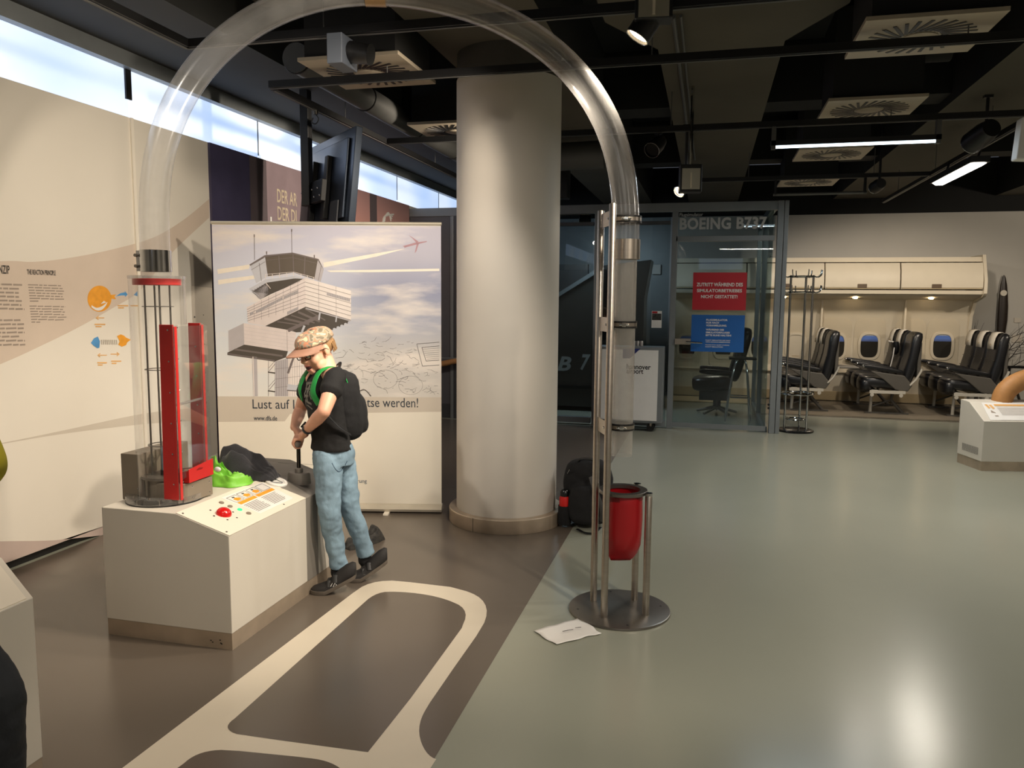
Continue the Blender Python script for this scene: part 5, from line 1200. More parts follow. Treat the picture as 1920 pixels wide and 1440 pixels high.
vs_ = thing('life_vest_pouch', 'dark pouch with white rim hanging on the middle airline seat', 'pouch', (2.5, 11.6, 0.8))
P = V((2.52, 11.60, 0.86)); mb = MB()
mb.loft([[P + V((-0.02 + 0.05 * math.cos(t) * s + zz * -.1, 0.13 * math.sin(t) * s, zz)) for t in [2 * PI * i / 20 for i in range(20)]] for zz, s in ((0.1, 0.9), (0.05, 1.0), (0.0, 0.95), (-0.05, 0.75), (-0.08, 0.3))])
mb.build('pouch', M['leather'], vs_)
MB().tube([P + V((-0.075, -0.115, 0.10)), P + V((-0.085, 0, 0.095)), P + V((-0.075, 0.115, 0.10))], 0.009, n=8).build('white_rim', M['white'], vs_)
MB().tube([P + V((-0.05, -0.10, 0.02)), P + V((-0.06, -0.1, -0.1)), P + V((-0.09, -0.09, -0.28))], 0.007, n=8).build('white_strap', M['white'], vs_)

# chrome coat stand
CO = V((1.02, 9.43, 0))
cs_ = thing('coat_stand', 'chrome coat stand with rings of hooks beside the booth corner post', 'coat stand', CO)
MB().lathe([(0.0, 0), (0.205, 0.0), (0.205, 0.012), (0.19, 0.022), (0, 0.026)], CO, 44).build('base', M['black_gloss'], cs_)
PO = [CO + V((0.125 * math.cos(t), 0.125 * math.sin(t), 0)) for t in (PI + 0.25, -0.35, 1.1)]
for p in PO: MB().cyl(p + V((0, 0, 0.02)), p + V((0, 0, 1.79)), 0.013, n=14).build('pole', M['chrome'], cs_)
for z, r in ((1.775, 0.14), (1.60, 0.14), (0.44, 0.185), (0.14, 0.10)):
    MB().tube([CO + V((r * math.cos(2 * PI * i / 36), r * math.sin(2 * PI * i / 36), z)) for i in range(36)], 0.009, n=8, closed=True).build('ring', M['chrome'], cs_)
for z, n_ in ((1.775, 8), (1.60, 8)):
    for k in range(n_):
        t = 2 * PI * k / n_ + 0.2; d = V((math.cos(t), math.sin(t), 0))
        MB().tube(spline([CO + d * 0.14 + V((0, 0, z)), CO + d * 0.18 + V((0, 0, z - 0.005)), CO + d * 0.215 + V((0, 0, z + 0.02)), CO + d * 0.225 + V((0, 0, z + 0.075))], 4), 0.006, n=8).build('hook', M['chrome'], cs_)
for p in PO: MB().cyl(CO + (p - CO).normalized() * 0.125 + V((0, 0, 0.44)), CO + (p - CO).normalized() * 0.185 + V((0, 0, 0.44)), 0.006, n=8).build('ring_stay', M['chrome'], cs_)

# propeller blade on the back wall
pr = thing('propeller_blade', 'dark wooden propeller blade hung upright on the back wall', 'propeller', at(1880, 600, 1, 12.86))
secs = []
for (px, py, w, th) in ((1882.5, 516, 2, .01), (1882.5, 520, 6, .02), (1882, 533, 12, .03), (1881.5, 550, 16, .04), (1881, 575, 18.5, .045), (1879.5, 600, 19, .05), (1877, 625, 16, .055), (1875, 645, 12, .06), (1874, 660, 11, .06)):
    c_ = at(px, py, 1, 12.86); rw = at(px + w / 2, py, 1, 12.86).x - c_.x
    secs.append([c_ + V((rw * math.cos(t), th / 2 * math.sin(t), 0)) for t in [2 * PI * i / 16 for i in range(16)]])
MB().loft(secs).build('blade', mat('dark_stained_wood', (44, 35, 28), 0.35, var=0.2, scale=10, stretch=(1, 1, 8)), pr)
MB().cyl(at(1881, 580, 1, 12.86), at(1881, 580, 1, 12.86) + V((0, 0.06, 0)), 0.02, n=12).build('wall_pin', M['black'], pr)
MB().lathe([(0.045, 0), (0.042, 0.012), (0.0, 0.014)], at(1881.7, 549.5, 1, 12.83), 24, axis=(0, -1, 0)).build('hub_badge', M['cover'], pr)
for (x0, y0, x1, y1, lb) in ((1902, 596, 1914, 605, 'upper small pale placard on the back wall right of the propeller'), (1899, 628, 1916, 642, 'lower small pale placard on the back wall right of the propeller')):
    P = at(x0, y0, 1, 12.89); Q = at(x1, y1, 1, 12.89); tag(MB().box((P.x, 12.885, Q.z), (Q.x, 12.9, P.z)).build('wall_placard', M['wall_grey'], smooth=0), lb, 'placard')
# bare branches
def branch(mb, p, d, L_, r, depth, rng):
    n = 6; pts = [p]; rs = [r]; q = V(p); dd = V(d)
    for i in range(n):
        dd = (dd + V((rng.uniform(-.22, .22), rng.uniform(-.12, .12), rng.uniform(-.1, .22)))).normalized(); q = q + dd * L_ / n; q.y = min(max(q.y, 12.66), 12.87); q.x = max(q.x, 3.78); pts.append(q.copy()); rs.append(r * (1 - 0.6 * (i + 1) / n))
    mb.tube(pts, rs, n=6)
    if depth:
        for k in (2, 3, 4, 5):
            a = rng.choice((-1, 1)) * rng.uniform(0.5, 1.0); e_ = (Matrix.Rotation(a, 3, 'Y') @ dd + V((0, rng.uniform(-.25, .1), 0))).normalized(); branch(mb, pts[k], e_, L_ * rng.uniform(.4, .6), rs[k] * 0.7, depth - 1, rng)
M['twig'] = mat('dark_bark', (42, 36, 30), 0.8, var=0.2, scale=30)
rng = random.Random(21)
for i, (px, dx, lb) in enumerate(((1832, 0.1, 'bare dark branch rising behind the last seat row, left of the propeller'), (1850, 0.35, 'spreading bare dark branch behind the last seat row, below the propeller'), (1893, -0.15, 'bare dark branch standing right of the propeller'), (1915, -0.2, 'bare dark branch at the right end of the back wall'))):
    P = at(px, 740, 1, 12.74); mb = MB(); branch(mb, V((P.x, 12.74, 0.02)), V((dx, 0, 1)).normalized(), 0.95 if i != 1 else 1.05, 0.019, 2, rng)
    tag(mb.build('bare_branch', M['twig']), lb, 'branch', 'bare branches behind the seats')
rl_ = thing('barrier_rail', 'black rail behind the last seat row at the right edge', 'rail', (4.6, 12.0, 0))
MB().cyl((4.0, 12.0, 0.62), (5.6, 12.0, 0.62), 0.018, n=10).build('bar', M['black_gloss'], rl_)
for x in (4.05, 5.5): MB().cyl((x, 12.0, 0.0), (x, 12.0, 0.62), 0.015, n=10).build('upright', M['black_gloss'], rl_)

# white console with the curved hose at the right
E0 = V((2.41, 7.643, 0)); e1 = (V((2.787, 7.73, 0)) - E0).normalized(); e2 = V((-e1.y, e1.x, 0))
rc = thing('hose_console', 'white sloped exhibit console with vent grille at the right edge', 'console', E0 + e1 * 0.5 + e2 * 0.2)
def rcp(a, b_, z): return E0 + e1 * a + e2 * b_ + V((0, 0, z))
def sl_(n, pts, L_=1.0, a0=0.0, m='console_white', **k): return MB().prism([rcp(a0, b_, z) for b_, z in pts], e1 * L_).build(n, M[m], rc, smooth=0, **k)
sl_('console_body', [(0, 0.085), (0, 0.449), (0.25, 0.592), (0.39, 0.60), (0.39, 0.085)], bevel=0.003)
sl_('plinth', [(0.002, 0), (0.002, 0.085), (0.388, 0.085), (0.388, 0)], 0.99, 0.004, 'steel_base')
nrm = V((0, 0, 1)) - e2 * (0.143 / 0.25) * 0.9; nrm.normalize()
MB().prism([rcp(0.06, 0.012, 0.4585), rcp(0.7, 0.012, 0.4585), rcp(0.7, 0.235, 0.586), rcp(0.1, 0.235, 0.586)], nrm * 0.002).build('instruction_plate', M['white'], rc, smooth=0)
def rpl(u, v): return rcp(0.1 + u * 0.6, 0.215 - 0.19 * v, 0.5762 - 0.1086 * v) + nrm * 0.0035
b = MB().face([rpl(0.16, 0.02), rpl(0.9, 0.02), rpl(0.9, 0.14), rpl(0.16, 0.14)])
for (u, v) in ((0.02, 0.04), (0.08, 0.06)): b.face([rpl(u, v), rpl(u + .04, v), rpl(u + .05, v + .25), rpl(u + .02, v + .3)])
b.build('orange_band', M['orange_pale'], rc, smooth=0)
b = MB()
for k in range(8): b.face([rpl(0.17, 0.24 + k * .07), rpl(0.17, 0.255 + k * .07), rpl(0.85 - .03 * (k % 3), 0.255 + k * .07), rpl(0.85 - .03 * (k % 3), 0.24 + k * .07)])
b.face([rpl(0.05, 0.42), rpl(0.10, 0.62), rpl(0.03, 0.6)]).face([rpl(0.05, 0.78), rpl(0.05, 0.84), rpl(0.1, 0.84), rpl(0.1, 0.78)])
b.build('plate_print', M['ink_soft'], rc, smooth=0)
b = MB()
for k in range(9):
    z = 0.135 + k * 0.0075
    for j in range(12): b.face([rcp(-0.001, 0.055 + j * 0.022, z), rcp(-0.001, 0.071 + j * 0.022, z), rcp(-0.001, 0.071 + j * 0.022, z + 0.0035), rcp(-0.001, 0.055 + j * 0.022, z + 0.0035)])
b.build('vent_grille', M['black'], rc, smooth=0)
hp = [rcp(0.34, 0.32, 0.55)] + [rcp(0.34 + 0.40 * (1 - math.cos(t)), 0.32, 0.6 + 0.23 * math.sin(t)) for t in [PI * i / 24 for i in range(25)]] + [rcp(1.14, 0.32, 0.55)]
MB().tube(hp, 0.088, n=24).build('curved_hose', mat('tan_foam_hose', (176, 126, 74), 0.6, var=0.08, scale=20, bump=0.1, bscale=120), rc, label='thick tan curved hose')
sl_('console_wing', [(0, 0.085), (0, 0.449), (0.25, 0.592), (0.39, 0.60), (0.39, 0.085)], 0.4, 1.0)
# ================================================================= things under the ceiling
ZT = 2.78
def track(name, label, segs):
    c = thing(name, label, 'lighting track', (segs[0][0][0], segs[0][0][1], ZT), 'black lighting tracks under the ceiling')
    for (a, b_) in segs:
        a = V((*a, ZT)); b_ = V((*b_, ZT)); MB().bar(a, b_, 0.045, 0.04).build('rail', M['black'], c, smooth=0)
        MB().bar(a - V((0, 0, 0.0235)), b_ - V((0, 0, 0.0235)), 0.012, 0.004).build('rail_slot', M['duct'], c, smooth=0)
        n = max(2, int((b_ - a).length / 1.4))
        for k in range(n):
            p = a + (b_ - a) * ((k + 0.5) / n); MB().cyl(p, (p.x, p.y, 3.05), 0.0035, n=6).build('hanger', M['duct'], c)
    return c
track('lighting_track', 'black lighting track across the top of the arch, with the grey projector box', [((-2.63, 3.6), (3.5, 3.6)), ((-2.63, 3.6), (-2.63, -1.0))])
track('lighting_track', 'black lighting track crossing just in front of the white pillar top', [((-2.63, 4.38), (5.0, 4.38)), ((-2.63, 4.42), (-2.63, 8.3))])
track('lighting_track', 'black lighting track behind the pillar carrying the white tube light', [((-2.6, 6.12), (5.0, 6.12))])
track('lighting_track', 'black lighting track above the front of the booth', [((-0.25, 8.75), (2.2, 8.75))])
track('lighting_track', 'black lighting track running to the back wall at the right', [((2.13, 6.3), (2.13, 11.0))])
cd = MB().cyl((-0.24, 4.5, 3.035), (-0.24, 9.0, 3.035), 0.012, n=8).cyl((-0.20, 4.5, 3.035), (-0.20, 9.0, 3.035), 0.008, n=8).build('cable_conduit', M['duct'])
tag(cd, 'twin grey cable conduit under the concrete rib right of the arched tube', 'conduit')

# swirl air outlets on black boxes
def vent():
    r = thing('air_vent', 'x', 'air vent', (0, 0, 0), 'square swirl air vents under the ceiling')
    MB().box((-0.31, -0.31, 0.0), (0.31, 0.31, 0.022)).build('vent_plate', M['vent'], r, smooth=0, bevel=0.002)
    b = MB()
    for k in range(28):
        t = 2 * PI * k / 28; d = V((math.cos(t), math.sin(t), 0)); e_ = V((math.cos(t + 0.45), math.sin(t + 0.45), 0))
        b.bar(d * 0.10 + V((0, 0, -0.001)), e_ * 0.255 + V((0, 0, -0.001)), 0.0175, 0.003)
    b.build('vent_slots', M['black'], r, smooth=0)
    MB().lathe([(0.085, -0.003), (0.08, -0.006), (0, -0.006)], (0, 0, 0), 28).build('vent_hub', M['vent'], r)
    MB().box((-0.28, -0.28, 0.022), (0.28, 0.28, 0.62)).build('plenum_box', M['black_ceiling'], r, smooth=0)
    MB().cyl((0.28, 0.0, 0.4), (0.5, 0.0, 0.4), 0.1, n=18).build('duct_stub', M['black_ceiling'], r)
    return r
v0 = vent()
vspots = [(-2.03, 4.50, 'square swirl vent behind the grey projector box at upper left'), (-2.03, 6.18, 'square swirl vent half hidden by the left side of the pillar'), (1.0, 4.52, 'square swirl vent nearest the camera at upper right'),
          (1.05, 6.10, 'square swirl vent above the white tube light'), (1.05, 7.86, 'square swirl vent just below and behind the white tube light'), (1.05, 9.62, 'farthest square swirl vent, above the booth corner')]
for i, (x, y, lb) in enumerate(vspots):
    o = v0 if i == 0 else copy_tree(v0); o.location = (x, y, 2.845); o['label'] = lb
# round ducts
du = thing('round_duct', 'grey round ventilation duct running along the left beam', 'duct', (-2.42, 6.5, 2.95))
MB().cyl((-2.48, 4.42, 2.945), (-2.48, 9.0, 2.945), 0.088, n=28).build('duct_pipe', M['duct'], du)
for y in (4.44, 5.4, 6.4, 7.4): MB().tube([(-2.48 + 0.09 * math.cos(t), y, 2.945 + 0.09 * math.sin(t)) for t in [2 * PI * i / 28 for i in range(28)]], 0.006, n=6, closed=True).build('duct_ring', M['black'], du)
du = thing('round_duct', 'short grey duct elbow beside the left edge of the pillar', 'duct', (-1.8, 7.2, 2.8))
MB().tube(spline([(-2.3, 7.5, 3.4), (-2.25, 7.5, 3.0), (-2.05, 7.5, 2.86), (-1.0, 7.5, 2.86)], 6), 0.13, n=24).build('duct_pipe', M['duct'], du)
for x in (-1.9, -1.75, -1.6): MB().tube([(x, 7.5 + 0.133 * math.cos(t), 2.86 + 0.133 * math.sin(t)) for t in [2 * PI * i / 28 for i in range(28)]], 0.006, n=6, closed=True).build('duct_ring', M['black'], du)

# spotlights
def spotlight(label, P, aim, L_=0.15, r=0.05, lit=True, watts=0, top=ZT, lens='lamp_warm'):
    P = V(P); d = (V(aim) - P).normalized()
    s = thing('track_spotlight', label, 'spotlight', (P.x, P.y, P.z), 'spotlights on the tracks')
    MB().lathe([(r * 0.8, -L_), (r, -L_ * 0.6), (r, 0.0), (r * 0.94, 0.0), (r * 0.9, -0.02), (0, -0.02)], P, 28, axis=d).build('lamp_body', M['black'], s)
    MB().lathe([(r * 0.86, -0.012), (0, -0.010)], P, 24, axis=d).build('lens', M[lens] if lit else M['black_gloss'], s)
    MB().tube([(r * 1.0 * math.cos(t) * d.orthogonal().normalized() + r * 1.0 * math.sin(t) * d.cross(d.orthogonal().normalized()) + P) for t in [2 * PI * i / 28 for i in range(28)]], 0.0022, n=6, closed=True).build('rim', M['chrome'], s)
    q = P - d * L_ * 0.7
    MB().cyl(q, (q.x, q.y, top), 0.012, n=10).box((q.x - 0.03, q.y - 0.022, top - 0.02), (q.x + 0.03, q.y + 0.022, top + 0.03)).build('bracket', M['black'], s, smooth=0)
    if watts: spot('track_lamp', P + d * 0.012, aim, watts, 62)
    return s
spotlight('lit black spotlight above the right shoulder of the arched tube', (-0.345, 3.58, 2.645), (-1.4, 3.42, 1.0), 0.17, 0.055, True, 90)
spotlight('unlit black spotlight beside the grey lamp, right of the arched tube', at(1222, 282, 1, 6.1), at(1150, 360, 1, 5.6), 0.17, 0.06, False)
spotlight('lit small spotlight just above the booth frame', at(1273, 360, 1, 6.1), (-0.9, 5.4, 1.6), 0.12, 0.045, True, 12)
spotlight('unlit black spotlight above the end of the cabin bins', at(1640, 352, 1, 8.7), at(1600, 380, 1, 9.3), 0.17, 0.06, False, top=ZC)
spotlight('unlit large black spotlight at the right edge beside the white tube light', at(1822, 268, 1, 6.9), at(1780, 300, 1, 7.2), 0.26, 0.085, False, top=3.05)
# square floodlights with silver reflectors
def flood(label, P, face, top=ZT):
    P = V(P); s = thing('floodlight', label, 'floodlight', P, 'floodlights on the tracks'); f = V(face).normalized()
    MB().obox(P, (0.16, 0.10, 0.2), x=V((f.y, -f.x, 0)), z=(0, 0, 1)).build('housing', M['black'], s, smooth=0, bevel=0.006)
    side = V((-f.y, f.x, 0)).normalized()
    MB().obox(P + f * 0.052, (0.13, 0.006, 0.15), x=V((f.y, -f.x, 0)), z=(0, 0, 1)).build('reflector', mat('silver_reflector', (190, 186, 170), 0.3, 0.7), s, smooth=0)
    MB().obox(P + f * 0.056 + V((0, 0, -0.01)), (0.012, 0.006, 0.11), x=V((f.y, -f.x, 0)), z=(0, 0, 1)).build('lamp_tube', M['cabin'], s, smooth=0)
    MB().cyl(P + V((0, 0, 0.1)), (P.x, P.y, max(top, P.z + .15)), 0.012, n=8).build('stem', M['chrome'], s)
    return s
flood('grey floodlight with pale reflector hanging above the booth, beside the small lit spotlight', at(1294, 336, 1, 6.0), (0.15, -1, -0.1), top=3.05)
flood('floodlight with silver reflector at the top edge above the lit spotlight', at(1226, -4, 1, 3.55), (0.1, -1, -0.4), top=2.95)
pj = thing('gobo_projector', 'grey box projector with black lens barrel hanging inside the arch', 'projector', (-1.77, 3.6, 2.62))
MB().box((-1.815, 3.53, 2.615), (-1.735, 3.70, 2.755)).build('projector_box', mat('blue_grey_box', (78, 84, 94), 0.5), pj, smooth=0, bevel=0.004)
MB().lathe([(0.05, 0), (0.052, 0.03), (0.046, 0.10), (0.05, 0.11), (0.0, 0.11)], (-1.735, 3.62, 2.69), 24, axis=(1, 0, -0.2)).build('lens_barrel', M['black'], pj)
MB().cyl((-1.775, 3.6, 2.75), (-1.775, 3.6, 2.78), 0.02, n=10).build('bracket', M['black'], pj)
# tube and strip lights
tl_ = thing('tube_light', 'long thin lit white tube light hanging at upper right', 'ceiling light', (0.97, 6.12, 2.62))
MB().box((0.40, 6.10, 2.625), (1.53, 6.145, 2.66)).build('housing', M['black'], tl_, smooth=0)
MB().cyl((0.43, 6.12, 2.617), (1.50, 6.12, 2.617), 0.011, n=12).build('lit_tube', M['lamp_cool'], tl_)
for x in (0.42, 1.51): MB().box((x - .015, 6.1, 2.60), (x + .015, 6.145, 2.78)).build('end_bracket', M['duct'], tl_, smooth=0)
area('tube_lamp', (0.97, 6.12, 2.60), (0.97, 6.12, 0), 16, 1.05, 0.04, COOL)
tl_ = thing('strip_light', 'broad lit strip light running to the back wall at upper right', 'ceiling light', (2.05, 7.65, 2.6))
MB().box((1.99, 7.05, 2.612), (2.13, 8.25, 2.66)).build('housing', M['black'], tl_, smooth=0)
MB().prism([(2.0, 7.1, 2.611), (2.12, 7.1, 2.611), (2.09, 7.1, 2.59), (2.03, 7.1, 2.59)], (0, 1.1, 0)).build('diffuser', M['lamp_white'], tl_, smooth=0)
for y in (7.2, 8.1): MB().cyl((2.08, y, 2.66), (2.11, y, ZT), 0.01, n=8).build('hanger', M['black'], tl_)
area('strip_lamp', (2.06, 7.65, 2.58), (2.06, 7.65, 0), 26, 0.09, 1.1, NEUT)
tl_ = thing('tube_light', 'unlit grey tube light above the booth corner', 'ceiling light', (1.0, 8.75, 2.63))
MB().cyl((0.62, 8.75, 2.61), (1.53, 8.75, 2.61), 0.016, n=12).build('tube', M['duct'], tl_)
for x in (0.64, 1.51): MB().box((x - .012, 8.735, 2.6), (x + .012, 8.765, 2.78)).build('end_bracket', M['black'], tl_, smooth=0)
ls = thing('loudspeaker', 'black loudspeaker hanging behind the right edge of the pillar', 'loudspeaker', at(1053, 345, 1, 8.0))
P = at(1054, 345, 1, 8.0); MB().box((P.x - 0.07, 7.92, P.z - 0.15), (P.x + 0.07, 8.1, P.z + 0.15)).build('cabinet', M['black'], ls, smooth=0, bevel=0.01)
MB().cyl((P.x, 8.0, P.z + 0.15), (P.x, 8.0, 3.05), 0.015, n=8).build('bracket', M['black'], ls)
wl_ = thing('white_lamp_housing', 'pale grey lamp housing cut by the right picture edge near the ceiling', 'lamp', at(1919, 260, 1, 5.5))
P = at(1921, 260, 1, 5.5); MB().prism([P + V((-0.02, 0, 0.13)), P + V((0.14, 0, 0.15)), P + V((0.16, 0, -0.13)), P + V((-0.035, 0, -0.12))], (0, 0.1, 0)).build('housing', M['white'], wl_, smooth=0, bevel=0.008)
MB().cyl(P + V((0.06, 0.05, 0.13)), (P.x + .06, P.y + .05, 3.05), 0.012, n=8).build('stem', M['black'], wl_)

# monitor on its ceiling pole behind the banner
TR = at(668, 235, 1, 5.12); TLc = at(572, 290, 1, 5.9)
ux = V((TR.x - TLc.x, TR.y - TLc.y, 0)); TW = ux.length; ux.normalize(); nn = V((ux.y, -ux.x, 0)); zt = TR.z; vz = V((0, 0, 1)) - nn * 0.10; vz.normalize(); nb = ux.cross(vz).normalized()
if nb.dot(V((0.5, -1, 0))) < 0: nb = -nb
mo = thing('monitor', 'large black monitor hung from a ceiling pole above the banner, its back showing', 'monitor', (TR + TLc) / 2 - V((0, 0, 0.7)))
TO = V((TLc.x, TLc.y, zt)) # upper left corner
def mp_(u, v, d): return TO + ux * u - vz * v + nb * d
def slab(name, u0, v0, u1, v1, d0, d1, m, par=mo, bev=0.004): return MB().prism([mp_(u0, v0, d0), mp_(u1, v0, d0), mp_(u1, v1, d0), mp_(u0, v1, d0)], nb * (d1 - d0)).build(name, m, par, smooth=0, bevel=bev)
M['tv'] = mat('monitor_shell', (64, 72, 84), 0.3, 0.8, var=0.05)
slab('monitor_shell', 0, 0, TW, 0.70, -0.05, 0.0, M['tv']); slab('back_cover', 0.09, 0.07, TW - 0.09, 0.63, 0.0, 0.02, M['tv']); slab('screen', 0.01, 0.01, TW - 0.01, 0.69, -0.052, -0.05, M['black_gloss'])
for u in (TW * 0.36, TW * 0.64): slab('mount_rail', u - 0.03, 0.16, u + 0.03, 0.62, 0.02, 0.06, M['black'])
slab('mount_plate', TW * 0.30, 0.34, TW * 0.70, 0.50, 0.06, 0.10, M['black'])
b = MB()
for k in range(8): q = mp_(TW * (0.3 + 0.055 * k), 0.40 + 0.06 * (k % 2), 0.102); b.ell(q, 0.008, n=8, m=6)
b.build('mount_screws', M['chrome'], mo)
slab('connector_strip', TW * 0.72, 0.50, TW * 0.86, 0.66, 0.02, 0.035, M['alu_dark'])
PP = mp_(TW * 0.42, 0.42, 0.16)
px_ = at(575, 300, 1, PP.y)
MB().box((px_.x - 0.033, PP.y - 0.033, PP.z - 0.1), (px_.x + 0.033, PP.y + 0.033, ZC)).build('ceiling_pole', M['black'], mo, smooth=0, bevel=0.004)
MB().bar(V((px_.x, PP.y, PP.z)), mp_(TW * 0.45, 0.42, 0.09), 0.07, 0.12).build('pole_arm', M['black'], mo, smooth=0)
hk = thing('cable_hook', 'small steel hook hanging from the track left of the monitor', 'hook', (-2.63, 4.75, 2.62))
P = at(592, 215, 0, -2.63); MB().cyl((P.x, P.y, P.z), (P.x, P.y, ZT), 0.016, n=12).build('hook_sleeve', M['chrome'], hk)
MB().tube(spline([P + V((0, 0, 0)), P + V((0.02, 0, -0.03)), P + V((0, 0, -0.06)), P + V((-0.03, 0, -0.05)), P + V((-0.02, 0, -0.02))], 5), 0.004, n=6).build('hook_wire', M['black'], hk)
# ================================================================= people and the things they brought
def J(px, py, y): return at(px, py, 1, y)
M['skin'] = mat('fair_skin', (226, 170, 142), 0.5, var=0.05, scale=20)
M['lips'] = mat('lips', (190, 110, 100), 0.45)
M['mouth'] = mat('mouth_dark', (60, 22, 22), 0.5)
M['hair'] = mat('light_brown_hair', (150, 116, 78), 0.6, var=0.25, scale=60, stretch=(4, 4, 1))
M['shirt'] = mat('black_cotton', (15, 14, 15), 0.85, var=0.12, scale=20, bump=0.1, bscale=120)
def denim(name, rgb, var, worn):
    m = mat(name, rgb, 0.8, var=var, scale=9, bump=0.15, bscale=160, stretch=(1, 1, 0.5)); return m
M['jeans'] = denim('washed_blue_denim', (124, 150, 168), 0.28, 1)
M['jeans_dark'] = denim('dark_denim', (34, 38, 44), 0.25, 0)
M['shoe'] = mat('black_sneaker', (26, 24, 24), 0.7, var=0.15, scale=30)
M['sole'] = mat('grey_brown_sole', (92, 84, 76), 0.7, var=0.15, scale=30)
M['camo'] = mat('camouflage_cloth', (150, 140, 118), 0.8, var=0.1)
nt = M['camo'].node_tree; rp = [n for n in nt.nodes if n.type == 'VALTORGB'][0]; nz = [n for n in nt.nodes if n.type == 'TEX_NOISE'][0]
nz.inputs['Scale'].default_value = 26; nz.inputs['Detail'].default_value = 1
rp.color_ramp.interpolation = 'CONSTANT'; rp.color_ramp.elements[0].position = 0.0; rp.color_ramp.elements[0].color = lin((112, 102, 84)); rp.color_ramp.elements[1].position = 0.62; rp.color_ramp.elements[1].color = lin((206, 182, 150))
for p_, c_ in ((0.42, (150, 142, 124)), (0.50, (186, 128, 98)), (0.56, (124, 120, 104))):
    q = rp.color_ramp.elements.new(p_); q.color = lin(c_)

def foot(name, toe, heel, lift, parent, toe_up=0.0):
    """sneaker: sole and upper lofted from toe to heel; lift = height of the heel"""
    toe, heel = V(toe), V(heel); d = heel - toe; d.z = 0; L_ = d.length; d.normalize(); s = V((-d.y, d.x, 0))
    st = [(0.0, .014, .022), (0.06, .030, .036), (0.18, .041, .046), (0.33, .045, .056), (0.5, .041, .070), (0.66, .037, .088), (0.8, .036, .094), (0.93, .033, .090), (1.0, .022, .075)]
    up_, so_ = [], []
    for t, w, h in st:
        zb = 0.002 + (0 if t < 0.32 else lift * ((t - 0.32) / 0.68) ** 1.1)
        c = toe + d * (t * L_); c.z = zb
        tilt = 0 if t < 0.32 else lift / (0.68 * L_)
        sec = []; sol = []
        for i in range(20):
            a = 2 * PI * i / 20; cx_ = math.cos(a); sn = math.sin(a)
            zz = 0.016 + max(0, sn) ** 0.8 * (h - 0.016) + min(0, sn) * 0.004
            sec.append(c + s * (cx_ * w * (1 if sn < .3 else 1 - 0.35 * (sn - .3))) + V((0, 0, zz)))
            sol.append(c + s * (math.copysign(abs(cx_) ** 0.6, cx_) * (w + 0.004)) + V((0, 0, (0.020 if sn > 0 else 0.0) if abs(sn) > .1 else 0.01)))
        up_.append(sec); so_.append(sol)
    u = MB().loft(up_).build(name, M['shoe'], parent, smooth=60)
    MB().loft(so_).build('sole', M['sole'], u, smooth=40)
    c = toe + d * (0.45 * L_); 
    b = MB()
    for k in range(2):
        t0 = 0.42 + k * 0.13; zb = lift * ((t0 - 0.32) / 0.68) ** 1.1; p = toe + d * (t0 * L_); h = 0.066 + k * 0.016
        b.tube([p + s * 0.04 + V((0, 0, zb + h * .55)), p + s * 0.022 + V((0, 0, zb + h * .95)), p - s * 0.022 + V((0, 0, zb + h * .95)), p - s * 0.04 + V((0, 0, zb + h * .55))], [(0.003, 0.012)] * 4, n=8, up=(0, 0, 1))
    b.build('shoe_straps', M['black'], u)
    return u, d, s
def wrap_hand(mb, grip, g, fd, wrist, flip=1, side=1, R_=0.0145):
    """palm over a bar, four unequal fingers closing round it, thumb closing from the other side
       grip: point on the bar; g: along the bar towards the little finger; fd: horizontal, away from the wrist"""
    g = V(g).normalized(); up = V((0, 0, 1)); fd = (V(fd) - g * V(fd).dot(g)).normalized(); up = g.cross(fd) if g.cross(fd).z > 0 else fd.cross(g)
    kn = []
    for i, (ln, r) in enumerate(((0.96, .0088), (1.0, .009), (0.96, .0086), (0.84, .0076))):
        o = V(grip) + g * ((i - 1.5) * 0.0168); rr_ = R_ + r
        def P(a, k=1.0): return o + (fd * math.sin(math.radians(a)) + up * math.cos(math.radians(a))) * rr_ * k
        pts = [P(-35, 1.35), P(30, 1.25), P(88, 1.1), P(150, 1.0), P(150 + 62 * ln, 0.98)]
        mb.chain(pts, [r * 1.12, r * 1.1, r, r * 0.95, r * 0.86], n=12); kn.append(pts[0])
    w = V(wrist); pc = (kn[0] + kn[3]) / 2
    for k, q in enumerate(kn): mb.cap(q, w + (q - pc) * 0.55, 0.0115, 0.0165, n=12)
    mb.ell((pc * 0.55 + w * 0.45), (0.026, 0.026, 0.018), n=14, m=10)
    t0 = w + (kn[0] - w) * 0.35 - g * 0.012; o = V(grip) - g * 0.034
    mb.chain([t0, o - fd * 0.018 + up * 0.016, o - fd * 0.012 - up * 0.016, o + fd * 0.008 - up * 0.024], [0.0125, 0.0112, 0.0098, 0.0082], n=12)

# ---- the boy at the lever
e1_ = V((0.89, 0.45, 0)).normalized(); e2_ = V((e1_.y, -e1_.x, 0))  # to the right of the picture / towards the camera
SN, SF = J(630, 706, 3.50), J(585, 711, 3.72)
EN, WN = J(607, 772, 3.36), J(575, 806, 3.505)
EF, WF = J(563, 768, 3.80), J(552, 801, 3.665)
HN, HF = J(615, 852, 3.555), J(637, 850, 3.675)
KN, AN = J(617, 957, 3.50), J(633, 1052, 3.555)
KF, AF = J(655, 948, 3.69), J(684, 1030, 3.735)
tl = (SN - SF); tl.z = 0; tl.normalize(); tf = V((tl.y, -tl.x, 0)); tf = tf if tf.dot(e1_) < 0 else -tf
HC_ = (HN + HF) / 2; SCn = (SN + SF) / 2; NB = SCn + V((0, 0, 0.035)) - tf * 0.01
hc = J(592, 655, 3.605)
a_ = math.radians(42); pit = math.radians(19)
hfh = -e1_ * math.cos(a_) + e2_ * math.sin(a_); hf_ = hfh * math.cos(pit) + V((0, 0, -math.sin(pit)))
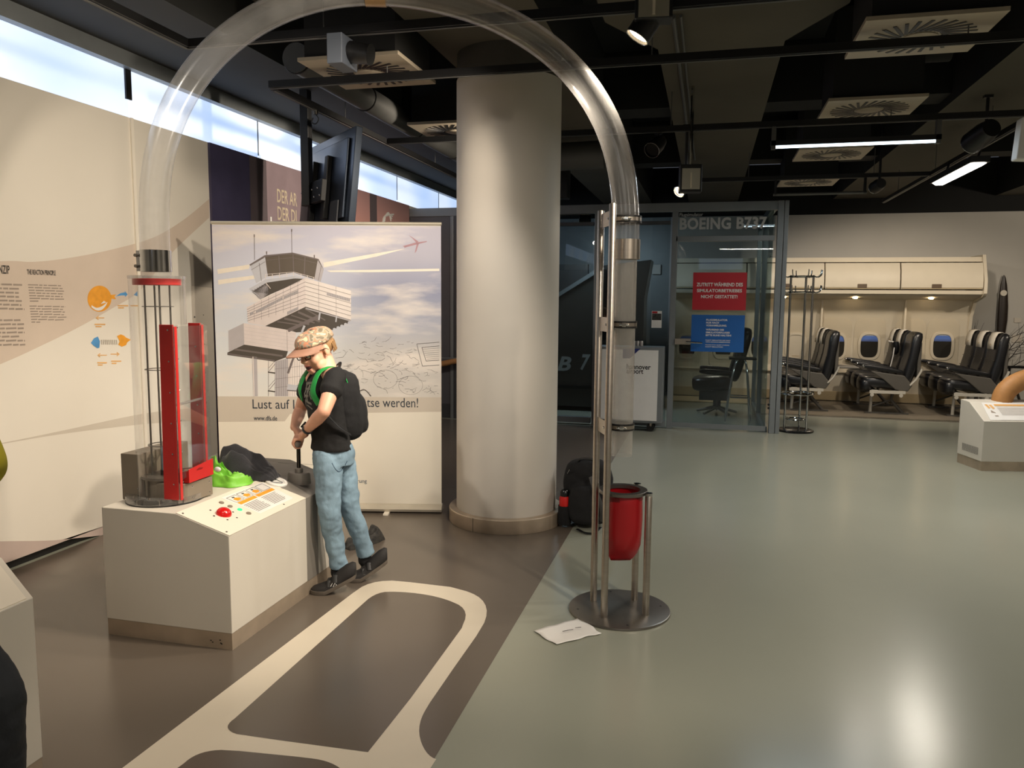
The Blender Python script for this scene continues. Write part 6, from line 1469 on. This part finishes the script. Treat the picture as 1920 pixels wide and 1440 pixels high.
hl = V((0, 0, 1)).cross(hfh).normalized(); hu = hf_.cross(hl).normalized()
rl_ang = math.radians(4); hl, hu = hl * math.cos(rl_ang) + hu * math.sin(rl_ang), hu * math.cos(rl_ang) - hl * math.sin(rl_ang)
HR = Matrix((hf_, hl, hu)).transposed()
def hp_(x, y, z): return hc + HR @ V((x, y, z))
boy = thing('person', 'person in camouflage cap, black t-shirt and light jeans leaning on the pump lever', 'person', (HC_.x, HC_.y, 0))
def face_volumes(mb, hp, HR, k=1.0):
    E = lambda c, r: mb.ell(hp(*[q * k for q in c]), tuple(q * k for q in r), rot=HR, n=20, m=14)
    E((-.012, 0, .024), (.091, .073, .068)); E((.028, 0, -.028), (.060, .060, .076)); E((.050, 0, -.096), (.030, .032, .022))
    for s in (-1, 1):
        E((.050, s * .034, -.036), (.030, .027, .032)); E((.030, s * .045, -.07), (.035, .02, .03)); E((-.008, s * .074, -.010), (.019, .008, .030)); E((.092, s * .0095, -.034), (.009, .007, .007))
        E((.074, s * .028, .014), (.016, .024, .010))
    mb.cap(hp(.078 * k, 0, .004 * k), hp(.101 * k, 0, -.028 * k), .0085 * k, .0115 * k)
    E((.080, 0, -.055), (.010, .022, .0065)); E((.076, 0, -.084), (.012, .020, .008))
mb = MB(); face_volumes(mb, hp_, HR)
mb.cap(hp_(-.03, 0, -.05), NB - tf * 0.012, .046, .052); mb.cap(NB - tf * .008, SCn - V((0, 0, .06)) - tf * .008, .050, .068)
for S_, E_, W_ in ((SN, EN, WN), (SF, EF, WF)):
    mb.chain([NB - V((0, 0, .03)), S_, (S_ + E_) / 2, E_, E_ + (W_ - E_) * 0.35, W_], [.05, .046, .040, .033, .034, .0225])
mb.chain([SCn - V((0, 0, .07)) - tf * .01, HC_ + V((0, 0, .12)) - tf * .012, HC_ - tf * .02], [.070, .068, .060])
for H_, K_, A_2 in ((HN, KN, AN), (HF, KF, AF)): mb.chain([H_, K_, A_2, A_2 - V((0, 0, .04))], [.050, .044, .03, .028])
GR = LV + V((0, 0, 0.205)); gdir = V((0.022, -0.045, 0)).normalized()
fdir = V((-0.9, -0.44, 0))
wrap_hand(mb, GR + gdir * 0.022 + V((0, 0, 0.0)), gdir, fdir, WN)
wrap_hand(mb, GR - gdir * 0.040 + V((0, 0, 0.0)), gdir, fdir, WF)
body = organic('body', mb, M['skin'], boy, 0.0042, 5)
mb = MB(); mb.ell(hp_(.079, 0, -.069), (.0125, .0185, .0105), rot=HR); mb.build('open_mouth', M['mouth'], boy)
mb = MB(); mb.ell(hp_(.0835, 0, -.0575), (.0075, .020, .0038), rot=HR).ell(hp_(.081, 0, -.081), (.008, .0175, .0048), rot=HR); mb.build('lips', M['lips'], boy)
for s in (-1, 1):
    ey = MB().ell(hp_(.0795, s * .029, -.004), .0125, n=16, m=10).build('eye', M['white'], boy)
    MB().ell(hp_(.0895, s * .029, -.006), (.003, .0055, .0055), rot=HR, n=12, m=8).build('iris', mat('iris', (60, 52, 46), 0.3), ey)
# hair, cap, glasses
mb = MB(); mb.ell(hp_(-.030, 0, .016), (.080, .0765, .066), rot=HR)
for k in range(120):
    r_ = random.Random(k); t = PI + r_.uniform(-1.35, 1.35); q0 = V((-.028 + .080 * math.cos(t), .0765 * math.sin(t), r_.uniform(-.022, .02)))
    q1 = V((q0.x * 1.02, q0.y * 1.01, q0.z - .012)); mb.tube([hp_(*q0), hp_(*q1), hp_(q1.x * .95, q1.y * .97, q1.z - .006)], [.005, .004, .002], n=5)
mb.build('hair', M['hair'], boy)
vs = []; fs = []; n_, m_ = 36, 10
for i in range(m_ + 1):
    a = (PI / 2) * i / m_
    for j in range(n_):
        b_ = 2 * PI * j / n_; rx = .107 if math.cos(b_) > 0 else .104
        vs.append(hp_(-.010 + rx * math.cos(a) ** 0.72 * math.cos(b_), .089 * math.cos(a) ** 0.72 * math.sin(b_), .036 + .062 * math.sin(a) ** 0.85 + (.006 if math.cos(b_) < -.3 else 0)))
for i in range(m_):
    for j in range(n_): fs.append((i * n_ + j, i * n_ + (j + 1) % n_, (i + 1) * n_ + (j + 1) % n_, (i + 1) * n_ + j))
cap_ = MB().add(vs, fs).build('cap', M['camo'], boy, smooth=60)
so = cap_.modifiers.new('thickness', 'SOLIDIFY'); so.thickness = 0.003; so.offset = 1
vs = []; nB = 20
for lay, dz in ((0, 0.0), (1, -0.005)):
    for i in range(nB + 1):
        t = -1.32 + 2.64 * i / nB
        for r_, ex in ((0.0, 0), (0.5, 1), (1.0, 2)):
            c_, s_ = math.cos(t), math.sin(t)
            x = -.010 + .104 * c_ + r_ * .082 * max(c_, 0) ** 0.6; y = .087 * s_ * (1 + 0.0 * r_)
            z = .038 - .012 * r_ - .020 * (abs(s_) ** 2) * r_ + dz; vs.append(hp_(x, y, z))
W3 = (nB + 1) * 3; fs = []
for i in range(nB):
    for k in range(2):
        a, b_ = i * 3 + k, (i + 1) * 3 + k; fs.append((a, b_, b_ + 1, a + 1)); fs.append((W3 + a, W3 + a + 1, W3 + b_ + 1, W3 + b_))
    fs.append((i * 3 + 2, (i + 1) * 3 + 2, W3 + (i + 1) * 3 + 2, W3 + i * 3 + 2))
MB().add(vs, fs).build('brim', mat('rose_brown_brim', (150, 112, 92), 0.7, var=0.15, scale=18), cap_, smooth=40)
gl = MB()
for s in (-1, 1):
    gl.tube([hp_(.099 - .012 * abs(u_), s * .031 + .023 * u_, -.003 + .0165 * v_) for u_, v_ in [(math.copysign(abs(math.cos(t)) ** .6, math.cos(t)), math.copysign(abs(math.sin(t)) ** .6, math.sin(t))) for t in [2 * PI * i / 24 for i in range(24)]]], 0.0026, n=6, closed=True)
    gl.tube([hp_(.086, s * .055, .006), hp_(.06, s * .071, .006), hp_(.0, s * .079, .004), hp_(-.014, s * .079, -.008)], [(.002, .004)] * 4, n=6)
gl.tube([hp_(.099, -.008, .004), hp_(.103, 0, .007), hp_(.099, .008, .004)], .0022, n=6)
gls = gl.build('glasses', M['black_gloss'], boy)
# t-shirt
def ell_sec(c, a, b_, u, v, n=32, tz=0.0): return [V(c) + u * a * math.cos(2 * PI * i / n) + v * b_ * math.sin(2 * PI * i / n) + V((0, 0, tz * math.sin(2 * PI * i / n))) for i in range(n)]
up_ = SCn - HC_
mb = MB(); secs = []
for t, w, d, off in ((-0.02, .126, .104, .012), (0.10, .122, .097, .010), (0.3, .122, .090, .008), (0.55, .128, .090, .010), (0.78, .140, .092, .008), (0.93, .140, .080, 0), (1.02, .120, .064, -.004), (1.09, .085, .052, -.008), (1.13, .062, .046, -.010)):
    secs.append(ell_sec(HC_ + V((0, 0, .035)) + (up_ - V((0, 0, .035))) * t + tf * off, w, d, tl, tf))
mb.loft(secs)
for S_, E_ in ((SN, EN), (SF, EF)):
    q = S_ + (E_ - S_) * (0.46 if S_ is SN else 0.5); mb.cap(S_ - V((0, 0, .004)), S_ + (q - S_) * .9, .054, .053, n=18); mb.cyl(S_, q, .055, .058, n=20)
shirt = organic('t_shirt', mb, M['shirt'], boy, 0.006, 5, 0.014, 0.06)
from mathutils.bvhtree import BVHTree
def on_cloth(obj, p, d):
    me = obj.data; off = base_of(obj); bv = BVHTree.FromPolygons([v.co + off for v in me.vertices], [tuple(pp.vertices) for pp in me.polygons]); return bv
bv = on_cloth(shirt, None, None)
mb = MB(); rg = random.Random(4)
def decal(u0, z0, u1, z1, w):
    pts = []
    for k in range(5):
        t = k / 4; o = SCn + tl * (u0 + (u1 - u0) * t) + V((0, 0, z0 + (z1 - z0) * t)) + tf * 0.4
        h = bv.ray_cast(o, -tf)
        if h[0] is None: return
        pts.append(h[0] + h[1] * 0.0015)
    mb.tube(pts, [(0.0012, w)] * 5, n=6, up=tf)
for (a, z0, c, z1, w) in ((-.05, -.03, .03, -.02, .008), (-.045, -.055, .035, -.05, .006), (-.02, -.02, -.035, -.10, .007), (.02, -.03, .01, -.11, .008), (-.05, -.09, .03, -.085, .006), (-.03, -.11, .045, -.125, .006), (.035, -.06, .05, -.10, .005), (-.06, -.12, -.02, -.14, .004), (.0, -.135, .05, -.15, .004)): decal(a, z0, c, z1, w)
mb.build('shirt_print', mat('faded_grey_print', (118, 116, 108), 0.7, var=0.3, scale=60), shirt)
# jeans
mb = MB(); mb.ell(HC_ + V((0, 0, 0.0)), (.118, .10, .085), rot=Matrix((tl, tf, V((0, 0, 1)))).transposed(), n=24, m=14)
mb.loft([ell_sec(HC_ + V((0, 0, z)), w, d, tl, tf) for z, w, d in ((-.05, .115, .10), (.0, .118, .102), (.06, .112, .094))])
for H_, K_, A_2 in ((HN, KN, AN), (HF, KF, AF)):
    m1_ = H_ + (K_ - H_) * .5; m2_ = K_ + (A_2 - K_) * .5
    mb.chain([H_ - V((0, 0, .02)), m1_, K_, m2_, A_2], [.078, .069, .057, .051, .045], n=18)
    mb.cyl(A_2 + (K_ - A_2) * .1, A_2 + (A_2 - K_).normalized() * .03, .047, .049, n=20)
jn = organic('jeans', mb, M['jeans'], boy, 0.0055, 4, 0.020, 0.06)
bj = on_cloth(jn, None, None)
mb = MB()
pts = []
for k in range(9): # pocket seam on the hip facing the camera
    t = k / 8; o = HC_ + e2_ * 0.4 + e1_ * (-.01 + .075 * t) + V((0, 0, -.02 - .05 * math.sin(PI * t))); h = bj.ray_cast(o, -e2_)
    if h[0] is not None: pts.append(h[0] + h[1] * .001)
if len(pts) > 3: mb.tube(pts, .0018, n=6).build('pocket_seam', mat('denim_seam', (70, 92, 112), 0.8), jn)
# shoes and socks
uN, dN, sN = foot('shoe', J(583, 1113, 3.455), J(583, 1113, 3.455) + V((0.215, 0.075, 0)), 0.078, boy)
uF, dF, sF = foot('shoe', J(649, 1092, 3.655), J(649, 1092, 3.655) + V((0.19, 0.105, 0)), 0.088, boy)
for A_2 in (AN, AF): MB().cap(A_2, A_2 - V((0, 0, .06)), .034, .036).build('sock', M['black_matte'], boy)
bs2 = on_cloth(uN, None, None); mb = MB()
pp_ = []
for (u_, z_) in ((.10, .05), (.115, .075), (.13, .055), (.112, .048), (.125, .072)):
    h = bs2.ray_cast(J(583, 1113, 3.455) + dN * u_ + e2_ * .3 + V((0, 0, z_)), -e2_)
    if h[0] is not None: pp_.append(h[0] + h[1] * .001)
if len(pp_) > 2: mb.tube(pp_, .0016, n=6).build('shoe_logo', M['white'], uN)
# watch on the near wrist
wd_ = (WN - EN).normalized(); wc = WN - wd_ * 0.02
wt = MB().tube([wc - wd_ * .009, wc + wd_ * .009], [.0262, .0258], n=24, cap=False).build('watch', mat('dark_blue_strap', (24, 30, 44), 0.5), boy)
so = wt.modifiers.new('thickness', 'SOLIDIFY'); so.thickness = 0.003; so.offset = 1
wn_ = (V((-0.75, -0.2, .62)) - wd_ * V((-0.75, -0.2, .62)).dot(wd_)).normalized()
MB().obox(wc + wn_ * .030, (.030, .028, .009), x=wd_, z=wn_).build('watch_face', M['black_gloss'], wt, smooth=0, bevel=.003)

# ---- his backpack
bk = -tf; B0 = SCn + bk * 0.105 - V((0, 0, 0.148))
bp_ = thing('backpack', 'black backpack with green shoulder straps worn by the boy', 'backpack', B0 - V((0, 0, .18)))
bl_ = (V((0, 0, 1)) + bk * -0.10).normalized(); bk2 = tl.cross(bl_).normalized(); bk2 = bk2 if bk2.dot(bk) > 0 else -bk2
BR_ = Matrix((tl, bk2, bl_)).transposed()
mb = MB(); cushion(mb, B0, (.25, .15, .37), BR_, p=3.6); cushion(mb, B0 + bk2 * .055 - bl_ * .05, (.21, .10, .22), BR_, p=3.4)
organic('pack_body', mb, M['black_matte'], bp_, 0.007, 4, 0.012, 0.06)
MB().tube(spline([B0 + bl_ * .17 + bk2 * -.03 - tl * .03, B0 + bl_ * .215 + bk2 * .0 - tl * .015, B0 + bl_ * .215 + bk2 * .0 + tl * .015, B0 + bl_ * .17 + bk2 * -.03 + tl * .03], 5), [(.004, .012)] * 16, n=8).build('haul_loop', M['black'], bp_)
MB().tube(spline([B0 + bk2 * .125 + bl_ * .04 - tl * .09, B0 + bk2 * .128 + bl_ * .06, B0 + bk2 * .115 + bl_ * .04 + tl * .10], 5), .003, n=6).build('zip', mat('grey_zip', (120, 112, 104), 0.4, 0.5), bp_)
M['green_strap'] = mat('green_strap', (20, 142, 62), 0.6, var=0.08, scale=30)
for s, S_ in ((1, SN), (-1, SF)):
    q = SCn + tl * s * (0.088 if s > 0 else 0.062)
    pts = [q + bk * .085 + V((0, 0, -.02)), q + bk * .055 + V((0, 0, .04)), q + V((0, 0, .060)), q + tf * .055 + V((0, 0, .04)), q + tf * .088 + tl * s * .010 + V((0, 0, -.015)), q + tf * .098 + tl * s * .022 + V((0, 0, -.065)), q + tf * .078 + tl * s * .045 + V((0, 0, -.115))]
    MB().tube(spline(pts, 5), [(.007, .024)] * (5 * (len(pts) - 1) + 1), n=10, up=(0, 0, 1)).build('shoulder_strap', M['green_strap'], bp_)
    pts = [q + tf * .078 + tl * s * .045 + V((0, 0, -.115)), q + tl * s * .085 + V((0, 0, -.22)), q + bk * .08 + tl * s * .06 + V((0, 0, -.28))]
    MB().tube(spline(pts, 5), [(.003, .011)] * 11, n=8, up=(0, 0, 1)).build('lower_strap', M['black'], bp_)

# ---- black backpack on the floor behind the pillar's base
fb = thing('floor_backpack', 'black backpack standing on the floor against the pillar, red bottle in its side pocket', 'backpack', (-0.76, 5.02, 0))
RZ = Matrix.Rotation(math.radians(12), 3, 'Z')
mb = MB(); cushion(mb, (-0.74, 5.06, .225), (.33, .20, .44), RZ, p=3.4); cushion(mb, (-0.72, 4.95, .16), (.27, .12, .27), RZ, p=3.2); cushion(mb, (-0.74, 5.04, .37), (.27, .17, .15), RZ, p=2.6)
organic('pack_body', mb, M['black_matte'], fb, 0.009, 4, 0.016, 0.08)
bt_ = MB().lathe([(.0, .13), (.034, .13), (.036, .14), (.036, .20), (.03, .215), (.03, .235), (.018, .25), (0, .25)], (-0.875, 4.935, 0), 24).build('bottle', mat('red_bottle', (206, 32, 30), 0.35), fb, label='red drinking bottle in the side pocket')
MB().lathe([(.031, .212), (.031, .24), (.022, .255), (0, .257)], (-0.875, 4.935, 0), 24).build('bottle_cap', M['black_gloss'], bt_)
MB().lathe([(.040, .02), (.044, .03), (.044, .148), (.040, .148)], (-0.875, 4.94, 0), 24).build('side_pocket', M['black_matte'], fb)
MB().tube(spline([(-.70, 4.90, .36), (-.66, 4.86, .27), (-.62, 4.87, .16), (-.63, 4.93, .06)], 5), [(.004, .016)] * 16, n=8, up=(0, -1, 0)).build('shoulder_strap', mat('dark_grey_webbing', (70, 70, 70), 0.7), fb)
MB().tube(spline([(-.80, 5.0, .42), (-.78, 4.98, .455), (-.70, 4.98, .455), (-.68, 5.0, .42)], 5), .008, n=8).build('haul_loop', M['black'], fb)
MB().tube(spline([(-.78, 4.88, .012), (-.72, 4.82, .01), (-.66, 4.83, .012), (-.63, 4.90, .03)], 6), [(.004, .012)] * 19, n=8, up=(0, 0, 1)).build('trailing_strap', M['black'], fb)
MB().tube([(-.86, 4.95, .36), (-.84, 4.92, .395)], .004, n=6).build('zip_pull', M['chrome'], fb)
# ---- dark patterned cloth bag on the floor behind the boy
def fp(px, py): p = gp(px, py); return (p.x, p.y)
heap('dark_cloth_bag', 'dark patterned cloth bag lying on the floor behind the boy by the banner', 'bag', mat('dark_patterned_cloth', (40, 38, 35), 0.8, var=0.9, scale=45),
     [(fp(648, 1030), .04, .04), (fp(668, 1024), .05, .06), (fp(688, 1018), .06, .06), (fp(704, 1013), .085, .05), (fp(718, 1010), .02, .025)], 0, .02, 9, 0.0)

# ---- console cut by the left picture edge and the person standing at it
lc = thing('side_console', 'white low exhibit console cut by the left picture edge', 'console', (-2.35, 1.3, 0))
pl_ = [(-1.955, 0.7), (-1.955, 1.845), (-2.36, 2.11), (-2.75, 2.11), (-2.75, 0.7)]
MB().prism([(x, y, 0.075) for x, y in pl_], (0, 0, 0.515)).build('console_body', M['console_white'], lc, smooth=0, bevel=.003)
MB().prism([(x + (.003 if x < -2.5 else -.003), y, 0.0) for x, y in pl_], (0, 0, 0.075)).build('plinth', M['steel_base'], lc, smooth=0)
MB().prism([(x * 0.998 - 0.01, y * .985 + 0.01, 0.59) for x, y in pl_], (0, 0, 0.003)).build('top_plate', M['console_panel'], lc, smooth=0)
vis = thing('person', 'person in chartreuse short-sleeved shirt and dark jeans at the left picture edge', 'person', (-1.82, 1.4, 0))
P_ = {'hipR': V((-1.90, 1.44, .80)), 'kneeR': V((-1.735, 1.50, .47)), 'ankR': V((-1.76, 1.50, .10)), 'hipL': V((-1.86, 1.28, .80)), 'kneeL': V((-1.84, 1.22, .45)), 'ankL': V((-1.80, 1.22, .10)),
      'shR': V((-1.80, 1.50, 1.26)), 'elR': V((-1.735, 1.51, 1.045)), 'wrR': V((-1.95, 1.53, .93)), 'shL': V((-1.82, 1.16, 1.24)), 'elL': V((-1.80, 1.10, 1.0)), 'wrL': V((-1.98, 1.14, .84))}
SC2 = (P_['shR'] + P_['shL']) / 2; HC2 = (P_['hipR'] + P_['hipL']) / 2
hc2 = SC2 + V((-.055, 0, .205)); H2f = V((-.96, 0, -.28)).normalized(); H2l = V((0, -1, 0)); H2u = H2f.cross(H2l).normalized(); HR2 = Matrix((H2f, H2l, H2u)).transposed()
hp2 = lambda x, y, z: hc2 + HR2 @ V((x, y, z))
mb = MB(); face_volumes(mb, hp2, HR2, 1.0)
mb.cap(hp2(-.03, 0, -.05), SC2 + V((0, 0, .04)), .05, .055); mb.cap(SC2 + V((0, 0, .02)), SC2 - V((0, 0, .06)), .055, .068)
for s in 'RL':
    mb.chain([SC2 - V((0, 0, .03)), P_['sh' + s], P_['el' + s], P_['wr' + s]], [.05, .046, .038, .026])
    mb.chain([P_['hip' + s], P_['knee' + s], P_['ank' + s], P_['ank' + s] - V((0, 0, .03))], [.07, .05, .035, .03])
    w = P_['wr' + s]
    for i in range(4): # relaxed hand on the way to the console top
        q = w + V((-.055, (i - 1.5) * .018, -.028)); mb.cap(w + V((-.01, (i - 1.5) * .008, -.004)), q, .016, .011); mb.chain([q, q + V((-.03, 0, -.022)), q + V((-.042 - .004 * (i in (1, 2)), 0, -.048))], [.0095, .0088, .0075])
    mb.chain([w + V((-.02, .016, -.01)), w + V((-.045, .036, -.035)), w + V((-.062, .034, -.06))], [.013, .011, .009])
mb.chain([SC2 - V((0, 0, .08)), HC2 + V((0, 0, .02))], [.075, .075])
organic('body', mb, M['skin'], vis, 0.006, 4)
mb = MB(); mb.ell(hp2(-.022, 0, .035), (.1, .084, .092), rot=HR2); mb.ell(hp2(-.05, 0, -.01), (.07, .08, .08), rot=HR2); organic('hair', mb, M['hair'], vis, 0.008, 2, 0.012, 0.02)
for s in (-1, 1): MB().ell(hp2(.0795, s * .029, -.004), .0125, n=16, m=10).build('eye', M['white'], vis)
mb = MB(); secs = []
for t, w, d in ((-0.16, .172, .132), (0.1, .16, .12), (0.5, .165, .115), (0.8, .185, .11), (0.97, .172, .095), (1.06, .13, .08), (1.12, .082, .07)):
    secs.append(ell_sec(HC2 + (SC2 - HC2) * t, w, d, V((0, 1, 0)), V((1, 0, 0))))
mb.loft(secs)
for s in 'RL': mb.chain([P_['sh' + s], P_['sh' + s] + (P_['el' + s] - P_['sh' + s]) * .85], [.066, .066], n=18)
organic('shirt', mb, mat('chartreuse_cotton', (172, 160, 34), 0.8, var=0.06, scale=20), vis, 0.007, 6, 0.006, 0.09)
mb = MB(); mb.ell(HC2, (.12, .16, .105), n=24, m=14)
for s in 'RL':
    a, k_, n__ = P_['hip' + s], P_['knee' + s], P_['ank' + s]
    mb.chain([a, (a + k_) / 2, k_, (k_ + n__) / 2, n__], [.095, .084, .076, .072, .06], n=18)
organic('jeans', mb, M['jeans_dark'], vis, 0.007, 4, 0.014, 0.07)
for s in 'RL': foot('shoe', V((P_['ank' + s].x - .15, P_['ank' + s].y, 0)), V((P_['ank' + s].x + .09, P_['ank' + s].y, 0)), 0.0, vis)
